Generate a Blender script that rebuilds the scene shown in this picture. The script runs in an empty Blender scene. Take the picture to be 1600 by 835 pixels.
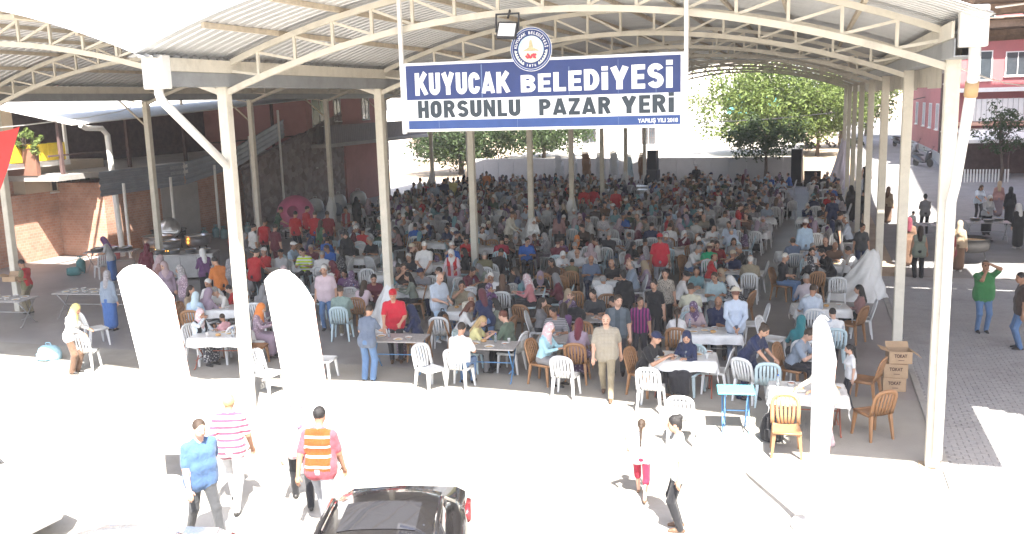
import bpy, bmesh, math, random, time
import numpy as np
from mathutils import Vector, Matrix
T_START = time.time()
rnd = random.Random(11)
SC = bpy.context.scene
COL = SC.collection
R = math.radians

# ------------------------------------------------------------------ camera
cam = bpy.data.cameras.new('camera'); cam.sensor_width = 36.0; cam.lens = 32.74; cam.clip_start = .1; cam.clip_end = 2000
camo = bpy.data.objects.new('camera', cam); COL.objects.link(camo)
camo.matrix_world = Matrix.Translation((10.172, -14.805, 5.686)) @ Matrix.Rotation(R(17.9), 4, 'Z') @ Matrix.Rotation(math.pi / 2 - .1749, 4, 'X') @ Matrix.Rotation(-.0286, 4, 'Z')
SC.camera = camo

# ------------------------------------------------------------------ sky, sun, exposure
SUN_EL = R(56); SUN_DIR = Vector((.49, -.87, 0)).normalized() * math.cos(SUN_EL) + Vector((0, 0, math.sin(SUN_EL)))   # towards the sun
world = bpy.data.worlds.new('World'); SC.world = world; world.use_nodes = True
_nt = world.node_tree; _bg = _nt.nodes['Background']
_sky = _nt.nodes.new('ShaderNodeTexSky'); _sky.sky_type = 'NISHITA'; _sky.sun_disc = False
_sky.sun_elevation = SUN_EL; _sky.sun_rotation = math.atan2(SUN_DIR.x, SUN_DIR.y)
_sky.altitude = 100; _sky.air_density = 1.0; _sky.dust_density = 3.0; _sky.ozone_density = 1.0
_nt.links.new(_sky.outputs[0], _bg.inputs[0]); _bg.inputs[1].default_value = .095
_sl = bpy.data.lights.new('sun', 'SUN'); _sl.energy = 4.2; _sl.angle = R(.53); _sl.color = (1, .95, .87)
_so = bpy.data.objects.new('sun', _sl); COL.objects.link(_so)
_so.rotation_euler = SUN_DIR.to_track_quat('Z', 'Y').to_euler(); _so.location = (20, -20, 40)
SC.view_settings.view_transform = 'Standard'; SC.view_settings.look = 'None'; SC.view_settings.gamma = 1
SC.view_settings.use_curve_mapping = False
SC.view_settings.exposure = 2.58
SC.cycles.max_bounces = 8; SC.cycles.diffuse_bounces = 4; SC.cycles.glossy_bounces = 3; SC.cycles.transmission_bounces = 4; SC.cycles.caustics_reflective = False; SC.cycles.caustics_refractive = False

# ------------------------------------------------------------------ materials
MATS = {}
def mat(name, col, rough=.7, metal=0., var=.12, scale=3., bump=0., bscale=40., col2=None, spec=.4, trans=0., coat=0., dirt=0.):
    """one surface: base colour broken up by two noises, optional relief and dirt blotches"""
    if name in MATS: return MATS[name]
    m = bpy.data.materials.new(name); m.use_nodes = True; nt = m.node_tree; N = nt.nodes; L = nt.links
    b = N['Principled BSDF']; b.inputs['Roughness'].default_value = rough; b.inputs['Metallic'].default_value = metal
    b.inputs['Specular IOR Level'].default_value = spec
    if coat: b.inputs['Coat Weight'].default_value = coat; b.inputs['Coat Roughness'].default_value = .04
    if trans: b.inputs['Transmission Weight'].default_value = trans
    tc = N.new('ShaderNodeTexCoord')
    n1 = N.new('ShaderNodeTexNoise'); n1.inputs['Scale'].default_value = scale; n1.inputs['Detail'].default_value = 5; n1.inputs['Roughness'].default_value = .62
    L.new(tc.outputs['Object'], n1.inputs['Vector'])
    mx = N.new('ShaderNodeMix'); mx.data_type = 'RGBA'
    c = np.array(col)
    a2 = np.array(col2) if col2 is not None else np.clip(c * (1 + var), 0, 1)
    a1 = c if col2 is not None else c * (1 - var)
    mx.inputs[6].default_value = (*a1, 1); mx.inputs[7].default_value = (*a2, 1)
    rm = N.new('ShaderNodeMapRange'); rm.inputs[1].default_value = .3; rm.inputs[2].default_value = .7
    L.new(n1.outputs['Fac'], rm.inputs[0]); L.new(rm.outputs[0], mx.inputs[0])
    out = mx.outputs[2]
    if dirt:
        n3 = N.new('ShaderNodeTexNoise'); n3.inputs['Scale'].default_value = scale * .37; n3.inputs['Detail'].default_value = 8; n3.inputs['Roughness'].default_value = .7
        L.new(tc.outputs['Object'], n3.inputs['Vector'])
        r3 = N.new('ShaderNodeMapRange'); r3.inputs[1].default_value = .52; r3.inputs[2].default_value = .72; r3.inputs[4].default_value = dirt
        L.new(n3.outputs['Fac'], r3.inputs[0])
        m3 = N.new('ShaderNodeMix'); m3.data_type = 'RGBA'; m3.inputs[7].default_value = (*(c * .35 * np.array([1, .93, .85])), 1)
        L.new(r3.outputs[0], m3.inputs[0]); L.new(out, m3.inputs[6]); out = m3.outputs[2]
    L.new(out, b.inputs['Base Color'])
    if bump:
        n2 = N.new('ShaderNodeTexNoise'); n2.inputs['Scale'].default_value = bscale; n2.inputs['Detail'].default_value = 4
        L.new(tc.outputs['Object'], n2.inputs['Vector'])
        bp = N.new('ShaderNodeBump'); bp.inputs['Strength'].default_value = bump; bp.inputs['Distance'].default_value = .03
        L.new(n2.outputs['Fac'], bp.inputs['Height']); L.new(bp.outputs[0], b.inputs['Normal'])
    MATS[name] = m; return m
def cloth(col, pattern=None, col2=(.8, .8, .8), scale=26., thr=.55):
    """woven cloth with folds; pattern: stripes, floral, check, pin"""
    key = 'cloth_%s_%s_%s_%.0f' % ('%.3f_%.3f_%.3f' % tuple(col), pattern, '%.2f_%.2f_%.2f' % tuple(col2), scale)
    if key in MATS: return MATS[key]
    m = bpy.data.materials.new('cloth'); m.use_nodes = True; nt = m.node_tree; N = nt.nodes; L = nt.links
    b = N['Principled BSDF']; b.inputs['Roughness'].default_value = .9; b.inputs['Specular IOR Level'].default_value = .15
    b.inputs['Sheen Weight'].default_value = .15
    tc = N.new('ShaderNodeTexCoord')
    n1 = N.new('ShaderNodeTexNoise'); n1.inputs['Scale'].default_value = 9; n1.inputs['Detail'].default_value = 3
    mp = N.new('ShaderNodeMapping'); mp.inputs['Scale'].default_value = (1.6, 1.6, .8); L.new(tc.outputs['Object'], mp.inputs[0]); L.new(mp.outputs[0], n1.inputs['Vector'])
    c = np.array(col)
    mx = N.new('ShaderNodeMix'); mx.data_type = 'RGBA'; mx.inputs[6].default_value = (*(c * .82), 1); mx.inputs[7].default_value = (*np.clip(c * 1.15 + .004, 0, 1), 1)
    L.new(n1.outputs['Fac'], mx.inputs[0]); out = mx.outputs[2]
    fac = None
    if pattern in ('stripes', 'vstripes'):
        w = N.new('ShaderNodeTexWave'); w.wave_type = 'BANDS'; w.bands_direction = 'Z' if pattern == 'stripes' else 'X'; w.inputs['Scale'].default_value = scale; w.inputs['Distortion'].default_value = .6; w.inputs['Detail'].default_value = 1
        L.new(tc.outputs['Object'], w.inputs['Vector'])
        g = N.new('ShaderNodeMath'); g.operation = 'GREATER_THAN'; g.inputs[1].default_value = thr; L.new(w.outputs['Fac'], g.inputs[0]); fac = g.outputs[0]
    elif pattern == 'floral':
        v = N.new('ShaderNodeTexVoronoi'); v.inputs['Scale'].default_value = scale; L.new(tc.outputs['Object'], v.inputs['Vector'])
        g = N.new('ShaderNodeMath'); g.operation = 'LESS_THAN'; g.inputs[1].default_value = .36; L.new(v.outputs['Distance'], g.inputs[0]); fac = g.outputs[0]
    elif pattern == 'check':
        w = N.new('ShaderNodeTexWave'); w.bands_direction = 'Z'; w.inputs['Scale'].default_value = scale; L.new(tc.outputs['Object'], w.inputs['Vector'])
        w2 = N.new('ShaderNodeTexWave'); w2.bands_direction = 'X'; w2.inputs['Scale'].default_value = scale; L.new(tc.outputs['Object'], w2.inputs['Vector'])
        g = N.new('ShaderNodeMath'); g.operation = 'MULTIPLY'; L.new(w.outputs['Fac'], g.inputs[0]); L.new(w2.outputs['Fac'], g.inputs[1])
        fac = g.outputs[0]
    if fac is not None:
        m2 = N.new('ShaderNodeMix'); m2.data_type = 'RGBA'; m2.inputs[7].default_value = (*col2, 1)
        L.new(fac, m2.inputs[0]); L.new(out, m2.inputs[6]); out = m2.outputs[2]
    L.new(out, b.inputs['Base Color'])
    n2 = N.new('ShaderNodeTexNoise'); n2.inputs['Scale'].default_value = 6.5; n2.inputs['Detail'].default_value = 2; n2.inputs['Distortion'].default_value = 1.6
    L.new(mp.outputs[0], n2.inputs['Vector'])
    bp = N.new('ShaderNodeBump'); bp.inputs['Strength'].default_value = .55; bp.inputs['Distance'].default_value = .035
    L.new(n2.outputs['Fac'], bp.inputs['Height']); L.new(bp.outputs[0], b.inputs['Normal'])
    MATS[key] = m; return m

# ------------------------------------------------------------------ mesh helpers
class MB:
    def __init__(self): self.v = []; self.f = []; self.mi = []
    def add(self, v, f, mi=0):
        o = len(self.v); self.v += [tuple(p) for p in v]; self.f += [tuple(i + o for i in q) for q in f]; self.mi += [mi] * len(f); return self
    def box(self, x0, y0, z0, x1, y1, z1, mi=0):
        v = [(x0, y0, z0), (x1, y0, z0), (x1, y1, z0), (x0, y1, z0), (x0, y0, z1), (x1, y0, z1), (x1, y1, z1), (x0, y1, z1)]
        return self.add(v, [(0, 3, 2, 1), (4, 5, 6, 7), (0, 1, 5, 4), (1, 2, 6, 5), (2, 3, 7, 6), (3, 0, 4, 7)], mi)
    def bbox(self, x0, y0, z0, x1, y1, z1, b=.01, mi=0):
        """box with chamfered edges"""
        v = []; 
        for z, i in ((z0, b), (z0 + b, 0), (z1 - b, 0), (z1, b)):
            bb = b if i == 0 else b
            x0_, x1_, y0_, y1_ = x0 + i, x1 - i, y0 + i, y1 - i
            v += [(x0_ + bb, y0_, z), (x1_ - bb, y0_, z), (x1_, y0_ + bb, z), (x1_, y1_ - bb, z), (x1_ - bb, y1_, z), (x0_ + bb, y1_, z), (x0_, y1_ - bb, z), (x0_, y0_ + bb, z)]
        f = [tuple(range(7, -1, -1)), tuple(range(24, 32))]
        for r in range(3):
            for j in range(8): f.append((r * 8 + j, r * 8 + (j + 1) % 8, r * 8 + 8 + (j + 1) % 8, r * 8 + 8 + j))
        return self.add(v, f, mi)
    def bar(self, a, b, w, h=None, up=(0, 0, 1), mi=0):
        """rectangular bar from a to b"""
        h = h or w; a = Vector(a); b = Vector(b); d = (b - a).normalized(); u = Vector(up)
        if abs(d.dot(u)) > .98: u = Vector((0, 1, 0))
        s = d.cross(u).normalized(); u = s.cross(d)
        v = []
        for p in (a, b):
            for i, j in ((-1, -1), (1, -1), (1, 1), (-1, 1)): v.append(p + s * (i * w / 2) + u * (j * h / 2))
        return self.add(v, [(0, 1, 2, 3), (7, 6, 5, 4), (0, 4, 5, 1), (1, 5, 6, 2), (2, 6, 7, 3), (3, 7, 4, 0)], mi)
    def sweep(self, pts, w, h, up=(0, 1, 0), mi=0):
        """rectangular section along a polyline, mitred"""
        pts = [Vector(p) for p in pts]; n = len(pts); v = []; f = []
        for i, p in enumerate(pts):
            t = (pts[min(i + 1, n - 1)] - pts[max(i - 1, 0)]).normalized(); s = Vector(up); k = t.cross(s).normalized(); s = k.cross(t)
            for a, b in ((-1, -1), (1, -1), (1, 1), (-1, 1)): v.append(p + s * (a * w / 2) + k * (b * h / 2))
        for i in range(n - 1):
            for j in range(4): f.append((i * 4 + j, i * 4 + (j + 1) % 4, i * 4 + 4 + (j + 1) % 4, i * 4 + 4 + j))
        f += [(3, 2, 1, 0), tuple(range(n * 4 - 4, n * 4))]
        return self.add(v, f, mi)
    def tube(self, pts, r, n=8, mi=0, cap=True):
        pts = [Vector(p) for p in pts]; m = len(pts); rr = r if isinstance(r, (list, tuple)) else [r] * m
        v = []; f = []; pa = None
        for i, p in enumerate(pts):
            t = (pts[min(i + 1, m - 1)] - pts[max(i - 1, 0)]).normalized()
            if pa is None:
                pa = t.cross(Vector((0, 0, 1)) if abs(t.z) < .9 else Vector((1, 0, 0))).normalized()
            a = (pa - t * pa.dot(t)).normalized(); pa = a; b = t.cross(a)
            for j in range(n):
                an = 2 * math.pi * j / n; v.append(p + (a * math.cos(an) + b * math.sin(an)) * rr[i])
        for i in range(m - 1):
            for j in range(n): f.append((i * n + j, i * n + (j + 1) % n, i * n + n + (j + 1) % n, i * n + n + j))
        if cap: f += [tuple(range(n - 1, -1, -1)), tuple(range((m - 1) * n, m * n))]
        return self.add(v, f, mi)
    def lathe(self, prof, n=16, c=(0, 0, 0), mi=0):
        v = []; f = []; m = len(prof)
        for r, z in prof:
            for j in range(n):
                an = 2 * math.pi * j / n; v.append((c[0] + r * math.cos(an), c[1] + r * math.sin(an), c[2] + z))
        for i in range(m - 1):
            for j in range(n): f.append((i * n + j, i * n + (j + 1) % n, i * n + n + (j + 1) % n, i * n + n + j))
        if prof[0][0] > 1e-4: f.append(tuple(range(n - 1, -1, -1)))
        if prof[-1][0] > 1e-4: f.append(tuple(range((m - 1) * n, m * n)))
        return self.add(v, f, mi)
    def grid(self, fn, nu, nv, mi=0, flip=False):
        v = [fn(i / nu, j / nv) for i in range(nu + 1) for j in range(nv + 1)]; f = []
        for i in range(nu):
            for j in range(nv):
                q = (i * (nv + 1) + j, (i + 1) * (nv + 1) + j, (i + 1) * (nv + 1) + j + 1, i * (nv + 1) + j + 1); f.append(q[::-1] if flip else q)
        return self.add(v, f, mi)
    def loft(self, rings, mi=0, cap=True):
        n = len(rings[0]); v = [p for r in rings for p in r]; f = []
        for i in range(len(rings) - 1):
            for j in range(n): f.append((i * n + j, i * n + (j + 1) % n, i * n + n + (j + 1) % n, i * n + n + j))
        if cap: f += [tuple(range(n - 1, -1, -1)), tuple(range((len(rings) - 1) * n, len(rings) * n))]
        return self.add(v, f, mi)
    def data(self, name, smooth=False):
        me = bpy.data.meshes.new(name); me.from_pydata(self.v, [], self.f)
        if any(self.mi): me.polygons.foreach_set('material_index', self.mi)
        if smooth: me.polygons.foreach_set('use_smooth', [True] * len(self.f))
        me.update(); return me
    def build(self, name, m, parent=None, smooth=False, loc=None, rz=0):
        me = self.data(name, smooth)
        for x in (m if isinstance(m, (list, tuple)) else [m]): me.materials.append(x)
        o = bpy.data.objects.new(name, me); COL.objects.link(o); o.parent = parent
        if loc is not None: o.location = loc
        o.rotation_euler.z = rz
        return o
def tag(o, label=None, cat=None, group=None, kind=None):
    if label: o['label'] = label
    if cat: o['category'] = cat
    if group: o['group'] = group
    if kind: o['kind'] = kind
    return o
def empty(name, loc=(0, 0, 0), rz=0, parent=None):
    o = bpy.data.objects.new(name, None); COL.objects.link(o); o.location = loc; o.rotation_euler.z = rz; o.parent = parent
    o.empty_display_size = .2
    return o
def link(name, me, parent=None, loc=(0, 0, 0), rz=0):
    o = bpy.data.objects.new(name, me); COL.objects.link(o); o.parent = parent; o.location = loc; o.rotation_euler.z = rz
    return o
def copy_tree(o, parent=None):
    c = o.copy(); COL.objects.link(c); c.parent = parent
    for ch in o.children: copy_tree(ch, c)
    return c
def lerp(a, b, t): return a + (b - a) * t
def sstep(a, b, x):
    t = min(max((x - a) / (b - a), 0), 1); return t * t * (3 - 2 * t)
# ------------------------------------------------------------------ ground
def hgt(x, y):
    """height of the ground: flat under the market, street ramping up on the right, raised yard behind"""
    h = sstep(34, 60, y) * 1.3 * sstep(12.6, 13.3, x)
    if y > 49.4:
        b = 1.15 + max(y - 51, 0) * .006
        if -14.2 < x < 9.7: h = max(h, b if y > 50.1 else 0)
        elif x >= 9.7: h = max(h, sstep(49.5, 60, y) * b)
    return h
M_conc = mat('concrete_floor', (.27, .255, .25), .48, var=.16, scale=.55, bump=.12, bscale=18, dirt=.5, spec=.5)
M_apron = mat('pale_concrete', (.33, .315, .285), .85, var=.12, scale=.5, bump=.2, bscale=25, dirt=.55)
M_asph = mat('asphalt', (.22, .215, .215), .9, var=.12, scale=1.2, bump=.25, bscale=60, dirt=.3)
M_paver = mat('grey_paver', (.35, .345, .345), .85, var=.09, scale=2.2, bump=.2, bscale=50, dirt=.35)
M_joint = mat('paver_joint_sand', (.29, .285, .28), .95, bump=.2)
M_dirt = mat('dry_earth', (.34, .27, .2), .95, var=.2, scale=.8, bump=.5, bscale=9)
def terrain(name, xs, ys, m, dz=0., kind='structure'):
    mb = MB(); nx, ny = len(xs), len(ys)
    v = [(x, y, hgt(x, y) + dz) for y in ys for x in xs]
    f = [(j * nx + i, j * nx + i + 1, (j + 1) * nx + i + 1, (j + 1) * nx + i) for j in range(ny - 1) for i in range(nx - 1)]
    o = mb.add(v, f).build(name, m); tag(o, kind=kind); return o
xs = [-900, -300, -120, -60, -40] + [x * 1. for x in range(-30, -14)] + [-14.25, -14.15] + [x * 1.0 for x in range(-14, 10)] + [9.65, 9.75, 10.5, 11.5, 12.3, 12.7, 12.9, 13.1, 13.4, 14, 15, 16.5, 18, 20, 24, 30, 40, 60, 120, 300, 900]
ys = [-300, -120, -60, -30, -14, -6, 0, 8, 16, 24, 27, 29, 31, 33, 35, 37, 39, 41, 43, 45, 47, 49.4, 50.05, 50.15, 51, 53, 55, 58, 62, 66, 72, 80, 100, 140, 220, 400, 1200]
terrain('ground', xs, ys, M_dirt)
terrain('market_floor', [-23.5, -15, -5, 5, 12.25], [3.3, 20, 49.9], M_conc, .004)
mb = MB(); mb.add([(-40, -40, .005), (60, -40, .005), (60, -.9, .005), (12.35, -.9, .005), (12.25, 3.3, .005), (-40, 3.3, .005)], [(0, 1, 2, 3, 4, 5)])
tag(mb.build('forecourt', M_apron), kind='structure')
terrain('street', [12.9, 13.1, 13.4, 14, 15, 16, 17, 18.2, 19, 22, 26], [y * 1. for y in range(16, 60)] + [62, 66, 70, 80, 100, 140], M_asph, .012)
terrain('back_yard', [-13.9, -10, -5, 0, 5, 9.5], [50.6, 54, 58, 62, 70, 90], mat('pale_yard', (.5, .46, .4), .95, bump=.2, dirt=.2), .01)
# block paving right of the market: bed, single pavers near, the rest as one field
mb = MB(); mb.add([(12.252, -.9, .003), (26, -.9, .003), (26, 16, .003), (12.252, 16, .003)], [(0, 1, 2, 3)])
bed = tag(mb.build('block_paving', M_joint), kind='structure')
pm = MB().bbox(-.097, -.047, 0, .097, .047, .012, .004).data('paver'); pm.materials.append(M_paver)
spots = []
for j in range(0, 168):
    y = -.84 + j * .1
    for i in range(0, 42):
        x = 12.36 + i * .2 + (.1 if j % 2 else 0)
        if x < 19.6: spots.append((x, y))
near = sorted(spots, key=lambda s: (s[0] - 10.3) ** 2 + (s[1] + 13.8) ** 2 + (0 if 12.4 < s[0] < 14.7 else 400))
field = MB()
for k, (x, y) in enumerate(near):
    dz = .002 + rnd.uniform(0, .005)
    if k < 300: link('paver', pm, bed, (x, y, dz), rnd.uniform(-.012, .012))
    else:
        a = .097; b = .047
        field.add([(x - a, y - b, .004), (x + a, y - b, .004), (x + a, y + b, .004), (x - a, y + b, .004), (x - a + .005, y - b + .005, dz + .012), (x + a - .005, y - b + .005, dz + .012), (x + a - .005, y + b - .005, dz + .012), (x - a + .005, y + b - .005, dz + .012)],
                  [(4, 5, 6, 7), (0, 1, 5, 4), (1, 2, 6, 5), (2, 3, 7, 6), (3, 0, 4, 7)])
tag(field.build('paver_field', M_paver, bed), kind='stuff')
kb = MB(); y = -.9
while y < 49: kb.bbox(12.20, y + .01, 0, 12.32, y + .99, .035, .008); y += 1.
kb.v = [(a, b, c + hgt(a - .3, b)) for a, b, c in kb.v]
tag(kb.build('kerb', mat('kerb_stone', (.36, .35, .33), .85, bump=.2, dirt=.3)), kind='structure')

# ------------------------------------------------------------------ the two barrel-vaulted market canopies
BAY = 6.43; SPAN = 12.06; NB = 7
M_steel = mat('cream_paint', (.66, .62, .53), .5, var=.07, scale=4, bump=.08, bscale=30, dirt=.42)
M_purlin = mat('tan_purlin', (.56, .48, .37), .7, var=.18, scale=7, dirt=.4)
M_sheet = mat('galvanised_sheet', (.63, .635, .64), .42, metal=.35, var=.08, scale=1.3, dirt=.25)
M_gutter = mat('grey_gutter', (.33, .345, .36), .5, metal=.3, var=.1, dirt=.3)
M_pipe = mat('white_pvc', (.74, .73, .70), .45, var=.05, dirt=.15)
ZG = 6.46; ZL = 5.98
def arc(t, z0, rise): return (SPAN * t, z0 + rise * (1 - (2 * t - 1) ** 2))
def make_truss_data():
    n = 26
    up = MB().sweep([(x, 0, z) for x, z in (arc(i / n, ZG, 1.18) for i in range(n + 1))], .08, .095).data('truss'); 
    lo = MB().sweep([(x, 0, z) for x, z in (arc(i / n, ZL, 1.15) for i in range(n + 1))], .085, .10).data('lower_chord')
    webs = []
    m = 16
    for i in range(1, m):
        t = i / m; x, z = arc(t, ZL, 1.15); x2, z2 = arc(t, ZG, 1.18)
        webs.append(MB().bar((x, 0, z + .05), (x, 0, z2 - .05), .05, .05, up=(0, 1, 0)).data('web'))
        s = -1 if t <= .5 else 1
        x3, z3 = arc(t + s / m, ZG, 1.18); 
        webs.append(MB().bar((x, .012, z + .05), (x3, .012, z3 - .05), .045, .045, up=(0, 1, 0)).data('brace'))
    for q in [up, lo] + webs: q.materials.append(M_steel)
    return up, lo, webs
def hsheet_v(y0, y1, z0, z1):
    n = 16; v = []; f = []
    for i in range(n + 1):
        y = lerp(y0, y1, i / n); o = .02 if i % 2 else 0.
        v += [(o, y, z0), (o, y, z1)]
    f = [(2 * i, 2 * i + 2, 2 * i + 3, 2 * i + 1) for i in range(n)]
    mb = MB().add(v, f); mb.add([(a - .005, b, c) for a, b, c in v], [q[::-1] for q in f]); return mb
TR = make_truss_data()
def sheet_panel_data():
    # one sheet, 1.02 m wide along the building, bent over the whole span, trapezoidal ribs along its length
    n = 22; prof = []
    for k in range(4):
        y = k * .25; prof += [(y, 0), (y + .16, 0), (y + .18, .034), (y + .23, .034)]
    prof += [(1.0, 0), (1.018, .004)]
    mb = MB()
    for layer, dz in ((0, 0), (1, .004)):
        v = []
        for i in range(n + 1):
            t = -.012 + 1.024 * i / n; x, z = arc(t, ZG, 1.18)
            for y, h in prof: v.append((x, y, z + .15 + h + dz))
        m = len(prof); f = []
        for i in range(n):
            for j in range(m - 1):
                q = (i * m + j, i * m + j + 1, (i + 1) * m + j + 1, (i + 1) * m + j); f.append(q if layer else q[::-1])
        mb.add(v, f)
    me = mb.data('roof_sheet'); me.materials.append(M_sheet); return me
SHEET = sheet_panel_data()
post_me = MB().bbox(-.098, -.098, 0, .098, .098, 6.45, .014).data('post'); post_me.materials.append(M_steel)
plate_me = MB().bbox(-.18, -.18, 0, .18, .18, .02, .004).data('base_plate'); plate_me.materials.append(mat('rusty_plate', (.35, .28, .2), .7, dirt=.5))
def canopy(x0, posts, label, last_row):
    c = empty('market_canopy', (x0, 0, 0)); tag(c, label, 'canopy')
    for k in range(NB + 1):
        u = link('truss', TR[0], c, (0, k * BAY, 0)); link('lower_chord', TR[1], u)
        for w in TR[2]: link(w.name.split('.')[0], w, u)
    for px in posts:
        for k in range(NB + 1):
            if px < 0 and k == 0: pass
            p = link('post', post_me, c, (px, k * BAY, 0)); link('base_plate', plate_me, p, (0, 0, hgt(x0 + px, k * BAY)))
    Y0 = -2.3; Y1 = NB * BAY + 1.2
    for i in range(1, 10):
        t = i / 10; x, z = arc(t, ZG, 1.18); sl = math.atan2(1.18 * -4 * (2 * t - 1) / SPAN * 1, 1)
        a = MB().sweep([(x, Y0 + .12 + rnd.uniform(-.05, .05), z + .108), (x, Y1 - .1, z + .108)], .06, .085, up=(1, 0, 0)); a.build('purlin', M_purlin, c)
    y = Y0; 
    while y < Y1: link('roof_sheet', SHEET, c, (0, y, rnd.uniform(-.002, .002))); y += 1.0
    return c
CAN = canopy(0, (0., SPAN), 'cream steel barrel-vaulted market canopy with the blue name board on its front', True)
CAN2 = canopy(-SPAN, (0.,), 'cream steel barrel-vaulted canopy to the left of the name-board canopy', False)
def gutter(x, parent, lab, y0=-1.72, side=1):
    Y1 = NB * BAY + 1.1
    g = MB().box(x - .16, y0, 6.12, x - .145, Y1, 6.34).box(x + .145, y0, 6.12, x + .16, Y1, 6.34).box(x - .16, y0, 6.105, x + .16, Y1, 6.12).build('gutter', M_gutter, parent)
    MB().box(x - .2, y0 + .02, 6.345, x - .162, Y1, 6.56).box(x + .162, y0 + .02, 6.345, x + .2, Y1, 6.56).build('fascia', M_steel, parent)
    return g
gutter(0, CAN, ''); gutter(SPAN, CAN, '', -1.3); gutter(0, CAN2, '')
# gutter end boxes and the down pipes on the front posts
def downpipe(name, pts, r, parent, c):
    p = MB().tube(pts, r, 12).build(name, M_pipe, parent, True); return p
MB().bbox(-.2, -1.92, 6.06, .2, -1.70, 6.60, .012).build('gutter_end', M_pipe, CAN)
downpipe('downpipe', [(0, -1.8, 6.08), (0, -1.8, 5.98), (0, -1.76, 5.90), (0, -1.68, 5.83), (0, -1.0, 5.34), (0, -.05, 4.66)], .075, CAN, 0)
MB().bbox(SPAN - .12, -1.42, 6.22, SPAN + .22, -1.18, 6.74, .012).build('gutter_end', M_pipe, CAN)
dp = downpipe('downpipe', [(SPAN + .08, -1.3, 6.24), (SPAN + .08, -1.3, 5.95), (SPAN + .08, -1.25, 5.7), (SPAN + .07, -.35, 4.35), (SPAN + .05, -.18, 4.1), (SPAN + .05, -.18, .2)], .07, CAN, 0)
MB().tube([(SPAN + .08, -1.27, 5.78), (SPAN + .08, -1.2, 5.6)], .085, 12).build('pipe_collar', mat('brown_collar', (.45, .3, .15), .6), dp, True)
for k in range(1, NB + 1):      # straps and knee braces on the outer row of the left canopy
    MB().bar((-.05, k * BAY, 5.2), (-1.3, k * BAY, 6.3), .05, .05).build('knee_brace', M_purlin, CAN2)
    MB().bar((-.05, k * BAY + .01, 6.0), (-1.9, k * BAY + .01, 6.35), .04, .04).build('knee_brace', M_purlin, CAN2)
# hangers of the name board are part of the board; tie wire across the vault
MB().tube([(2.2, 9, 7.05), (6, 9.5, 6.66), (12.0, 10.5, 6.5)], .012, 5).build('tie_wire', M_gutter, CAN)

# ------------------------------------------------------------------ canopy on the far right: weathered timber boards, shading the paving
M_board = mat('weathered_board', (.27, .19, .145), .85, var=.3, scale=6, bump=.3, bscale=30)
ec = empty('timber_canopy', (14.2, 0, 0)); tag(ec, 'brown weathered timber canopy over the paving at the upper right', 'canopy')
def front_y(x): return -4.3 if x < 15.55 else (-1.3 - .55 * (x - 15.55))  # front edge stepped to let a lit triangle fall on the paving
x = 12.42
while x < 27:
    z = 7.55 + .02 * (x - 13); y0 = front_y(x)
    for y1, y2 in ((y0, 9.7), (9.75, 13.2 if x < 17.5 else 11.6), (14.4, 24)):  # gap between board runs left for a sun patch below
        if y1 > 9 and x < 13.6 and y1 < 14: pass
        MB().bbox(x - 14.2, y1, z + rnd.uniform(-.015, .015), x - 14.2 + .25, y2 + rnd.uniform(-.08, .08), z + .03, .006).build('board', M_board, ec)
    x += .245
for yy in (-1., 4, 9, 14.8, 20, 23.6):
    MB().bar((12.9 - 14.2, yy, 7.42), (27 - 14.2, yy, 7.70), .12, .2).build('beam', M_board, ec)
for yy in (4, 14.8, 23.6):
    MB().bar((26.2 - 14.2, yy, 0), (26.2 - 14.2, yy, 7.6), .2, .2).build('support_post', M_board, ec)
    MB().bar((SPAN + .16 - 14.2, yy, 6.5), (12.95 - 14.2, yy, 7.38), .08, .08).build('bracket', M_board, ec)

# ------------------------------------------------------------------ flat lean-to roof over the cooking yard, between the left canopy and the houses
lt = empty('yard_roof', (-16.5, 20, 0)); tag(lt, 'flat grey sheet roof over the cooking yard, seen edge-on along the left canopy', 'roof')
y = -3.0; k = 0
while y < 44:
    for x0, x1 in ((-14.9, -12.2), (-17.6, -14.7)):
        if x0 < -17 and (9.6 < y < 13.9 or y > 40): continue
        dz_ = -.06 if x0 < -17 else 0.; z0 = 6.62 - (x0 + 21) * .012 + dz_; z1 = 6.62 - (x1 + 21) * .012 + dz_
        mb = MB(); prof = [(0, 0), (.12, 0), (.14, .03), (.18, .03), (.2, 0), (.45, 0), (.47, .03), (.51, .03), (.53, 0), (.8, 0), (.82, .03), (.86, .03), (.88, 0), (1.0, 0)]
        v = [(x, y + a - 20, z + b) for x, z in ((x0 + 16.5, z0), (x1 + 16.5, z1)) for a, b in prof]; n = len(prof)
        mb.add(v, [(j, j + 1, n + j + 1, n + j) for j in range(n - 1)]); mb.add([(p[0], p[1], p[2] + .005) for p in v], [(n + j, n + j + 1, j + 1, j) for j in range(n - 1)])
        mb.build('roof_sheet', M_gutter, lt)
    y += .995; k += 1
for x in (-12.9, -14.2, -15.5, -17.5): MB().box(x + 16.45, -23, 6.46, x + 16.55, 23 if x > -15 else 13, 6.56).build('rafter', M_purlin, lt)
for y in (2, 12, 22, 32, 42): MB().box(-17.55 + 16.5, y - 20, 0, -17.45 + 16.5, y - 19.9, 6.45).build('support_post', M_purlin, lt) if y > 20 else None

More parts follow.
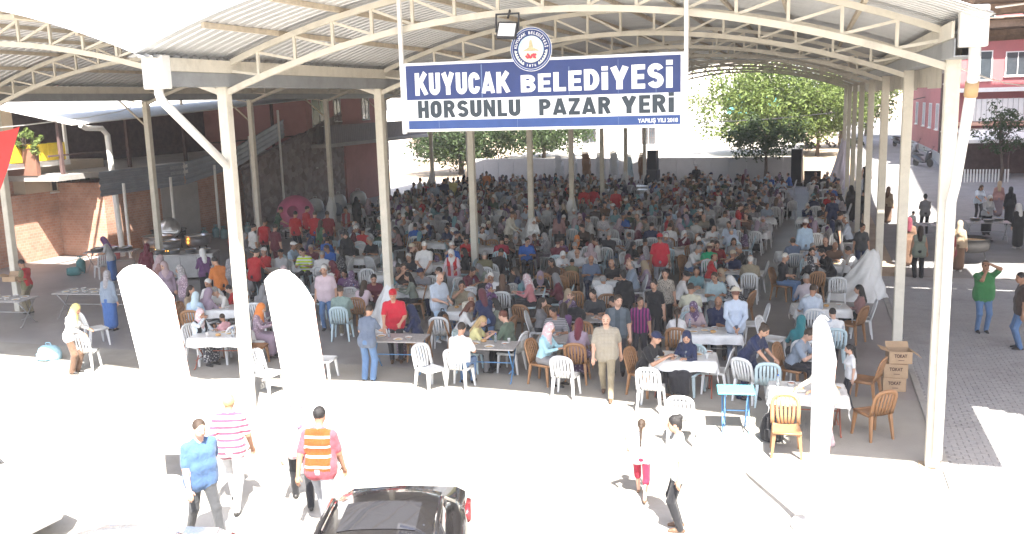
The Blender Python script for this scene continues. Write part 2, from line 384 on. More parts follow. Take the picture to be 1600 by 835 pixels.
# hanging side sheets on the right post row; lean-to added to shade the hall
for i in range(21):
    y = 3.2 + i * 2.02
    o = hsheet_v(y, y + 2.0, 5.72 + .03 * math.sin(i * 2.1), 6.44).build('side_sheet', M_steel, CAN); o.location = (SPAN + .24, 0, 0)
for i in range(20):
    y = 24.2 + i * 1.0
    o = MB().add([(.3, y, 6.62), (.3, y + .985, 6.62), (3.4, y + .985, 6.42), (3.4, y, 6.42), (.3, y, 6.59), (.3, y + .985, 6.59), (3.4, y + .985, 6.39), (3.4, y, 6.39)], [(0, 3, 2, 1), (4, 5, 6, 7), (0, 1, 5, 4), (2, 3, 7, 6), (1, 2, 6, 5), (3, 0, 4, 7)]).build('shade_sheet', M_sheet, CAN); o.location = (SPAN, 0, 0)
# ------------------------------------------------------------------ walls and buildings on the left
def brick_mat(name, c1, c2, mortar, sx=4.4, rough=.9):
    if name in MATS: return MATS[name]
    m = bpy.data.materials.new(name); m.use_nodes = True; nt = m.node_tree; N = nt.nodes; L = nt.links; b = N['Principled BSDF']; b.inputs['Roughness'].default_value = rough
    tc = N.new('ShaderNodeTexCoord'); mp = N.new('ShaderNodeMapping'); mp.inputs['Rotation'].default_value = (R(90), 0, R(90))
    cx = N.new('ShaderNodeSeparateXYZ'); cb = N.new('ShaderNodeCombineXYZ'); ad = N.new('ShaderNodeMath'); ad.operation = 'ADD'
    L.new(tc.outputs['Object'], cx.inputs[0]); L.new(cx.outputs[0], ad.inputs[0]); L.new(cx.outputs[1], ad.inputs[1]); L.new(ad.outputs[0], cb.inputs[0]); L.new(cx.outputs[2], cb.inputs[1])
    br = N.new('ShaderNodeTexBrick'); br.inputs['Scale'].default_value = sx; br.inputs['Color1'].default_value = (*c1, 1); br.inputs['Color2'].default_value = (*c2, 1); br.inputs['Mortar'].default_value = (*mortar, 1)
    br.inputs['Mortar Size'].default_value = .03; br.inputs['Bias'].default_value = -.1; br.inputs['Brick Width'].default_value = .9; br.inputs['Row Height'].default_value = .55
    L.new(cb.outputs[0], br.inputs['Vector'])
    n = N.new('ShaderNodeTexNoise'); n.inputs['Scale'].default_value = .8; n.inputs['Detail'].default_value = 7; L.new(tc.outputs['Object'], n.inputs['Vector'])
    mx = N.new('ShaderNodeMix'); mx.data_type = 'RGBA'; mx.blend_type = 'MULTIPLY'; mx.inputs[0].default_value = .7
    rp = N.new('ShaderNodeMapRange'); rp.inputs[1].default_value = .3; rp.inputs[2].default_value = .7; rp.inputs[3].default_value = .55; rp.inputs[4].default_value = 1.15
    L.new(n.outputs['Fac'], rp.inputs[0]); L.new(br.outputs['Color'], mx.inputs[6]); L.new(rp.outputs[0], mx.inputs[7]); L.new(mx.outputs[2], b.inputs['Base Color'])
    bp = N.new('ShaderNodeBump'); bp.inputs['Strength'].default_value = .6; bp.inputs['Distance'].default_value = .02; L.new(br.outputs['Fac'], bp.inputs['Height']); bp.invert = True; L.new(bp.outputs[0], b.inputs['Normal'])
    MATS[name] = m; return m
def stone_mat(name, c1, c2):
    m = bpy.data.materials.new(name); m.use_nodes = True; nt = m.node_tree; N = nt.nodes; L = nt.links; b = N['Principled BSDF']; b.inputs['Roughness'].default_value = .95
    tc = N.new('ShaderNodeTexCoord'); v = N.new('ShaderNodeTexVoronoi'); v.inputs['Scale'].default_value = 2.6; v.inputs['Randomness'].default_value = 1.; L.new(tc.outputs['Object'], v.inputs['Vector'])
    mx = N.new('ShaderNodeMix'); mx.data_type = 'RGBA'; mx.inputs[6].default_value = (*c1, 1); mx.inputs[7].default_value = (*c2, 1)
    sp = N.new('ShaderNodeSeparateColor'); L.new(v.outputs['Color'], sp.inputs[0]); L.new(sp.outputs[0], mx.inputs[0]); L.new(mx.outputs[2], b.inputs['Base Color'])
    bp = N.new('ShaderNodeBump'); bp.inputs['Strength'].default_value = 1; bp.inputs['Distance'].default_value = .08; bp.invert = True; L.new(v.outputs['Distance'], bp.inputs['Height']); L.new(bp.outputs[0], b.inputs['Normal'])
    return m
M_brick = brick_mat('red_brick', (.50, .26, .18), (.58, .34, .24), (.50, .42, .36))
M_stone = stone_mat('rubble_stone', (.20, .16, .15), (.34, .29, .27))
M_beige = mat('beige_render', (.56, .47, .36), .9, var=.08, scale=1.1, bump=.1, dirt=.35)
M_plast = mat('grey_plaster', (.42, .40, .385), .9, var=.1, scale=1.5, bump=.15, dirt=.3)
M_dark = mat('dark_timber', (.10, .062, .058), .85, var=.3, scale=3)
M_corr = mat('blue_grey_sheet', (.25, .275, .32), .5, metal=.3, var=.12, scale=1.5, dirt=.3)
M_white = mat('white_paint', (.76, .75, .73), .6, var=.05, dirt=.12)
M_glassd = mat('window_glass', (.05, .06, .07), .08, var=.2, spec=.8)
M_pink = mat('pink_render', (.50, .255, .235), .9, var=.08, scale=.7, bump=.1, dirt=.3)
M_whr = mat('white_render', (.80, .77, .72), .9, var=.05, scale=.6, dirt=.15)
M_yel = mat('yellow_plastic_sheet', (.80, .60, .04), .5, var=.12, scale=3)
def window(parent, x, y0, y1, z0, z1, face='x', d=1, glass=None, bars=0, name='window', fm=None):
    """a window in a wall: recessed pane, proud frame, sill; the wall lies at x (face x) or at y (face y), d = outward sign"""
    fm = fm or M_white; w = .06
    def bx(mb, a0, a1, h0, h1, o0, o1):
        lo, hi = sorted((x + d * o0, x + d * o1))
        return mb.box(lo, a0, h0, hi, a1, h1) if face == 'x' else mb.box(a0, lo, h0, a1, hi, h1)
    o = bx(MB(), y0, y1, z0, z1, .012, .02).build(name, glass or M_glassd, parent)
    f = MB(); bx(f, y0 - w, y0, z0 - w, z1 + w, .005, .06); bx(f, y1, y1 + w, z0 - w, z1 + w, .005, .06); bx(f, y0, y1, z1, z1 + w, .005, .06); bx(f, y0, y1, z0 - w, z0, .005, .06)
    m = (y0 + y1) / 2; bx(f, m - .02, m + .02, z0, z1, .021, .05); f.build('frame', fm, o)
    bx(MB(), y0 - .1, y1 + .1, z0 - w - .06, z0 - w, .004, .12).build('sill', M_whr, o)
    if bars:
        b = MB()
        for i in range(bars): yy = lerp(y0, y1, (i + .5) / bars); bx(b, yy - .012, yy + .012, z0, z1, .07, .09)
        for h in (.33, .66): zz = lerp(z0, z1, h); bx(b, y0, y1, zz - .012, zz + .012, .091, .11)
        b.build('bars', M_dark, o)
    return o
def hsheet(y0, y1, z0, z1, n=4, x=0, rise=0, dx=0):
    """horizontally ribbed sheet standing along Y at x"""
    mb = MB(); prof = []
    for k in range(n): t = k / n; prof += [(0, t), (0, t + .55 / n), (.05, t + .62 / n), (.05, t + .93 / n)]
    prof.append((0, 1)); seg = 6
    v = []
    for i in range(seg + 1):
        s = i / seg
        for o, t in prof: v.append((x + o + dx * s, lerp(y0, y1, s), lerp(z0, z1, t) + rise * s))
    m = len(prof); f = [(i * m + j, (i + 1) * m + j, (i + 1) * m + j + 1, i * m + j + 1) for i in range(seg) for j in range(m - 1)]
    mb.add(v, f); o = len(mb.v); mb.add([(p[0] - .008, p[1], p[2]) for p in v], [q[::-1] for q in f]); return mb
# brick house with balcony (leftmost)
h = empty('brick_house', (-22, 10, 0)); tag(h, 'brick and beige house with a yellow balcony at the left edge', 'house')
LX = -22
def P(mb, name, m, par=None):
    o = mb.build(name, m, par or h); o.location = (22, -10, 0) if (par or h) is h else (0, 0, 0); return o
P(MB().box(-27, 6, 0, -22.0, 20.3, 2.95), 'wall', M_brick)
P(MB().box(-27, 15.9, 2.96, -21.97, 20.42, 4.2), 'upper_wall', M_beige)
P(MB().box(-26, 6, 2.96, -22.6, 15.88, 4.1), 'loggia_wall', M_brick)
P(MB().box(-24, 6, 4.12, -21.2, 17.7, 4.32), 'balcony_slab', M_white)
for i in range(12):
    y = 6.2 + i * .95; P(MB().box(-21.30 + rnd.uniform(-.01, .01), y, 4.36, -21.27, y + .93, 5.1 + rnd.uniform(-.02, .02)), 'balcony_panel', M_yel)
P(MB().box(-21.32, 17.55, 4.33, -21.22, 17.68, 7.2), 'balcony_post', M_white)
P(MB().box(-24.6, 6, 4.33, -24.2, 17.7, 7.4), 'terrace_wall', M_beige)
for y0, y1 in ((8, 9.2), (10.5, 11.6), (13.2, 14.1), (15.6, 16.8)): w = window(h, -24.2, y0, y1, 5.0, 6.8); w.location = (22, -10, 0)
for i in range(3):
    a = window(h, -21.97, 17.25 + i * .8, 17.85 + i * .8, 2.98, 3.5, fm=M_beige); a.location = (22, -10, 0)
P(MB().box(-22.4, 8.6, 0, -21.93, 9.7, 2.2), 'door', M_dark)
tag(MB().lathe([(.0, 0), (.13, 0), (.17, .3), (.18, .32), (.17, .33)], 14, (-21.7, 16.2, 4.33)).build('flower_pot', mat('terracotta', (.5, .2, .1), .8)), 'terracotta pot holding a leafy plant on the yellow balcony', 'plant pot')
tag(MB().lathe([(.0, 0), (.25, 0), (.27, .55), (.29, .6), (.0, .62)], 12, (-21.75, 15.1, 4.33)).build('plastic_barrel', mat('blue_plastic', (.05, .17, .55), .4)), 'blue plastic barrel behind the yellow balcony panels', 'barrel')
# covered terrace building behind the corrugated fence
t = empty('terrace_building', (-23, 28, 0)); tag(t, 'dark open terrace building under a long white metal roof', 'building')
def PT(mb, name, m, par=None):
    o = mb.build(name, m, par or t); o.location = (23, -28, 0) if (par or t) is t else (0, 0, 0); return o
PT(MB().box(-30, 20.45, 0, -22.2, 40.5, 3.6), 'wall', M_brick)
PT(MB().box(-22.19, 24.3, .2, -22.16, 27.2, 3.0), 'plaster_patch', M_plast)
PT(MB().box(-30, 18.0, 3.9, -22.3, 40.5, 4.15), 'terrace_floor', M_plast)
PT(MB().box(-30, 17.9, 4.16, -29.7, 41, 8.3), 'back_wall', M_dark)
PT(MB().box(-29.6, 40.4, 4.16, -22.4, 40.6, 8.3), 'end_wall', M_dark)
PT(MB().box(-29.6, 17.95, 4.16, -23.4, 18.15, 5.4), 'side_wall', mat('brown_board', (.2, .1, .07), .8))
for i in range(6): PT(MB().box(-22.75, 18.6 + i * 4.2, 4.16, -22.6, 18.75 + i * 4.2, 6.6 + i * .2), 'terrace_post', M_dark)
PT(MB().box(-22.75, 18.0, 5.0, -22.68, 40.4, 5.08), 'rail', M_dark)
for i in range(22):
    y = 18.2 + i * 1.02; z = 6.45 + i * .052
    PT(MB().add([(-21.4, y, z), (-21.4, y + 1.0, z + .05), (-30, y + 1.0, z + 1.75), (-30, y, z + 1.7), (-21.4, y, z - .05), (-21.4, y + 1.0, z), (-30, y + 1.0, z + 1.7), (-30, y, z + 1.65)], [(0, 1, 2, 3), (7, 6, 5, 4), (0, 4, 5, 1), (1, 5, 6, 2), (2, 6, 7, 3), (3, 7, 4, 0)]), 'roof_panel', M_white)
PT(MB().bbox(-21.9, 23.6, 3.55, -20.9, 25.0, 4.25, .05), 'water_tank', M_white)
PT(MB().tube([(-21.3, 18.6, 6.4), (-21.3, 18.9, 6.25), (-21.2, 19.7, 6.2), (-21.2, 20.0, 5.9), (-21.1, 20.1, .1)], .13, 10), 'downpipe', M_pipe)
for k, (y0, y1, rise, dx) in enumerate(((18.9, 24.6, 0, 0), (24.7, 29.3, .55, -.2), (29.4, 35.5, 1.4, -.8))):
    o = hsheet(y0, y1, 3.1 + (0, 0, .55)[k], 4.25 + (0, 0, .55)[k], 4, -20.9 - (0, 0, .2)[k], rise, dx).build('sheet_fence', M_corr)
    tag(o, ('level blue-grey ribbed sheet fence above the brick wall, nearest stretch', 'blue-grey ribbed sheet fence starting to climb, behind the white front post', 'steepest blue-grey ribbed sheet fence climbing over the stone wall')[k], 'fence', 'ribbed sheet fences on the left')
for y in (20.2, 23.4, 26.9, 30.4, 34.0):
    tag(MB().tube([(-20.75 - max(0, y - 29) * .1, y, 0), (-20.75 - max(0, y - 29) * .1, y, 3.6 + max(0, y - 26) * .4)], .07, 8).build('fence_pole', M_pipe), ('first', 'second', 'third', 'fourth', 'fifth')[round((y - 20.2) / 3.45)] + ' thin pale pole in front of the sheet fence, from the left', 'pole')
sw = MB(); 
def sw_fn(u, w):
    y = lerp(30.2, 42.4, u); top = 2.6 + max(0, y - 26) * .24; z = w * top
    return (-21.2 - .02 * (y - 20) + .06 * math.sin(y * 5.3 + z * 7) * math.sin(z * 4.1 + y * 2), y, z)
tag(sw.grid(sw_fn, 120, 26).add([(-21.3, 30.2, 3.4), (-21.6, 42.4, 6.3), (-22.3, 42.4, 6.3), (-22.3, 30.2, 3.4)], [(0, 1, 2, 3)]).build('stone_wall', [M_stone]), 'dark rubble stone retaining wall between the fence and the pink house', 'wall')
# pink house
p = empty('pink_house', (-25, 47, 0)); tag(p, 'pink two-storey house with a grey balcony behind the left canopy', 'house')
def PP(mb, name, m, par=None):
    o = mb.build(name, m, par or p); o.location = (25, -47, 0) if (par or p) is p else (0, 0, 0); return o
PP(MB().box(-34, 42.6, 0, -24.6, 53.2, 9.6), 'wall', M_pink)
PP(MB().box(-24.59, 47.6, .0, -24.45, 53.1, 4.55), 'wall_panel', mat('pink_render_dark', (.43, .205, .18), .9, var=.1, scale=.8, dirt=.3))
PP(MB().box(-34.4, 42.3, 9.6, -24.0, 53.6, 9.85), 'roof', M_plast)
PP(MB().box(-24.58, 42.6, 4.6, -23.2, 60.5, 4.85), 'balcony_slab', M_plast)
for i in range(60):
    y = 42.65 + i * .297; PP(MB().box(-23.28, y, 4.87, -23.24, y + .26, 6.2), 'railing_slat', mat('grey_slat', (.22, .2, .21), .7, var=.1))
for (a, b, c, d) in ((50.9, 52.0, 6.5, 8.4), (43.4, 45.4, 6.2, 8.5), (46.5, 47.4, 6.5, 8.4)): w = window(p, -24.6, a, b, c, d); w.location = (25, -47, 0)
w = window(p, -24.6, 42.9, 45.2, 3.2, 3.95, fm=M_plast); w.location = (25, -47, 0)
# sunlit white house behind the pink one
q = empty('white_house', (-26, 66, 0)); tag(q, 'sunlit white house glimpsed between the canopy posts beyond the pink house', 'house')
def PQ(mb, name, m): o = mb.build(name, m, q); o.location = (26, -66, 0); return o
PQ(MB().box(-36, 62, 0, -22.5, 74, 10.5), 'wall', M_whr); PQ(MB().box(-36.4, 61.6, 10.5, -22, 74.4, 10.8), 'roof', M_plast)
PQ(MB().box(-22.49, 62, 3.2, -22.2, 74, 4.6), 'wall_band', mat('pale_pink', (.7, .5, .45), .9))
for (a, b) in ((63.5, 65), (67.5, 69.2), (71, 72.4)):
    for z in (1.4, 6.2): w = window(q, -22.5, a, b, z, z + 1.6, bars=4); w.location = (26, -66, 0)
for (a, b) in ((-30, -28.4), (-26.5, -24.6)):
    w = window(q, 62, a, b, 6.2, 7.8, face='y', d=-1); w.location = (26, -66, 0); w = window(q, 62, a, b, 1.4, 3.2, face='y', d=-1); w.location = (26, -66, 0)
# ------------------------------------------------------------------ back wall, yard and houses behind
# the left-hand houses stand on the yard's own grid: nearer the canopy and slightly smaller than a full storey module
def settle(o):
    x, y = o.location.x, o.location.y
    d = -(x - 10.33) * .328 + (y + 13.77) * .945; m = 5.69 / (5.19 + .0333 * d)
    o.location = (10.17 + m * (x - 10.33), -14.8 + 1.076 * m * (y + 13.77), o.location.z * m); o.scale = (m, 1.076 * m, m)
def rebase(o, x, y):
    o.data.transform(Matrix.Translation((-x, -y, 0))); o.location = (x, y, 0)
for o in list(COL.objects):
    if o.parent is None:
        if o.name in ('brick_house', 'terrace_building', 'pink_house'): settle(o)
        elif o.name == 'white_house': o.location = (-31, 74, -1.0)
        elif o.name == 'flower_pot': rebase(o, -22, 10); settle(o)
        elif o.name == 'plastic_barrel': rebase(o, -22, 10); settle(o)
        elif o.name.startswith(('sheet_fence', 'fence_pole', 'stone_wall')): rebase(o, -23, 28); settle(o)
bw = empty('back_wall', (-3, 50, 0)); tag(bw, 'pale grey panelled wall closing the far end of the market', 'wall')
M_bw = mat('pale_grey_wall', (.44, .435, .43), .85, var=.06, scale=.8, dirt=.3, bump=.05)
for i in range(20):
    x = -13.9 + i * 1.175
    o = MB().bbox(x, 51.9, 0, x + 1.165, 52.1, 1.66 - .003 * i + rnd.uniform(-.008, .008), .012).build('wall_panel', M_bw, bw); o.location = (3, -52, 0)
o = MB().box(-13.9, 52.11, 0, 9.6, 52.4, 1.3).build('backing', M_plast, bw); o.location = (3, -52, 0)
def house(name, label, x0, x1, y0, y1, z0, z1, m, wins, roofm=None, hip=0.):
    c = ((x0 + x1) / 2, (y0 + y1) / 2); e = empty(name, (c[0], c[1], z0)); tag(e, label, 'house')
    off = (-c[0], -c[1], -z0)
    a = MB().box(x0, y0, z0, x1, y1, z1).build('wall', m, e); a.location = off
    if hip: 
        k = MB().add([(x0 - .5, y0 - .5, z1), (x1 + .5, y0 - .5, z1), (x1 + .5, y1 + .5, z1), (x0 - .5, y1 + .5, z1), (lerp(x0, x1, .35), (y0 + y1) / 2, z1 + hip), (lerp(x0, x1, .65), (y0 + y1) / 2, z1 + hip)], [(3, 2, 1, 0), (0, 1, 5, 4), (1, 2, 5), (2, 3, 4, 5), (3, 0, 4)])
    else: k = MB().box(x0 - .4, y0 - .4, z1, x1 + .4, y1 + .4, z1 + .25)
    a = k.build('roof', roofm or M_plast, e); a.location = off
    for (a_, b_, c_, d_, bars) in wins:
        w = window(e, y0, a_, b_, c_, d_, face='y', d=-1, bars=bars, glass=None if bars else mat('reflected_sky_glass', (.42, .43, .44), .2)); w.location = off  # pane colour lightened to imitate reflected sky
    return e
M_turq = mat('turquoise_sheet', (.16, .52, .55), .5, var=.1, scale=2)
M_tile = mat('clay_tile', (.45, .19, .11), .85, var=.2, scale=6, bump=.5, bscale=14)
house('yard_house', 'white house with a barred window behind the back wall', -14, 2.2, 74, 80, 1.1, 5.6, M_whr, [(-5.2, -3.9, 1.4, 3.3, 6), (-11, -9.6, 1.6, 3.2, 5)])
house('yellow_house', 'cream house under a turquoise roof seen right of the name board', -.2, 8.6, 84, 92, 1.2, 3.9, mat('cream_render', (.72, .58, .38), .9, dirt=.2), [(1.6, 2.6, 1.9, 3.3, 0), (4.2, 5.2, 1.9, 3.3, 0)], M_turq, 2.2)
house('hill_house', 'tall pale house far behind the bright green tree', -9, 6.5, 112, 124, 1.2, 14, mat('ivory_render', (.74, .70, .62), .9, dirt=.2), [(-6, -4, 10.2, 12, 0), (-1, 1, 10.2, 12, 0), (3, 5, 10.2, 12, 0), (-6, -4, 5.6, 7.4, 0), (-1, 1, 5.6, 7.4, 0), (3, 5, 5.6, 7.4, 0)], M_tile, 2.5)
house('far_house', 'pale house with a tiled roof far behind the left of the back wall', -34, -20, 88, 98, 0, 5.6, mat('cream_render2', (.74, .66, .54), .9, dirt=.2), [(-31, -29.5, 2.5, 4.2, 0), (-26, -24.5, 2.5, 4.2, 0)], M_tile, 2.4)
house('street_end_house', 'distant pale house closing the end of the street', 14, 27, 150, 160, 1.0, 9, mat('stone_render', (.6, .52, .45), .9, dirt=.2), [(13.5, 15, 3, 5, 0), (17, 18.5, 3, 5, 0), (13.5, 15, 6, 8, 0), (17, 18.5, 6, 8, 0)])
# low hills closing the horizon
def hill(u, w):
    a = lerp(R(25), R(165), u); r = 300 + 500 * w
    return (r * math.cos(a), r * math.sin(a), -2 + (18 + 12 * math.sin(u * 9) + 7 * math.sin(u * 23 + 1)) * math.sin(min(w * 1.8, 1) * math.pi / 2))
tag(MB().grid(hill, 60, 6).build('hills', mat('dry_hill', (.25, .23, .15), .95, var=.3, scale=.02), None, True), kind='structure')
# ------------------------------------------------------------------ red building on the right
M_red = mat('red_render', (.42, .135, .14), .85, var=.08, scale=.7, dirt=.25)
rb = empty('red_building', (25, 52, 0)); tag(rb, 'red apartment building with white bands and an awning at the right edge', 'building')
def PR(mb, name, m, par=None):
    o = mb.build(name, m, par or rb); o.location = (-25, -52, 0) if (par or rb) is rb else (0, 0, 0); return o
PR(MB().box(18.4, 46.0, 0, 36, 78, 15), 'wall', M_red)
PR(MB().box(18.25, 45.85, 1, 36, 78, 3.1), 'plinth', M_plast)
PR(MB().box(17.9, 45.2, 6.95, 36, 45.98, 7.2), 'floor_band', M_white)
PR(MB().box(18.0, 46.1, 9.9, 18.38, 78, 10.2), 'floor_band', M_white)
PR(MB().box(17.9, 45.2, 10.2, 36, 45.98, 10.5), 'floor_band', M_white)
PR(MB().box(19.3, 45.5, 5.25, 23.2, 45.97, 6.55), 'balcony_panel', M_white)
for i in range(14): PR(MB().box(19.35 + i * .28, 45.46, 5.2, 19.375 + i * .28, 45.49, 6.6), 'balcony_bar', M_plast)
PR(MB().box(18.5, 45.4, 5.0, 30, 45.97, 5.2), 'balcony_slab', mat('salmon_band', (.62, .36, .27), .9))
PR(MB().box(18.7, 45.7, 1.2, 30, 45.82, 4.5), 'shop_front', M_dark)
for i in range(7):
    x = 18.7 + i * 1.5
    PR(MB().add([(x, 45.8, 4.85), (x + 1.48, 45.8, 4.85), (x + 1.48, 43.6, 4.25), (x, 43.6, 4.25), (x, 45.8, 4.81), (x + 1.48, 45.8, 4.81), (x + 1.48, 43.6, 4.05), (x, 43.6, 4.05)], [(0, 3, 2, 1), (4, 5, 6, 7), (3, 7, 6, 2), (0, 4, 7, 3), (1, 2, 6, 5)]), 'awning_panel', M_white)
for i in range(5): PR(MB().tube([(18.8 + i * 2.4, 43.7, .8), (18.8 + i * 2.4, 43.7, 4.2)], .05, 8), 'awning_post', M_dark)
for (a, b, c, d) in ((19.2, 20.4, 7.7, 9.3), (24.6, 26, 7.7, 9.3), (21.2, 22.4, 7.9, 9.2), (19.2, 20.4, 11.2, 12.8), (24, 25.5, 11.2, 12.8)): w = window(rb, 46.0, a, b, c, d, face='y', d=-1); w.location = (-25, -52, 0)
for y in (48.5, 52, 56, 60, 65, 70):
    for z in (4.6, 7.6, 11.0): w = window(rb, 18.4, y, y + 1.3, z, z + 1.6, d=-1); w.location = (-25, -52, 0)
PR(MB().tube([(18.33, 50.5, 2), (18.33, 50.5, 15)], .07, 8), 'drain_pipe', M_dark)
for i, (x, z) in enumerate(((23.0, 7.35), (27.2, 8.0))):
    a = PR(MB().bbox(x, 45.2, z, x + .85, 45.55, z + .62, .03), 'air_conditioner', M_white)
    MB().lathe([(.0, 0), (.24, 0), (.24, .02)], 18).build('fan_grille', M_gutter, a)
    g = a.children[0]; g.rotation_euler.x = R(90); g.location = (x + .32, 45.19, z + .31)
# white picket fence and low wall under the awning tree
rb.location = (24.8, 53.5, -1.45)
pf = empty('picket_fence', (19.5, 44, 0)); tag(pf, 'low white picket fence in front of the red building', 'fence')
for i in range(16): MB().box(-1.1 + i * .16, 0, hgt(18.4, 44) - .2, -1.02 + i * .16, .03, hgt(18.4, 44) + .75).build('picket', M_white, pf)

# unseen tall block, added outside the frame to keep the street in shade
tb = empty('shade_block', (28, 26, 0)); tag(tb, 'unseen tall pale block added beyond the right picture edge to shade the street', 'building')
MB().box(-5.2, -13, 0, 6, 13, 19.5).build('wall', M_beige, tb); MB().box(-5.5, -13.4, 19.5, 6.4, 13.4, 19.8).build('roof', M_plast, tb)
for zz in (1.2, 4.4, 7.6, 10.8, 14, 17):
    for yy in (-11, -7, -3, 1, 5, 9): window(tb, -5.2, yy, yy + 1.5, zz, zz + 1.6, d=-1)
# ------------------------------------------------------------------ trees: tapered trunk, limbs and a crown of leaf clumps
def leaf_mat(name, c, c2):
    m = bpy.data.materials.new(name); m.use_nodes = True; nt = m.node_tree; N = nt.nodes; L = nt.links; b = N['Principled BSDF']
    b.inputs['Roughness'].default_value = .55; b.inputs['Specular IOR Level'].default_value = .3
    tc = N.new('ShaderNodeTexCoord'); n = N.new('ShaderNodeTexNoise'); n.inputs['Scale'].default_value = 1.6; n.inputs['Detail'].default_value = 6; L.new(tc.outputs['Object'], n.inputs['Vector'])
    mx = N.new('ShaderNodeMix'); mx.data_type = 'RGBA'; mx.inputs[6].default_value = (*c, 1); mx.inputs[7].default_value = (*c2, 1); r = N.new('ShaderNodeMapRange'); r.inputs[1].default_value = .35; r.inputs[2].default_value = .65
    L.new(n.outputs['Fac'], r.inputs[0]); L.new(r.outputs[0], mx.inputs[0]); L.new(mx.outputs[2], b.inputs['Base Color'])
    t = N.new('ShaderNodeBsdfTranslucent'); L.new(mx.outputs[2], t.inputs[0]); ms = N.new('ShaderNodeMixShader'); ms.inputs[0].default_value = .4
    L.new(b.outputs[0], ms.inputs[1]); L.new(t.outputs[0], ms.inputs[2]); L.new(ms.outputs[0], N['Material Output'].inputs[0]); return m
M_leaf = leaf_mat('bright_leaves', (.10, .15, .035), (.17, .215, .06)); M_leafd = leaf_mat('dark_leaves', (.035, .06, .025), (.06, .09, .03))
M_bark = mat('bark', (.12, .09, .07), .95, var=.3, scale=6, bump=.6, bscale=25)
def tree(name, label, loc, h, rad, cz, n_cl, leaf, m, seed, squash=.8, trunk=.16, cat='tree', group=None, per=34):
    rg = random.Random(seed); e = empty(name, loc); tag(e, label, cat, group)
    tr = MB(); top = Vector((rg.uniform(-.3, .3), rg.uniform(-.3, .3), cz)); pts = [Vector((0, 0, -.2)), Vector((.06, .02, cz * .3)), Vector((top.x * .5, top.y * .5, cz * .65)), top]
    tr.tube(pts, [trunk * 1.25, trunk, trunk * .8, trunk * .5], 9)
    cl = []
    for i in range(n_cl):
        while True:
            p = Vector((rg.uniform(-1, 1), rg.uniform(-1, 1), rg.uniform(-1, 1)))
            if .25 < p.length < 1: break
        p = p * (.75 + .35 * rg.random()); c = Vector((p.x * rad, p.y * rad, cz + p.z * rad * squash)); 
        if c.z < cz * .45: c.z = cz * .45 + rg.random() * .5
        cl.append((c, rad * rg.uniform(.13, .27)))
    for c, r in cl[::max(1, n_cl // 16)]:
        b = pts[2].lerp(top, rg.random()); m1 = b.lerp(c, .5) + Vector((0, 0, rad * .08)); tr.tube([b, m1, c], [trunk * .4, trunk * .25, trunk * .08], 6)
    tr.build('trunk', M_bark, e, True)
    lf = MB()
    for c, r in cl:
        for k in range(int(per * rg.uniform(.7, 1.3))):
            d = Vector((rg.gauss(0, 1), rg.gauss(0, 1), rg.gauss(0, 1))).normalized(); p = c + d * r * (rg.random() ** .4)
            n = (d + Vector((rg.gauss(0, .6), rg.gauss(0, .6), rg.gauss(0, .6) + .5))).normalized(); a = n.cross(Vector((rg.gauss(0, 1), rg.gauss(0, 1), rg.gauss(0, 1)))).normalized(); b = n.cross(a)
            s = leaf * rg.uniform(.6, 1.35)
            lf.add([p - a * s, p - b * s * .45 + n * s * .12, p + a * s, p + b * s * .45 + n * s * .12], [(0, 1, 2, 3)])
    lf.build('crown', m, e); return e
tree('leafy_tree', 'large sunlit green tree behind the right end of the back wall', (6.9, 59.5, 1.2), 7, 5.2, 3.9, 400, .16, M_leaf, 3, .72, .17, per=40)
tree('leafy_tree', 'darker green tree leaning over the back wall beside the loudspeaker', (7.3, 49.2, 0), 6, 2.9, 3.0, 110, .13, M_leafd, 5, .45, .11, per=36)
tree('leafy_tree', 'sunlit green tree right of the loudspeaker at the street corner', (12.4, 66, 1.2), 7, 4.0, 4.4, 220, .15, M_leaf, 8, .85, .16, per=36)
tree('leafy_tree', 'sunlit green tree between the two larger ones right of the board', (10.6, 58.5, 1.1), 6, 3.2, 3.6, 170, .14, M_leaf, 17, .8, .12, per=36)
tree('leafy_tree', 'distant pale green tree filling the street gap', (15.4, 86, 1.2), 8, 4.0, 4.6, 90, .2, M_leaf, 9, .9, .18)
tree('broad_tree', 'broad dark evergreen tree left of the back wall', (-17.2, 57, 0), 6, 4.6, 3.0, 240, .17, M_leafd, 12, .5, .2, per=40)
tree('broad_tree', 'dark evergreen tree right of the first, overhanging the back wall', (-10.4, 58, 1.1), 5, 4.4, 2.3, 200, .16, M_leafd, 13, .42, .15, per=40)
tree('courtyard_tree', 'slim dark tree in front of the white awning of the red building', (20.4, 43.6, .3), 5, 1.9, 3.2, 46, .10, M_leafd, 21, .9, .07, per=34)
tree('balcony_plant', 'pale green leafy plant above the yellow balcony', (-18.1, 13.65, 4.0), 1.2, .6, .7, 26, .07, M_leaf, 31, .9, .02, 'plant', per=26)
for k, (x, y, s) in enumerate(((9.9, 62.5, .8), (12.6, 63, .6), (13.6, 67, .7))):
    tree('shrub', ('low dusty shrub at the foot of the street-corner tree', 'small dusty shrub by the kerb of the ramp', 'dusty shrub farthest up the ramp')[k], (x, y, hgt(x, y)), 1, s, .5, 18, .08, M_leafd, 40 + k, .6, .03, 'shrub', 'shrubs by the ramp', per=24)
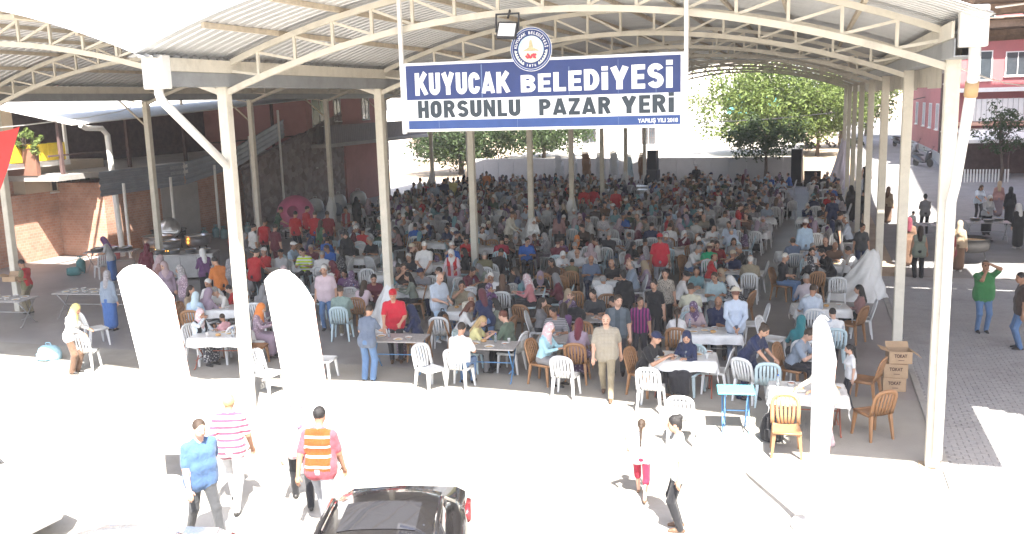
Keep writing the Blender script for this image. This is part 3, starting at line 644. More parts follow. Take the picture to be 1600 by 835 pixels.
# ------------------------------------------------------------------ hanging name board
def text_mesh(name, body, size, m, parent, loc, offset=0., sx=1., extrude=.004, rot=(R(90), 0, 0), width=None, align='LEFT', space=1.):
    cu = bpy.data.curves.new(name, 'FONT'); cu.body = body; cu.size = size; cu.offset = offset; cu.extrude = extrude; cu.align_x = align; cu.space_character = space; cu.resolution_u = 3
    o = bpy.data.objects.new(name, cu); COL.objects.link(o); bpy.context.view_layer.update()
    dg = bpy.context.evaluated_depsgraph_get(); me = bpy.data.meshes.new_from_object(o.evaluated_get(dg)); bpy.data.objects.remove(o)
    me.name = name; me.materials.clear(); me.materials.append(m)
    xs_ = [v.co.x for v in me.vertices]
    if width and xs_:
        k = width / (max(xs_) - min(xs_)); x0 = min(xs_)
        for v in me.vertices: v.co.x = (v.co.x - x0) * k
    o = bpy.data.objects.new(name, me); COL.objects.link(o); o.parent = parent; o.location = loc; o.rotation_euler = rot; return o
def disc(name, r0, r1, y, m, parent, n=48, cx=0, cz=0, th=.008):
    mb = MB(); v = []; f = []
    for yy in (y, y + th):
        for r in (r0, r1):
            for j in range(n): a = 2 * math.pi * j / n; v.append((cx + r * math.cos(a), yy, cz + r * math.sin(a)))
    for j in range(n):
        k = (j + 1) % n; f += [(j, k, n + k, n + j), (n + j, n + k, 3 * n + k, 3 * n + j), (2 * n + k, 2 * n + j, 3 * n + j, 3 * n + k)]
    o = mb.add(v, f).build(name, m, parent); return o
M_blue = mat('sign_blue', (.022, .04, .145), .45, var=.12, scale=2.5, dirt=.12); M_blue2 = mat('sign_blue_light', (.03, .07, .22), .45, var=.12, scale=2.5)
M_swhite = mat('sign_white', (.80, .80, .80), .5, var=.03, scale=2); M_sgrey = mat('sign_lettering_grey', (.03, .042, .052), .5, var=.15, scale=9)
SX0, SX1, SZ0, SZ1 = 3.64, 8.29, 5.24, 6.375
sg = empty('name_board', ((SX0 + SX1) / 2, -.16, SZ0)); tag(sg, 'large blue and white hanging name board lettered KUYUCAK BELEDİYESİ HORSUNLU PAZAR YERİ', 'sign')
W_, H_ = SX1 - SX0, SZ1 - SZ0
MB().bbox(-W_ / 2, -.03, 0, W_ / 2, .03, H_, .006).build('backing_board', M_swhite, sg)
MB().box(-W_ / 2 + .045, -.034, .53, W_ / 2 - .045, -.031, H_ - .045).build('blue_panel', M_blue, sg)
MB().box(-W_ / 2 + .06, -.034, .045, -.4, -.031, .185).box(-.4, -.034, .045, W_ / 2 - .05, -.0312, .185).build('blue_strip', M_blue2, sg)
def arcp(cx, cy, rx, ry, a0, a1, n=9): return [(cx + rx * math.cos(R(lerp(a0, a1, i / n))), cy + ry * math.sin(R(lerp(a0, a1, i / n)))) for i in range(n + 1)]
# heavy block letters as strokes in a box one unit high; (points, closed) with stroke width t
def glyph(ch):
    t = .25; w = .62; h = t / 2
    if ch == 'I': return .25, [[(h, 0), (h, 1)]], t
    if ch == 'İ': return .25, [[(h, 0), (h, .80)], [(h, .87), (h, 1.06)]], t
    if ch == 'K': return .72, [[(h, 0), (h, 1)], [(h + .06, .42), (.60, 1.0)], [(.30, .60), (.63, 0)]], t
    if ch == 'U': return w, [[(h, 1), (h, .32)] + arcp(w / 2, .32, w / 2 - h, .32 - h, 180, 360) + [(w - h, 1)]], t
    if ch == 'Y': return .72, [[(.36, 0), (.36, .45)], [(.36, .40), (.12, 1)], [(.36, .40), (.60, 1)]], t
    if ch == 'C': return w, [arcp(w / 2, .66, w / 2 - h, .34 - h, 0, 180) + arcp(w / 2, .34, w / 2 - h, .34 - h, 180, 360)], t
    if ch == 'O': return w + .02, [[(h, .5)] + arcp(w / 2, .66, w / 2 - h, .34 - h, 180, 0) + arcp(w / 2, .34, w / 2 - h, .34 - h, 0, -180) + [(h, .5)]], t
    if ch == 'A': return .74, [[(.11, 0), (.37, 1)], [(.63, 0), (.37, 1)], [(.2, .23), (.54, .23)]], .22
    if ch == 'B': return w, [[(h, 0), (h, 1)], [(h, 1 - h * .8), (.30, 1 - h * .8)] + arcp(.32, .74, .17, .16, 90, -90) + [(h, .56)], [(h, .50), (.32, .50)] + arcp(.34, .29, .17, .19, 90, -90) + [(h, .10)]], .22
    if ch == 'P': return w, [[(h, 0), (h, 1)], [(h, 1 - h * .9), (.32, 1 - h * .9)] + arcp(.32, .69, .18, .20, 90, -90) + [(h, .49)]], .23
    if ch == 'R': return .66, [[(h, 0), (h, 1)], [(h, 1 - h * .9), (.32, 1 - h * .9)] + arcp(.32, .70, .18, .19, 90, -90) + [(h, .51)], [(.34, .50), (.54, 0)]], .23
    if ch == 'E': return .54, [[(h, 0), (h, 1)], [(h, 1 - .1), (.54, 1 - .1)], [(h, .5), (.5, .5)], [(h, .1), (.54, .1)]], .21
    if ch == 'L': return .52, [[(h, 0), (h, 1)], [(h, .1), (.52, .1)]], .22
    if ch == 'D': return w, [[(h, 0), (h, 1)], [(h, .89), (.28, .89)] + arcp(.28, .5, .22, .39, 90, -90) + [(h, .11)]], .23
    if ch == 'S': return .62, [arcp(.31, .70, .19, .18, 15, 180, 8) + arcp(.31, .70, .19, .18, 180, 270, 5)[1:] + arcp(.31, .30, .19, .20, 90, 0, 5)[1:] + arcp(.31, .30, .19, .18, 0, -165, 8)[1:]], .23
    if ch == 'H': return w, [[(h, 0), (h, 1)], [(w - h, 0), (w - h, 1)], [(h, .5), (w - h, .5)]], .23
    if ch == 'N': return .66, [[(h, 0), (h, 1)], [(.66 - h, 0), (.66 - h, 1)], [(h, 1), (.66 - h, 0)]], .21
    if ch == 'Z': return .58, [[(0, .89), (.58, .89)], [(.46, .85), (.13, .15)], [(0, .11), (.58, .11)]], .22
    return .3, [], t
def block_text(body, x0, z0, width, heights, m):
    adv = 0; gl = []
    for ch in body:
        w, st, t = glyph(ch); gl.append((adv, st, t)); adv += w + .085
    adv -= .085; k = width / adv
    for gi, (ch, (a, st, t)) in enumerate(zip(body, gl)):
        if not st: continue
        hh = lerp(heights[0], heights[1], a / adv) if a < adv * .5 or len(heights) < 3 else lerp(heights[1], heights[2], a / adv * 2 - 1)
        mb = MB()
        for si, pl in enumerate(st):
            P_ = [Vector((p[0], p[1])) for p in pl]; n = len(P_); vs = []
            for i in range(n):
                d = (P_[min(i + 1, n - 1)] - P_[max(i - 1, 0)]); d.normalize(); nn = Vector((-d.y, d.x)) * t / 2; vs.append((P_[i] + nn, P_[i] - nn))
            y = -.0365 - .0006 * si
            for i in range(n - 1):
                q = [vs[i][0], vs[i][1], vs[i + 1][1], vs[i + 1][0]]
                mb.add([(x0 + (a + p.x) * k, y, z0 + min(max(p.y, 0), 1.08) * hh) for p in q], [(0, 1, 2, 3)])
        mb.build('letter', m, sg)
block_text('KUYUCAK', -2.12, .60, 1.66, (.37, .33), M_swhite)
block_text('BELEDİYESİ', -.28, .60, 2.44, (.27, .40), M_swhite)
block_text('HORSUNLU', -2.09, .225, 1.80, (.29, .265), M_sgrey)
block_text('PAZAR', .02, .225, 1.18, (.26, .27), M_sgrey); block_text('YERİ', 1.36, .225, .82, (.265, .29), M_sgrey)
text_mesh('small_lettering', 'YAPILIŞ YILI 2018', .085, M_swhite, sg, (1.62, -.037, .08), .002, width=.62)
for i, x in enumerate((-1.72, -.95, -.35, .52, 1.31, 1.9)):
    MB().box(x, -.0348, .54 if i % 2 else .05, x + (.008, .02, .006, .012, .007, .01)[i], -.0343, (.185, 1.07, .185, .98, 1.06, .8)[i]).build('seam', mat('faded_blue', (.12, .17, .30), .5), sg)
for x in (-W_ / 2 - .035, W_ / 2 + .035): MB().bar((x, .0, -.03), (x, .0, 2.35), .06, .06).build('hanger', M_white, sg)
for z in (1.06, .1): MB().bar((-W_ / 2, .06, z), (W_ / 2, .06, z), .05, .05).build('back_rail', M_white, sg)
em = MB().box(-.01, -.01, -.01, .01, .01, .01).build('emblem', M_swhite, sg); em.location = (-.08, -.05, 1.27)
disc('ring', .0, .345, -.012, M_swhite, em); disc('ring', .315, .335, -.020, M_blue2, em); disc('ring', .21, .305, -.020, M_blue, em)
disc('centre', .0, .208, -.020, mat('emblem_sky', (.35, .62, .72), .5, col2=(.75, .8, .8), scale=3), em)
hz = MB(); n = 20
hz.add([(.205 * math.cos(a), -.024, .205 * math.sin(a)) for a in [math.pi + R(15) + (math.pi - R(30)) * i / n for i in range(n + 1)]], [tuple(range(n + 1))]); hz.build('ground_field', mat('emblem_cream', (.75, .66, .5), .6), em)
mt = MB(); 
for x, hh, w in ((.0, .05, .15), (.0, .17, .05)): mt.add([(x - w, -.027 - hh * .01, -.03), (x + w, -.027 - hh * .01, -.03), (x + w * .35, -.027 - hh * .01, -.03 + hh), (x - w * .35, -.027 - hh * .01, -.03 + hh)], [(0, 1, 2, 3)])
mt.build('column_motif', mat('emblem_tan', (.5, .42, .25), .6, var=.3, scale=30), em)
fl = MB(); frg = random.Random(4)
for i in range(16):
    fx, fz = frg.uniform(-.09, .09), frg.uniform(-.135, -.075); fl.add([(fx + .02 * math.cos(b), -.029 - i * .0002, fz + .02 * math.sin(b)) for b in [k * math.pi / 4 for k in range(8)]], [tuple(range(8))])
fl.build('red_motif', mat('emblem_red', (.55, .06, .08), .6, var=.35, scale=40), em)
def ring_text(s, r, a0, a1, size, inward=False):
    for i, ch in enumerate(s):
        if ch == ' ': continue
        a = R(lerp(a0, a1, i / max(len(s) - 1, 1)))
        t = text_mesh('ring_letter', ch, size, M_swhite, em, (r * math.cos(a), -.0225, r * math.sin(a)), .001, align='CENTER')
        t.rotation_euler = (R(90), (-(a - math.pi / 2) if not inward else -(a + math.pi / 2)), 0)
ring_text('KUYUCAK BELEDİYESİ', .235, 172, 8, .062); ring_text('1876', .275, 255, 285, .055, True)
wr = MB()
for s in (-1, 1):
    for i in range(6):
        a = R(270 + s * (32 + i * 10)); wr.add([(.257 * math.cos(a) + .03 * math.cos(b + a) * (1 if k % 2 else .6), -.0235, .257 * math.sin(a) + .03 * math.sin(b + a) * (1 if k % 2 else .6)) for k, b in enumerate([k * math.pi / 3 for k in range(6)])], [tuple(range(6))])
wr.build('leaf_motif', mat('emblem_leaf', (.72, .74, .6), .6), em)
# floodlight on the front truss
fl = empty('floodlight', (5.49, -.2, 6.82)); tag(fl, 'square floodlight clamped to the front arch above the round emblem', 'floodlight')
a = MB().bbox(-.17, -.03, -.14, .17, .04, .14, .012).build('housing', mat('black_metal', (.03, .03, .035), .5), fl); a.rotation_euler = (R(-22), R(4), 0)
b = MB().box(-.14, -.036, -.11, .14, -.032, .11).build('lens', mat('lamp_glass', (.8, .8, .82), .15, spec=.8), fl); b.rotation_euler = (R(-22), R(4), 0)
MB().bar((-.19, 0, -.02), (-.19, .03, .26), .02, .03).bar((.19, 0, -.02), (.19, .03, .26), .02, .03).bar((-.2, .03, .26), (.2, .03, .26), .02, .03).build('bracket', MATS['black_metal'], fl)
MB().tube([(0, .05, .2), (0, .18, .34)], .02, 6).build('clamp', MATS['black_metal'], fl)
# ------------------------------------------------------------------ plastic chairs, folding tables and what stands on them
M_chair = {'white': mat('white_plastic', (.70, .71, .71), .38, var=.05, dirt=.08), 'blue': mat('pale_blue_plastic', (.50, .63, .67), .38, var=.05, dirt=.08),
           'brown': mat('brown_plastic', (.33, .175, .085), .4, var=.1, dirt=.1)}
def chair_parts():
    P = []
    def seat_f(u, v):
        x = lerp(-.215, .215, u); y = lerp(-.22, .20, v); return (x * (1 - .06 * v), y, .445 - .03 * math.cos(x * 6) * (1 - (2 * v - 1) ** 2 * .6) + .02 * abs(2 * u - 1) ** 4 - .035 * max(0, .25 - v) ** 1)
    mb = MB().grid(seat_f, 8, 6); n = len(mb.v); mb.add([(a, b, c - .012) for a, b, c in mb.v[:n]], [q[::-1] for q in mb.f])
    mb.sweep([(-.21, -.225, .425), (.21, -.225, .425)], .03, .045, up=(0, 0, 1)); mb.bar((-.213, -.22, .425), (-.2, .2, .43), .02, .05); mb.bar((.213, -.22, .425), (.2, .2, .43), .02, .05)
    P.append(('seat', mb))
    def bp(x, t): return (x, .20 + .13 * t + .015 * math.cos(x * 7), .44 + .44 * t)
    arch = [bp(-.205 + .0 * t, t) for t in (0, .25, .5, .7)] + [bp(-.19, .84), bp(-.145, .94), bp(-.08, .99), bp(0, 1.0), bp(.08, .99), bp(.145, .94), bp(.19, .84)] + [bp(.205, t) for t in (.7, .5, .25, 0)]
    P.append(('back_frame', MB().sweep(arch, .022, .062, up=(0, 1, 0))))
    for i in range(5):
        x = -.128 + i * .064; P.append(('slat', MB().sweep([bp(x * .8, .0), bp(x, .3), bp(x * 1.05, .6), bp(x * .95, .955 if abs(x) < .1 else .93)], .012, .044, up=(0, 1, 0))))
    for sx in (-1, 1):
        P.append(('leg', MB().loft([[(sx * (.19 + k * .04) + a * w, -.19 - k * .035 + b * w, .43 - .43 * k) for a, b in ((-1, -1), (1, -1), (1, 1), (-1, 1))] for k, w in ((0, .028), (.5, .022), (1, .016))])))
        P.append(('leg', MB().loft([[(sx * (.185 + k * .035) + a * w, .19 + k * .06 + b * w, .44 - .44 * k) for a, b in ((-1, -1), (1, -1), (1, 1), (-1, 1))] for k, w in ((0, .028), (.5, .022), (1, .016))])))
    return P
CH = {}
_cp = chair_parts()
for c in M_chair:
    CH[c] = []
    for nme, mb in _cp:
        me = mb.data(nme, nme != 'leg'); me.materials.append(M_chair[c]); CH[c].append((nme, me))
    al = MB()
    for nme, mb in _cp: al.add(mb.v, mb.f)
    me = al.data('chair', True); me.materials.append(M_chair[c]); CH[c + '_one'] = me
CHAIRS = []
def chair(x, y, face, col='white', detail=True, note=None, z=0., tilt=0.):
    z += hgt(x, y)
    if detail:
        e = empty('plastic_chair', (x, y, z), R(face))
        for nme, me in CH[col]: link(nme, me, e)
    else: e = link('plastic_chair', CH[col + '_one'], None, (x, y, z), R(face))
    e.rotation_euler.x = tilt
    e['category'] = 'chair'; CHAIRS.append((e, col, note)); return e
M_top = {'white': mat('white_tabletop', (.66, .66, .65), .4, var=.06, scale=5, dirt=.15), 'grey': mat('speckled_tabletop', (.40, .385, .38), .45, var=.25, scale=22, dirt=.2), 'turquoise': mat('turquoise_plastic', (.12, .50, .56), .4, var=.05)}
M_leg = {'grey': mat('grey_tube', (.42, .42, .43), .4, metal=.4), 'blue': mat('blue_tube', (.12, .28, .52), .45), 'red': mat('rust_tube', (.35, .12, .08), .5)}
M_film = mat('white_plastic_film', (.72, .72, .71), .3, var=.06, scale=6, bump=.5, bscale=9, spec=.5)
def table_parts(L, W, topc, legc, cover):
    P = [('table_top', MB().bbox(-L / 2, -W / 2, .715, L / 2, W / 2, .742, .006), M_top[topc])]
    for s in (-1, 1):
        x = s * (L / 2 - .12)
        P.append(('leg_frame', MB().tube([(x, -W / 2 + .06, .713), (x - .02 * s, W / 2 - .1, .02), (x, W / 2 - .02, .015)], .014, 7).tube([(x + .03 * s, W / 2 - .06, .713), (x + .03 * s, -W / 2 + .1, .02), (x + .03 * s, -W / 2 + .02, .015)], .014, 7).tube([(x - .01, -.25, .2), (x - .01, .25, .2)], .01, 6), M_leg[legc]))
    P.append(('cross_rail', MB().tube([(-L / 2 + .1, 0, .36), (L / 2 - .1, 0, .36)], .012, 6), M_leg[legc]))
    if cover:
        def cf(u, v):
            a, b = lerp(-L / 2 - .24, L / 2 + .24, u), lerp(-W / 2 - .22, W / 2 + .22, v)
            ox = max(abs(a) - L / 2, 0); oy = max(abs(b) - W / 2, 0); o = max(ox, oy); cor = min(ox, oy)
            x = math.copysign(min(abs(a), L / 2 + .012 + .09 * ox + .03 * math.sin(b * 17) * ox / .24), a); y = math.copysign(min(abs(b), W / 2 + .012 + .09 * oy + .03 * math.sin(a * 15) * oy / .22), b)
            return (x, y, .747 - (ox + oy if cor > 0 else o) * .93 + .004 * math.sin(a * 9 + b * 13) * (0 if o > 0 else 1))
        P.append(('table_cover', MB().grid(cf, 26, 20), M_film))
    return P
TB = {}
def table(x, y, ang=0, kind='white', legc='grey', cover=True, L=1.25, W=.72, label=None, group='folding tables in the market', detail=True):
    key = (kind, legc, cover, L, W)
    if key not in TB:
        TB[key] = []
        for nme, mb, m in table_parts(L, W, kind, legc, cover):
            me = mb.data(nme, nme != 'table_top'); me.materials.append(m); TB[key].append((nme, me))
    e = empty('folding_table', (x, y, hgt(x, y)), R(ang)); tag(e, label, 'table', group)
    for nme, me in TB[key]: link(nme, me, e)
    return e
# small things on the tables
M_foam = mat('white_foam', (.75, .75, .73), .6, var=.03); M_food = mat('rice_and_meat', (.55, .38, .2), .8, var=.4, scale=60); M_soup = mat('red_stew', (.42, .14, .05), .4, var=.3, scale=50)
M_bread = mat('bread_crust', (.55, .33, .14), .8, var=.2, scale=20); M_pet = mat('clear_bottle', (.72, .80, .86), .08, trans=.75, var=.02); M_cap = mat('blue_cap', (.05, .15, .5), .4); M_steelp = mat('steel_pan', (.55, .55, .56), .28, metal=.9, var=.1)
def lat(name, prof, m, n=14):
    me = MB().lathe(prof, n).data(name, True); me.materials.append(m); return me
ITEM = {
    'foam_plate': [('foam_plate', lat('foam_plate', [(0, .004), (.085, .004), (.105, .02), (.112, .022), (.108, .016), (.088, 0), (0, 0)][::-1], M_foam)), ('food', lat('food', [(0, .022), (.05, .02), (.08, .008), (.082, .006)][::-1], M_food))],
    'foam_bowl': [('foam_bowl', lat('foam_bowl', [(0, 0), (.045, 0), (.075, .05), (.08, .052), (.074, .05), (.06, .02), (0, .015)], M_foam)), ('food', lat('food', [(.069, .038), (0, .04)], M_soup))],
    'water_bottle': [('water_bottle', lat('water_bottle', [(0, 0), (.03, 0), (.032, .02), (.03, .09), (.032, .13), (.014, .17), (.012, .185)], M_pet)), ('cap', lat('cap', [(0.0151, .178), (.015, .2), (0, .201)], M_cap, 10))],
    'bread_roll': [('bread_roll', lat('bread_roll', [(0, 0), (.05, .0), (.065, .022), (.05, .045), (0, .055)], M_bread, 12))],
    'paper_cup': [('paper_cup', lat('paper_cup', [(0, 0), (.026, 0), (.034, .085), (.036, .087), (.033, .084), (.026, .01), (0, .01)], M_foam, 12))],
    'metal_pan': [('metal_pan', lat('metal_pan', [(0, 0), (.16, 0), (.19, .11), (.2, .112), (.187, .108), (.157, .01), (0, .01)], M_steelp, 20)), ('food', lat('food', [(.18, .085), (0, .09)], M_food))],
}
ITEMWORD = {'foam_plate': 'white foam plate of food', 'foam_bowl': 'white foam bowl of stew', 'water_bottle': 'clear plastic water bottle', 'bread_roll': 'brown bread roll', 'paper_cup': 'white paper cup', 'metal_pan': 'steel pan of rice'}
ORD = ['leftmost', 'second', 'third', 'fourth', 'fifth', 'sixth', 'seventh', 'eighth', 'ninth', 'tenth']
def item(kind, x, y, z, place, grp=None):
    lst = ITEM[kind]; o = link(kind, lst[0][1], None, (x, y, z + hgt(x, y)), rnd.uniform(0, 6.28))
    for nme, me in lst[1:]: link(nme, me, o)
    tag(o, None, {'foam_plate': 'plate', 'foam_bowl': 'bowl', 'water_bottle': 'bottle', 'bread_roll': 'bread', 'paper_cup': 'cup', 'metal_pan': 'pan'}[kind], ITEMWORD[kind] + ' ' + place)
    ITEMS.setdefault((kind, place), []).append(o); return o
ITEMS = {}
def label_items():
    for (kind, place), lst in ITEMS.items():
        lst.sort(key=lambda o: o.location.x)
        for i, o in enumerate(lst):
            w = ((ORD[i] + ' ' if len(lst) > 1 else '') + ITEMWORD[kind] + ' ' + place).split(' '); o['label'] = ' '.join(w[:16])
def dress_table(x, y, ang, place, n=6, L=1.25, W=.72, z=.75):
    c, s = math.cos(R(ang)), math.sin(R(ang)); used = []
    ks = ['foam_plate', 'foam_bowl', 'foam_plate', 'bread_roll', 'water_bottle', 'paper_cup', 'foam_bowl', 'foam_plate']
    for i in range(n):
        for _ in range(30):
            a, b = rnd.uniform(-L / 2 + .14, L / 2 - .14), rnd.uniform(-W / 2 + .13, W / 2 - .13)
            if all((a - p) ** 2 + (b - q) ** 2 > .05 for p, q in used): break
        else: continue
        used.append((a, b)); item(ks[i % 8], x + a * c - b * s, y + a * s + b * c, z, place)
TABLES = [
    (-2.36, 2.56, 12, 'white', 'red', True, 6, 'white-covered folding table nearest the white front post'),
    (-3.97, 5.08, 15, 'white', 'grey', True, 5, 'white-covered table in front of the white-haired man at left'),
    (1.75, 3.09, 8, 'grey', 'blue', False, 5, 'speckled table with blue legs in front of the red-capped man'),
    (3.87, 2.92, 5, 'grey', 'blue', False, 6, 'speckled centre table beside the man in army green'),
    (2.37, 6.09, 12, 'white', 'grey', True, 6, 'white table crowded between the auburn-haired woman and the navy headscarf'),
    (5.34, 3.75, 6, 'grey', 'grey', False, 2, 'bare speckled table beside the woman in aqua'),
    (5.18, 5.59, 10, 'grey', 'grey', False, 1, 'bare table carrying the black bag'),
    (7.92, 2.85, 6, 'white', 'red', True, 7, 'white-covered front table beside the man in the navy cap'),
    (8.22, 4.95, 10, 'white', 'grey', True, 5, 'white-covered table in front of the bald man in navy'),
    (7.82, 9.16, 12, 'white', 'grey', True, 5, 'white table between the duck-egg and pale lemon shirts'),
    (7.69, 14.47, 10, 'white', 'grey', False, 6, 'white table between the emerald shirt and the black t-shirt'),
    (10.22, 1.26, 4, 'white', 'red', True, 5, 'sunlit white-covered table left of the narrow white flag'),
    (10.49, 7.87, 10, 'white', 'grey', True, 4, 'white table beside the man in pale mauve'),
    (10.67, 13.74, 8, 'white', 'grey', True, 5, 'white table among the black-clad right side diners'),
    (5.03, 10.59, 10, 'white', 'grey', True, 6, 'white table in front of the old man in the dark jacket'),
    (2.76, 14.29, 10, 'white', 'grey', True, 5, 'white table between the woman in brown and the child in olive'),
    (0.75, 15.51, 8, 'white', 'grey', False, 5, 'white table in front of the royal blue t-shirt'),
    (-0.24, 8.22, 10, 'white', 'grey', True, 5, 'white table in front of the navy polo'),
    (-1.68, 7.53, 10, 'white', 'grey', True, 5, 'white table in front of the sage green shirt'),
    (-4.98, 11.44, 10, 'white', 'grey', True, 5, 'white table between the hi-vis shirt and the pale blue shirt'),
    (1.76, 9.01, 10, 'white', 'grey', True, 5, 'white table in front of the old man in the white shirt'),
    (3.07, 8.35, 10, 'white', 'grey', False, 4, 'small white table shared by the teal and salmon blouses'),
    (9.83, 15.63, 8, 'white', 'grey', True, 3, 'white table by the aisle beside the white-haired man in black'),
    (5.46, 13.79, 8, 'white', 'grey', True, 4, 'white table left of the red-shirted server'),
    (-0.81, 15.60, 8, 'white', 'grey', True, 4, 'white table right of the third left post'),
    (-4.12, 12.82, 10, 'white', 'grey', True, 3, 'white table among the empty white chairs at left'),
]
EMPTY_CHAIRS = [
    (-6.71, 3.56, 150, 'white', 'empty white chair with a turquoise sack, behind the sunlit woman'),
    (-5.29, 1.63, 200, 'white', 'empty white chair in the sun beside the woman in the yellow scarf'),
    (-13.46, 11.53, 240, 'white', 'white chair beside the cook in the blue apron'),
    (-5.11, 15.04, 200, 'white', 'empty white chair, leftmost behind the black-robed woman'),
    (-3.30, 12.43, 160, 'white', 'empty white chair turned to the second left post'),
    (-2.28, 9.77, 30, 'white', 'empty white chair right of the purple shawl'),
    (-3.43, 13.40, 220, 'blue', 'pale blue empty chair touching the second left post'),
    (-3.88, 12.11, 90, 'white', 'empty white chair facing right near the black-robed woman'),
    (-6.64, 18.99, 190, 'white', 'empty white chair farthest of the left empty group'),
    (5.74, 2.13, 178, 'white', 'empty white chair at the sun line beside the plaid shirt'),
    (4.42, 8.14, 200, 'brown', 'empty brown chair left of the black bag'),
    (4.33, 6.51, 160, 'brown', 'empty brown chair behind the bare speckled table'),
    (3.65, 6.38, 170, 'brown', 'empty brown chair right of the army green man'),
    (3.56, 10.19, 190, 'brown', 'empty brown chair in front of the child in olive'),
    (5.55, 4.30, 10, 'brown', 'empty brown chair tucked behind the bare table'),
    (3.13, 9.84, 20, 'brown', 'empty brown chair beside the salmon blouse'),
    (7.47, 1.71, 178, 'white', 'empty white chair in front of the white-covered front table'),
    (8.24, 0.21, 180, 'white', 'empty white chair standing in the sun below the front table'),
    (8.51, 3.04, 265, 'white', 'white chair right of the woman in the navy headscarf'),
    (7.61, 6.36, 185, 'blue', 'pale blue empty chair behind the pale lemon shirt'),
    (9.01, 7.08, 280, 'white', 'white chair beside the man in the straw hat'),
    (8.74, 12.98, 275, 'white', 'white chair behind the black t-shirt at the aisle'),
    (9.47, 5.77, 70, 'white', 'white chair standing alone in the aisle'),
    (9.52, 2.48, 182, 'blue', 'pale blue chair behind the small turquoise table'),
    (9.19, 2.66, 150, 'white', 'white chair under the hand of the woman in navy'),
    (11.24, 3.03, 250, 'brown', 'brown chair beside the cardboard boxes'),
    (11.27, 1.17, 215, 'brown', 'sunlit brown chair nearest the front right post'),
    (9.91, 0.02, 5, 'brown', 'brown chair at the sunlit table beside the backpack'),
    (10.94, 11.18, 180, 'white', 'white chair right of the pale mauve man'),
    (0.41, 2.18, 95, 'white', 'white chair right of the middle flag'),
    (-0.19, 0.98, 80, 'white', 'white chair left of the middle flag, in the sun'),
    (-1.68, 2.83, 100, 'brown', 'brown chair between the front post and the middle flag'),
    (3.69, 17.37, 182, 'white', 'white chair in front of the flowered grey tunic'),
    (4.56, 17.20, 190, 'white', 'white chair behind the woman in flowered mauve'),
    (3.49, 16.63, 200, 'white', 'white chair next to the flowered grey tunic'),
    (5.45, 24.06, 182, 'white', 'white chair, left of a pair seen from behind in mid hall'),
    (6.28, 24.14, 180, 'white', 'white chair, right of a pair seen from behind in mid hall'),
    (8.58, 22.47, 180, 'white', 'white chair seen from behind at the head of the aisle'),
    (11.16, 7.49, 240, 'brown', 'brown chair behind the boy in the white t-shirt'),
    (1.60, 8.27, 190, 'white', 'white chair holding a black bag beside the checked shirt'),
    (2.08, 4.77, 190, 'white', 'white chair at the left of the centre table'),
    (2.95, 1.98, 60, 'white', 'white chair at the sun line left of the bright white t-shirt'),
]
# ------------------------------------------------------------------ tables and empty chairs of the front half
TPOS = []
for (x, y, a, k, l, c, n, lab) in TABLES:
    table(x, y, a, k, l, c, label=lab); TPOS.append((x, y)); dress_table(x, y, a, 'on the ' + ' '.join(lab.split(' ')[:9]), n, z=.752 if c else .744)
for (x, y, f, c, lab) in EMPTY_CHAIRS:
    o = chair(x, y, f, c, True); o['label'] = lab; o['group'] = 'plastic chairs'
# small turquoise table at the aisle
t = table(9.05, .95, 8, 'turquoise', 'blue', False, .62, .5, label='small turquoise table with blue legs reached by the woman in navy', group='small tables')
# ------------------------------------------------------------------ feather flags
M_flag = mat('white_flag_cloth', (.80, .79, .78), .8, var=.03, scale=3, bump=.2, bscale=6); M_hem = mat('red_flag_hem', (.75, .45, .38), .7)
def feather(loc, rz, h, w, lean, label):
    e = empty('feather_flag', loc, rz); tag(e, label, 'flag', 'white feather flags on the forecourt')
    n = 22; ax = lambda z: -lean * ((z - .12) / (h - .12)) ** 1.15
    zt = lambda u: h - .16 * max(0, 1 - u / .42) ** 2 - .48 * max(0, (u - .42) / .58) ** 2.5
    MB().tube([(ax(z), 0, z) for z in [lerp(.12, zt(0), i / n) for i in range(n + 1)]] + [(ax(zt(u)) + w * u, .03 * u, zt(u) + .004) for u in (.15, .3, .45, .6)], .013, 7).build('pole', M_pipe, e, True)
    def cf(u, v):
        z = lerp(.5, zt(u), v)
        return (ax(z) + .012 + w * u * (1 - .04 * math.sin(v * 3)), .03 * math.sin(u * 3.1 + v * 4) * u + .012 * math.sin(v * 11 + u) * u, z)
    mb = MB().grid(cf, 10, 36); nv = list(mb.v); nf = list(mb.f); mb.add([(a, b + .004, c) for a, b, c in nv], [q[::-1] for q in nf])
    mb.build('flag_cloth', M_flag, e, True)
    hm = MB(); hm.tube([cf(1, i / 30) for i in range(31)], .005, 5); hm.build('hem', M_hem, e, True)
    bs = MB().lathe([(0, .005), (.24, .005), (.25, .03), (.22, .09), (.06, .11), (.03, .16), (0, .16)], 20); bs.build('weighted_base', M_pipe, e, True); return e
feather((.80, -3.5, 0), R(14), 3.46, .76, .46, 'wide white feather flag left of the white front post')
feather((2.50, -2.45, 0), R(12), 3.24, .70, .34, 'wide white feather flag right of the white front post')
feather((10.28, -2.58, 0), R(-66), 2.93, .62, .04, 'narrow white feather flag seen nearly edge-on at the right')
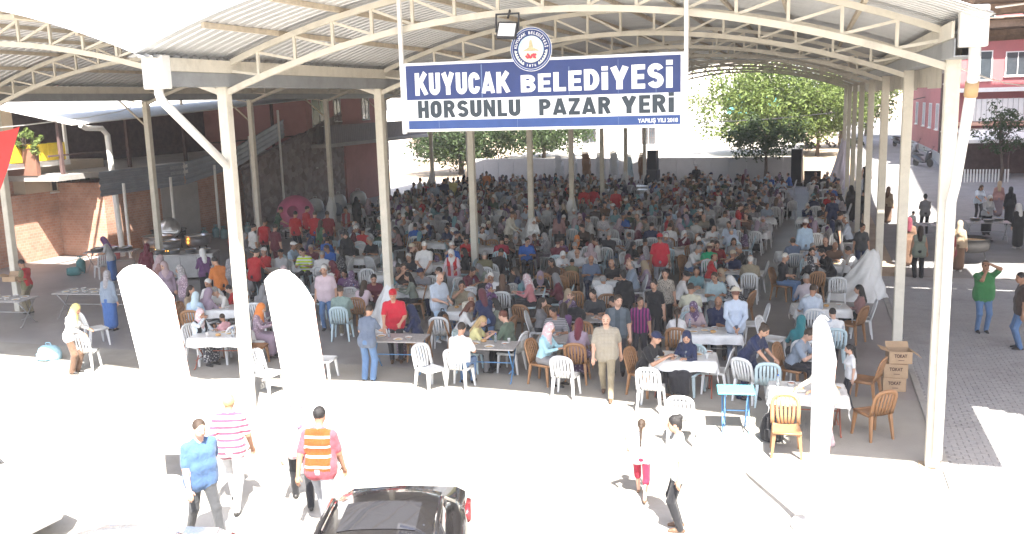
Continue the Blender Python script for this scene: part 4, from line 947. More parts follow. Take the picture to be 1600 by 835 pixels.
# red national flag on a cord at the left edge
M_rflag = mat('red_flag_cloth', (.56, .045, .04), .75, var=.06, scale=3)
e = empty('hanging_flag', (-7.05, 2, 5.46)); tag(e, 'red flag with a white crescent hanging from a cord at the left edge', 'flag')
def rf(u, v):
    x = lerp(.28, -1.25, u); return (x - .75 * v * (1 - .45 * u), .07 * math.sin(u * 9 + v * 3) * (.3 + v) - .25 * v, .02 * x - 1.7 * v * (1 - .15 * u) - .10 * math.sin(u * math.pi))
mb = MB().grid(rf, 22, 22); nv = list(mb.v); nf = list(mb.f); mb.add([(a, b + .004, c) for a, b, c in nv], [q[::-1] for q in nf]); mb.build('flag_cloth', M_rflag, e, True)
cr = MB(); k = 18; up = []; dn = []
for i in range(k + 1):
    a = R(40 + 280 * i / k); up.append((.50 + .21 * math.cos(a), .42 + .17 * math.sin(a))); dn.append((.535 + .17 * math.cos(a), .42 + .135 * math.sin(a)))
def onf(p): q = rf(*p); return (q[0], q[1] - .008, q[2])
cr.add([onf(p) for p in up] + [onf(p) for p in dn], [(i, i + 1, k + 2 + i, k + 1 + i) for i in range(k)]); cr.build('crescent', M_swhite, e)
st = MB(); sp_ = [(.36 + (.07 if i % 2 == 0 else .028) * math.cos(R(36 * i)), .42 + (.06 if i % 2 == 0 else .024) * math.sin(R(36 * i))) for i in range(10)]; st.add([onf((.36, .42))] + [onf(p) for p in sp_], [(0, i + 1, (i + 1) % 10 + 1) for i in range(10)]); st.build('star', M_swhite, e)
tag(MB().tube([(-8.6, 1.6, 5.44), (-7.3, 2, 5.46), (-6.75, 2.1, 5.49), (-7.9, 5.2, 5.6), (-9.03, 8, 5.75), (-12.0, 12.8, 6.1)], .014, 6).build('cord', M_pipe), 'thin white cord carrying the red flag to the left posts', 'cord')
# ------------------------------------------------------------------ cars at the bottom edge
def car(label, loc, rz, col, gl=(.03, .03, .035), mets=.0, Lc=4.3, Hc=1.46, Wc=1.74):
    e = empty('parked_car', loc, rz); tag(e, label, 'car', 'cars parked on the forecourt')
    paint = mat('car_paint_%.2f' % col[0], col, .22, metal=mets, var=.03, coat=1., spec=.5)
    # side profile stations along y (front = -y): (y, half width, bottom, top of body)
    st_ = [(-Lc / 2, .60, .32, .58), (-Lc / 2 + .12, .76, .24, .70), (-1.55, .84, .2, .80), (-.95, Wc / 2, .19, .90), (-.2, Wc / 2, .19, .94), (.7, Wc / 2, .19, .97), (1.35, Wc / 2 - .02, .2, 1.0), (Lc / 2 - .18, .80, .26, .98), (Lc / 2 - .02, .70, .36, .86)]
    def ring(y, w, b, t): return [(-w * .86, y, b), (-w, y, b + .12), (-w, y, (b + t) / 2 + .1), (-w * .94, y, t - .06), (-w * .80, y, t), (0, y, t + .03), (w * .80, y, t), (w * .94, y, t - .06), (w, y, (b + t) / 2 + .1), (w, y, b + .12), (w * .86, y, b)]
    MB().loft([ring(*s)[::-1] for s in st_]).build('body', paint, e, True)
    gh = [(-.98, .66, .90, .93), (-.35, .60, .93, Hc - .06), (.1, .585, .93, Hc), (.8, .57, .95, Hc - .02), (1.22, .56, .96, Hc - .15), (1.72, .60, .97, 1.0)]
    def gr(y, w, b, t): k = (t - b) / (Hc - .93); return [(-w - .14 * k - .03, y, b - .02), (-w - .02 * k, y, t - .05 * k), (-w * .8, y, t), (0, y, t + .02 * k), (w * .8, y, t), (w + .02 * k, y, t - .05 * k), (w + .14 * k + .03, y, b - .02)]
    MB().loft([gr(*s)[::-1] for s in gh]).build('glasshouse', mat('car_glass', gl, .05, spec=.8, coat=.5), e, True)
    def top(u, v):
        y = lerp(-.38, 1.16, v); w = .575 - .01 * v; z = Hc + .022 - .055 * abs(2 * v - .85) ** 3
        return (lerp(-w, w, u), y, z + .016 - .07 * abs(2 * u - 1) ** 3)
    rf_ = MB().grid(top, 14, 12).build('roof', paint, e, True)
    MB().grid(lambda u, v: (lerp(-.40, .40, u), lerp(-.05, .62, v), top(.5 + (u - .5) * .7, (lerp(-.05, .62, v) + .38) / 1.54)[2] + .006), 6, 6).build('sunroof', MATS['car_glass'], rf_, True)
    for s in (-1, 1):
        MB().sweep([(s * .80, -1.0, .93), (s * .63, -.36, Hc - .04), (s * .60, .2, Hc + .005), (s * .60, .8, Hc - .015), (s * .66, 1.5, 1.08)], .05, .035, up=(1, 0, 0)).build('roof_rail', paint, e, True)
        MB().bar((s * .80, .1, .95), (s * .615, .12, Hc - .01), .06, .05).build('pillar', MATS['black_metal'], e)
        MB().loft([[(s * (.86 + k * .05), -.72 - k * .02, .97), (s * (.96 + k * .05), -.76, .97), (s * (.97 + k * .05), -.74, 1.10), (s * (.87 + k * .05), -.70, 1.09)] for k in (0, .6, 1)]).build('mirror', paint, e, True)
        MB().loft([[(s * .80, y, .74), (s * .845, y, .78), (s * .835, y, .90), (s * .78, y, .92)] for y in (1.62, 1.8, 1.98)]).build('tail_light', mat('tail_light_red', (.22, .02, .025), .15, spec=.7), e, True)
        MB().loft([[(s * .56, -2.02, .56), (s * .74, -1.92, .58), (s * .76, -1.80, .68), (s * .58, -1.96, .66)], [(s * .56, -1.9, .60), (s * .74, -1.8, .62), (s * .76, -1.7, .72), (s * .58, -1.85, .70)]]).build('headlight', mat('headlight_glass', (.7, .72, .75), .1, spec=.8), e, True)
        for y in (-1.32, 1.32):
            wv = MB().lathe([(.0, -.02), (.20, -.02), (.27, -.09), (.315, -.09), (.325, -.06), (.325, .06), (.315, .09), (.2, .09)], 22).build('wheel', mat('tyre', (.025, .025, .025), .8), e, True); wv.rotation_euler = (0, R(90), 0); wv.location = (s * .78, y, .325)
            rm = MB().lathe([(.0, .092), (.06, .098), (.17, .07), (.2, .095), (.21, .095)], 22)
            for kk in range(5): a = R(72 * kk); rm.bar((.05 * math.cos(a), .05 * math.sin(a), s * .085), (.19 * math.cos(a), .19 * math.sin(a), s * .085), .045, .02)
            q = rm.build('rim', mat('alloy', (.6, .6, .62), .3, metal=.8), wv, True); q.scale.z = 1
        MB().bar((s * .875, .12, .55), (s * .875, .12, .9), .004, .012).build('door_seam', MATS['black_metal'], e); MB().bar((s * .88, .25, .84), (s * .88, .45, .84), .02, .025).build('door_handle', paint, e)
    MB().box(-.26, Lc / 2 - .06, .5, .26, Lc / 2 - .0, .62).build('number_plate', M_swhite, e)
    return e
car('black car at the bottom edge, roof and tail towards the market', (6.08, -6.85, 0), R(17), (.012, .011, .012), Lc=4.7)
car('white car in the bottom left corner', (-1.55, -5.75, 0), R(84), (.72, .72, .72))
car('silver car of which only the roof shows at the bottom left', (3.71, -8.40, 0), R(15), (.42, .43, .45), mets=.6)
# ------------------------------------------------------------------ scooters on the street
def scooter(loc, rz, label, col):
    e = empty('motor_scooter', loc, rz); tag(e, label, 'scooter', 'scooters parked up the street')
    pm_ = mat('scooter_%.2f' % col[0], col, .3, coat=.6)
    for y in (-.65, .62):
        w = MB().lathe([(.12, -.05), (.2, -.06), (.25, -.04), (.26, 0), (.25, .04), (.2, .06), (.12, .05)], 20).build('wheel', MATS['tyre'], e, True); w.rotation_euler = (0, R(90), 0); w.location = (0, y, .26)
        r_ = MB().lathe([(0, -.04), (.13, -.045), (.14, 0), (.13, .045), (0, .04)], 16).build('rim', MATS['alloy'], w, True)
    MB().loft([[(-.13, y, b), (.13, y, b), (.17, y, (b + t) / 2), (.11, y, t), (-.11, y, t), (-.17, y, (b + t) / 2)] for y, b, t in ((-.15, .24, .34), (.1, .26, .5), (.45, .34, .72), (.75, .5, .74), (.95, .6, .7))]).build('body', pm_, e, True)
    MB().loft([[(-w, y - .05, z), (w, y - .05, z), (w * .9, y + .04, z), (-w * .9, y + .04, z)] for y, z, w in ((-.35, .28, .2), (-.48, .6, .23), (-.56, .95, .17), (-.52, 1.02, .1))]).build('leg_shield', pm_, e, True)
    MB().loft([[(-w, y, z - .08), (w, y, z - .08), (w * .8, y, z), (-w * .8, y, z)] for y, z, w in ((.0, .76, .1), (.3, .80, .15), (.6, .86, .15), (.85, .86, .1))]).build('seat', MATS['black_metal'], e, True)
    MB().tube([(-.34, -.42, 1.08), (-.1, -.5, 1.02), (.1, -.5, 1.02), (.34, -.42, 1.08)], .018, 7).tube([(0, -.5, 1.0), (0, -.66, .3)], .03, 7).build('handlebar', MATS['black_metal'], e, True)
    MB().tube([(-.3, -.46, 1.1), (-.36, -.48, 1.24)], .008, 5).tube([(.3, -.46, 1.1), (.36, -.48, 1.24)], .008, 5).lathe([(0, 0), (.06, .01), (.06, .03), (0, .04)], 10, (-.37, -.48, 1.24)).lathe([(0, 0), (.06, .01), (.06, .03), (0, .04)], 10, (.37, -.48, 1.24)).build('mirrors', MATS['black_metal'], e, True)
    MB().lathe([(0, .0), (.08, .01), (.07, .06), (0, .08)], 14, (0, 0, 0)).build('headlight', MATS['headlight_glass'], e, True).location = (0, -.6, .9)
    return e
scooter((17.0, 50.2, hgt(17, 50.2) + .012), R(35), 'dark scooter parked on the street beside the pink side wall', (.03, .035, .05))
scooter((16.7, 55, hgt(16.7, 55) + .012), R(30), 'second scooter, behind the dark one on the street', (.35, .36, .38))
scooter((16.9, 66, hgt(16.9, 66) + .012), R(30), 'farthest scooter up the street', (.05, .05, .06))
# ------------------------------------------------------------------ loudspeakers, sheets, boxes, bags
def speaker(x, y, z, h, label):
    e = empty('loudspeaker', (x, y, z), R(-8)); tag(e, label, 'loudspeaker', 'tall black loudspeakers')
    MB().bbox(-.32, -.3, 0, .32, .3, h, .02).build('cabinet', MATS['black_metal'], e)
    MB().box(-.28, -.312, .05, .28, -.302, h - .05).build('grille', mat('speaker_grille', (.02, .02, .022), .9, bump=.4, bscale=90), e)
    MB().bbox(-.4, -.35, -z, .4, .35, -.004, .01).build('stand', MATS['black_metal'], e) if z > .05 else None
speaker(9.35, 46.8, .2, 2.1, 'tall black loudspeaker at the right end of the back wall')
speaker(.05, 48.0, .95, 1.3, 'black loudspeaker beside the chair stacks at the back wall')
tag(MB().bbox(-.5, -.3, 0, .5, .3, .95, .02).build('equipment_case', MATS['speaker_grille'], None, loc=(10.3, 46.3, 0)), 'black equipment case right of the tall loudspeaker', 'case')
def sheet(x, y, h, r, label, seed, col=None, tie=.85, sx=1., sy=1.):
    rg = random.Random(seed); ph = [rg.uniform(0, 6.28) for _ in range(4)]; n = 40; m = 18; v = []; f = []
    for j in range(m + 1):
        t = j / m; z = h * t
        rad = .13 + r * (1 - t) ** 1.15 * (1.05 + .12 * math.sin(t * 9 + ph[0]))
        for i in range(n):
            a = 2 * math.pi * i / n; k = 1 + (.16 * math.sin(5 * a + ph[0] + t * 5) + .10 * math.sin(9 * a + ph[1] - t * 7) + .16 * math.sin(2 * a + ph[2] + t * 2)) * (1 - .4 * t)
            v.append((rad * k * math.cos(a) * sx - r * .75 * (1 - t) ** 1.3, rad * k * math.sin(a) * sy * .75 - r * .15 * (1 - t), z + .03 * math.sin(5 * a + ph[3]) * t))
    for j in range(m):
        for i in range(n): f.append((j * n + i, j * n + (i + 1) % n, (j + 1) * n + (i + 1) % n, (j + 1) * n + i))
    o = MB().add(v, f).build('plastic_sheet', M_film if col is None else col, None, True, (x, y, hgt(x, y))); tag(o, label, 'plastic sheet', 'plastic sheets tied round the posts'); return o
M_film2 = mat('lilac_plastic_film', (.60, .56, .63), .35, var=.08, scale=4, bump=.5, bscale=9)
sheet(SPAN - .2, 12.6, 1.35, .55, 'big crumpled white sheet round the third right post', 1, sx=1.15)
sheet(SPAN, 45.01, 3.0, .45, 'tall lilac plastic sheet hanging round the farthest right post', 2, M_film2)
sheet(0.0, 6.43, 1.2, .34, 'white sheet wrapped round the foot of the second left post', 3)
sheet(0.0, 19.29, 1.3, .34, 'white sheet round the fourth left post', 4)
sheet(0.0, 25.72, 1.4, .32, 'white sheet round the fifth left post', 5)
sheet(0., 38.58, 1.6, .34, 'white sheet round the post in front of the chair stacks', 6)
sheet(-SPAN, 25.72, 1.4, .28, 'white sheet round the outer left post before the pink house', 7)
sheet(-SPAN, 38.58, 1.6, .3, 'white sheet round the far outer left post near the dark tree', 8)
M_card = mat('cardboard', (.42, .29, .18), .85, var=.1, scale=5)
def carton(x, y, z, w, d, h, rz, label, open_=False, letter=True):
    e = empty('cardboard_box', (x, y, z), rz); tag(e, label, 'box', 'cardboard boxes')
    MB().box(-w / 2, -d / 2, 0, w / 2, d / 2, .01).box(-w / 2, -d / 2, .011, -w / 2 + .008, d / 2, h).box(w / 2 - .008, -d / 2, .011, w / 2, d / 2, h).box(-w / 2 + .009, -d / 2, .011, w / 2 - .009, -d / 2 + .008, h).box(-w / 2 + .009, d / 2 - .008, .011, w / 2 - .009, d / 2, h).build('carton', M_card, e)
    if open_:
        MB().bar((-w / 2, 0, h), (-w / 2 - .16, 0, h + .05), d, .006, up=(0, 0, 1)).build('flap', M_card, e); MB().bar((w / 2, 0, h), (w / 2 + .17, 0, h - .12), d, .006).build('flap', M_card, e); MB().bar((0, d / 2, h), (0, d / 2 + .1, h + .1), w, .006).build('flap', M_card, e)
    else: MB().box(-w / 2 + .01, -d / 2 + .01, h - .012, w / 2 - .01, d / 2 - .01, h - .002).build('lid', M_card, e)
    if letter: text_mesh('lettering', 'TOKAT', .09, mat('print_brown', (.09, .05, .04), .8), e, (-w * .28, -d / 2 - .003, h * .52), .002, width=w * .55); MB().box(-w * .1, -d / 2 - .003, h * .26, w * .16, -d / 2 - .001, h * .30).build('printed_line', MATS['print_brown'], e)
carton(11.80, 3.95, 0, .42, .34, .27, R(6), 'lowest of the three stacked cardboard boxes'); carton(11.83, 3.97, .272, .43, .34, .27, R(2), 'middle of the three stacked cardboard boxes'); carton(11.89, 4.0, .544, .42, .33, .24, R(8), 'open topmost cardboard box of the stack', True)
def bag(x, y, z, w, d, h, m, label, name='backpack', rz=0):
    e = empty(name, (x, y, z + (hgt(x, y) if z < .1 else 0)), rz); tag(e, label, 'bag', 'bags')
    MB().loft([[(w * k * math.cos(a), d * k * math.sin(a) * (1 + .15 * math.sin(3 * a)), h * t) for a in [i * math.pi / 8 for i in range(16)]] for t, k in ((0, .42), (.05, .5), (.4, .53), (.75, .45), (.93, .3), (1, .08))]).build('bag_body', m, e, True)
    MB().tube([(-w * .15, 0, h * .95), (-w * .1, 0, h * 1.15), (w * .1, 0, h * 1.15), (w * .15, 0, h * .95)], .012, 6).build('handle', m, e, True)
    MB().loft([[(w * .3 * math.cos(a), -d * .42 - .05 + d * .16 * math.sin(a), h * t) for a in [i * math.pi / 4 for i in range(8)]] for t in (.12, .2, .45, .5)]).build('pocket', m, e, True)
M_blk = cloth((.02, .02, .023))
bag(9.67, .6, 0, .38, .26, .48, M_blk, 'black backpack standing on the ground by the sunlit table'); bag(5.12, 5.4, .744, .5, .3, .3, M_blk, 'black bag lying on the bare table', 'handbag', R(20)); bag(1.95, 5.2, .46, .3, .2, .4, M_blk, 'black bag hanging on the white chair by the checked shirt', 'handbag')
bag(-6.9, 2.2, 0, .6, .4, .35, cloth((.35, .58, .70)), 'pale blue sack on the ground behind the sunlit woman', 'sack')
for i, (x, y, w) in enumerate(((-15.9, 33.5, .9), (-15.6, 35.4, 1.0), (-16.0, 31, .9))): bag(x, y, 0, w, .8, .75, M_film, ('white sack heap left of the pink house wall', 'white sack heap against the pink house wall', 'white sack heap by the stone wall')[i], 'sack')
for i, (x, y, w, h, c) in enumerate(((-13.3, 23.6, .9, .7, 0), (-14.2, 24.8, 1.0, .8, 1), (-13.0, 26.6, .9, .6, 2), (-15.2, 27.4, 1.1, .8, 0), (-10.2, 22.6, .7, .6, 1), (-14.0, 29.4, 1.0, .7, 2), (-12.9, 18.6, .7, .6, 3), (-16.2, 15.0, .8, .6, 3))):
    bag(x, y, 0, w, .75 * w, h, (M_film, cloth((.45, .42, .38)), cloth((.30, .33, .40)), cloth((.40, .12, .14)))[c], ('nearest', 'second', 'third', 'fourth', 'fifth', 'sixth', 'seventh', 'last')[i] + ' of the sacks heaped about the cooking yard, ' + ('white film', 'beige cloth', 'grey-blue cloth', 'dark red cloth')[c], 'sack', rnd.uniform(0, 3))
# ------------------------------------------------------------------ the cooking yard on the left
def gas(x, y, m, label, lying=0):
    e = empty('gas_cylinder', (x, y, hgt(x, y))); tag(e, label, 'gas cylinder', 'gas cylinders in the cooking yard'); e.rotation_euler = (0, R(90) if lying else 0, .6 if lying else 0)
    if lying: e.location.z = .16 + hgt(x, y)
    MB().lathe([(0, .03), (.11, .03), (.155, .08), (.16, .15), (.16, .32), (.15, .39), (.09, .45), (.035, .47), (.03, .5), (0, .5)], 18).build('tank', m, e, True)
    MB().lathe([(.13, 0), (.135, .0), (.135, .05), (.13, .05)], 16).build('foot_ring', m, e, True); MB().tube([(.09 * math.cos(a), .09 * math.sin(a), .57) for a in [k * math.pi / 6 for k in range(13)]], .012, 6).tube([(.09, 0, .44), (.09, 0, .57)], .01, 6).tube([(-.09, 0, .44), (-.09, 0, .57)], .01, 6).lathe([(0, .49), (.02, .49), (.025, .54), (0, .55)], 8).build('valve_guard', m, e, True)
M_gas = mat('teal_cylinder', (.09, .24, .24), .5, dirt=.3); M_gas2 = mat('grey_blue_cylinder', (.20, .33, .36), .5, dirt=.2)
gas(-15.1, 11.6, M_gas, 'dark teal gas cylinder lying on the ground by the brick wall', 1); gas(-15.3, 12.5, M_gas, 'dark teal gas cylinder standing by the brick wall')
for i, (x, y) in enumerate(((-15.5, 20.2), (-14.9, 20.8), (-15.6, 21.2), (-15.1, 21.8), (-14.5, 22.1))): gas(x, y, M_gas2, ('first', 'second', 'third', 'fourth', 'last')[i] + ' grey-blue gas cylinder of the cluster, counted towards the pink pot')
def pot(x, y, z, r, h, m, label, lid=False, stand=True):
    e = empty('cooking_pot', (x, y, hgt(x, y))); tag(e, label, 'pot', 'big cooking pots')
    MB().lathe([(0, z), (r * .8, z), (r * .97, z + h * .2), (r, z + h * .6), (r * .96, z + h), (r * 1.05, z + h + .01), (r * 1.05, z + h + .025), (r * .93, z + h), (r * .95, z + h * .6), (r * .8, z + .03), (0, z + .03)], 26).build('pot_body', m, e, True)
    MB().lathe([(r * .94, z + h * .8), (0, z + h * .83)], 22).build('food', M_food, e)
    for s in (-1, 1): MB().tube([(s * r, -.08, z + h * .8), (s * (r + .07), -.06, z + h * .82), (s * (r + .07), .06, z + h * .82), (s * r, .08, z + h * .8)], .014, 6).build('handle', m, e, True)
    if stand:
        for k in range(3): a = k * 2.1; MB().bar((r * .7 * math.cos(a), r * .7 * math.sin(a), z), (r * .9 * math.cos(a), r * .9 * math.sin(a), 0), .04, .04).build('stand_leg', MATS['black_metal'], e)
M_blackpot = mat('sooty_pot', (.035, .033, .033), .7, dirt=.3)
pot(-14.9, 16.4, .35, .62, .42, M_steelp, 'wide steel pot over the fire by the second outer post'); pot(-15.8, 18.2, .35, .7, .4, M_blackpot, 'sooty black pot beside the stone wall'); pot(-13.7, 15.4, .4, .5, .35, M_steelp, 'smaller steel pot nearest the grey counter'); pot(-13.4, 16.9, .35, .5, .4, M_steelp, 'steel pot behind the grey counter')
pot(15.25, 18.8, .42, .62, .42, M_blackpot, 'sooty black pan on a stand right of the front right post')
M_fire = bpy.data.materials.new('flame'); M_fire.use_nodes = True; _n = M_fire.node_tree.nodes['Principled BSDF']; _n.inputs['Emission Color'].default_value = (1, .45, .06, 1); _n.inputs['Emission Strength'].default_value = 2.2; _n.inputs['Base Color'].default_value = (1, .5, .1, 1)
fm_ = MB()
for k in range(9): a = rnd.uniform(0, 6.28); r_ = rnd.uniform(.05, .35); fm_.lathe([(.06, 0), (.08, .06), (.03, .2), (0, .3)], 6, (-14.9 + r_ * math.cos(a) + .25, 16.4 + r_ * math.sin(a) - .3, .03))
tag(fm_.build('cooking_fire', M_fire, None, True), 'small yellow flames under the wide steel pot', 'fire')
lid = MB().lathe([(0, .06), (.22, .045), (.42, 0), (.44, .0), (.42, .02), (.22, .065), (0, .09)], 24).build('pot_lid', M_steelp, None, True, (-15.4, 17.8, .9)); lid.rotation_euler = (R(70), 0, R(40)); tag(lid, 'big round pot lid leaning upright by the sooty pot', 'lid')
# pink mixing drum on its side
e = empty('mixing_drum', (-11.2, 20.9, 0)); tag(e, 'big pink round drum tilted on a frame among the red-vested cooks', 'drum')
dm = MB().lathe([(0, -.5), (.35, -.5), (.7, -.3), (.82, 0), (.8, .2), (.5, .45), (.26, .55), (.24, .55), (.45, .42), (.7, .2)], 28).build('drum', mat('pink_enamel', (.45, .10, .19), .45, var=.1, dirt=.2), e, True); dm.rotation_euler = (R(72), 0, R(15)); dm.location = (0, 0, 1.15)
MB().bar((-.7, .2, 0), (-.7, .1, 1.2), .06).bar((.7, .2, 0), (.7, .1, 1.2), .06).bar((-.7, -.4, 0), (-.7, .1, 1.0), .06).bar((.7, -.4, 0), (.7, .1, 1.0), .06).bar((-.7, .2, .3), (.7, .2, .3), .05).build('frame', MATS['black_metal'], e)
# grey steel counter and serving tables
e = empty('steel_counter', (-10.4, 12.0, 0), R(20)); tag(e, 'grey steel serving counter beside the second outer left post', 'counter')
MB().bbox(-1.1, -.42, .08, 1.1, .42, .86, .012).build('cabinet', mat('grey_enamel', (.45, .45, .46), .4, metal=.3, dirt=.15), e); MB().bbox(-1.14, -.46, .862, 1.14, .46, .90, .008).build('worktop', M_steelp, e)
for x in (-.55, .0, .55): MB().box(x - .005, -.424, .14, x + .005, -.421, .8).build('door_seam', MATS['black_metal'], e)
for i, x in enumerate((-.8, -.3, .25, .75)): item('metal_pan', -10.4 + x * math.cos(R(20)), 12.0 + x * math.sin(R(20)), .905, 'on the grey steel serving counter')
def trestle(x, y, L, ang, label, n, kinds=('foam_plate',), place=''):
    e = table(x, y, ang, 'grey', 'grey', False, L, .8, label=label, group='serving tables in the cooking yard'); c, s = math.cos(R(ang)), math.sin(R(ang))
    for i in range(n):
        a = lerp(-L / 2 + .15, L / 2 - .15, (i % (n // 2) + .5) / (n // 2)); b = -.17 if i < n // 2 else .2; item(kinds[i % len(kinds)], x + a * c - b * s, y + a * s + b * c, .744, place)
trestle(-9.0, 6.3, 2.4, 8, 'long speckled table of food trays behind the sunlit woman', 14, ('foam_plate', 'foam_plate', 'foam_bowl'), 'on the long table behind the sunlit woman'); trestle(-11.2, 4.9, 2.0, 8, 'table of packed dishes at the left edge', 12, ('foam_bowl', 'foam_plate'), 'on the table at the left edge'); trestle(-10.4, 19.3, 2.2, 15, 'counter table in front of the pink drum', 8, ('metal_pan', 'foam_plate'), 'on the counter before the pink drum'); trestle(-8.0, 18.2, 2.2, 15, 'counter table at the right end of the cooks', 8, ('metal_pan', 'foam_plate'), 'on the counter at the right end of the cooks'); trestle(-14.2, 12.9, 1.8, 20, 'rough table beside the cook in the blue apron', 6, ('metal_pan',), 'beside the cook in the blue apron')
trestle(16.6, 23.9, 1.5, 0, 'folding food table with crossed legs on the right paving', 6, ('foam_plate', 'metal_pan'), 'on the food table at the right'); trestle(14.4, 23.0, 1.4, 10, 'food stand table right of the second right post', 6, ('foam_plate', 'foam_bowl'), 'on the food stand right of the posts')
carton(-11.7, 5.95, 1.02, .4, .3, .14, R(10), 'shallow carton held by the boy in the red vest', True, False)
# white clothed serving stand in mid hall
sh = table(.5, 16.8, 10, 'white', 'grey', True, 1.6, .8, label='white sheet-covered serving stand by the woman in the white dress')
# stacked chairs by the back wall
for i in range(7):
    x = -6.6 + i * .98; n = (8, 9, 10, 9, 10, 8, 9)[i]
    for k in range(n):
        o = chair(x + .04 * math.sin(k), 48.7 - k * .03, 180 + rnd.uniform(-3, 3), ('white', 'white', 'brown', 'white', 'white', 'blue', 'brown')[i], False, None, k * .135 + (.14 if i % 2 else .11)); o['group'] = 'chairs stacked by the back wall'; o['label'] = ('bottom', 'second lowest', 'third lowest', 'fourth lowest', 'fifth lowest', 'sixth lowest', 'seventh lowest', 'eighth lowest', 'ninth lowest', 'tenth')[k] + ' chair of the ' + ('leftmost', 'second', 'third', 'middle', 'fifth', 'sixth', 'rightmost')[i] + ' chair stack at the back wall'
    tag(MB().bbox(-.5, -.4, 0, .5, .4, .14 if i % 2 else .11, .01).build('pallet_crate', M_dark, None, loc=(x, 48.7, 0)), ('leftmost', 'second', 'third', 'middle', 'fifth', 'sixth', 'rightmost')[i] + ' dark crate carrying a chair stack at the back wall', 'crate', 'crates at the back wall')
# wood pile and rubble by the street corner trees
wp = empty('wood_pile', (11.4, 68, hgt(11.4, 68))); tag(wp, 'pile of logs under the street-corner tree', 'wood pile')
for i in range(26):
    x = rnd.uniform(-2.2, 2.2); z = .12 + .2 * rnd.randrange(3); MB().tube([(x, -.7, z), (x + rnd.uniform(-.2, .2), .7, z + rnd.uniform(-.05, .05))], rnd.uniform(.07, .12), 8).build('log', M_bark, wp, True)
# power cables
for i, (a, b, sag) in enumerate((((SPAN + .3, -1.3, 6.7), (30, 30, 12), .5), ((SPAN + .1, .2, 6.0), (24, 46, 7.4), .8), ((2.4, 50, 4.0), (18.2, 62, 5.2), .4))):
    pts = [Vector(a).lerp(Vector(b), t / 12) - Vector((0, 0, sag * 4 * (t / 12) * (1 - t / 12))) for t in range(13)]
    tag(MB().tube(pts, .014 if i < 2 else .03, 5).build('power_cable', M_pipe if i < 2 else MATS['black_metal']), ('white cable from the right gutter box up out of the picture', 'thin white cable from the front right post to the red building', 'dark cable crossing in front of the bright green tree')[i], 'cable', 'overhead cables')
# ------------------------------------------------------------------ people (one continuous mesh each)
# material slots of a body: 0 skin, 1 top, 2 bottom, 3 shoes, 4 hair or head cover, 5 accent, 6 dark features
def nrm(a):
    a = np.asarray(a, float); n = np.linalg.norm(a)
    return a / n if n > 1e-9 else a
def ik(S, T, l1, l2, pole):
    S = np.asarray(S, float); T = np.asarray(T, float)
    d = T - S; L = np.linalg.norm(d); m = (l1 + l2) * .995
    if L > m: T = S + d / L * m; d = T - S; L = m
    if L < abs(l1 - l2) + .02: L = abs(l1 - l2) + .02; d = nrm(d) * L; T = S + d
    x = (l1 * l1 - l2 * l2 + L * L) / (2 * L); h = math.sqrt(max(l1 * l1 - x * x, 0))
    dn = d / L; p = np.asarray(pole, float); p = p - dn * (p @ dn); p = nrm(p)
    return S + dn * x + p * h, T
def rotx(a): c, s = math.cos(a), math.sin(a); return np.array([[1, 0, 0], [0, c, -s], [0, s, c]])
def roty(a): c, s = math.cos(a), math.sin(a); return np.array([[c, 0, s], [0, 1, 0], [-s, 0, c]])
def rotz(a): c, s = math.cos(a), math.sin(a); return np.array([[c, -s, 0], [s, c, 0], [0, 0, 1]])

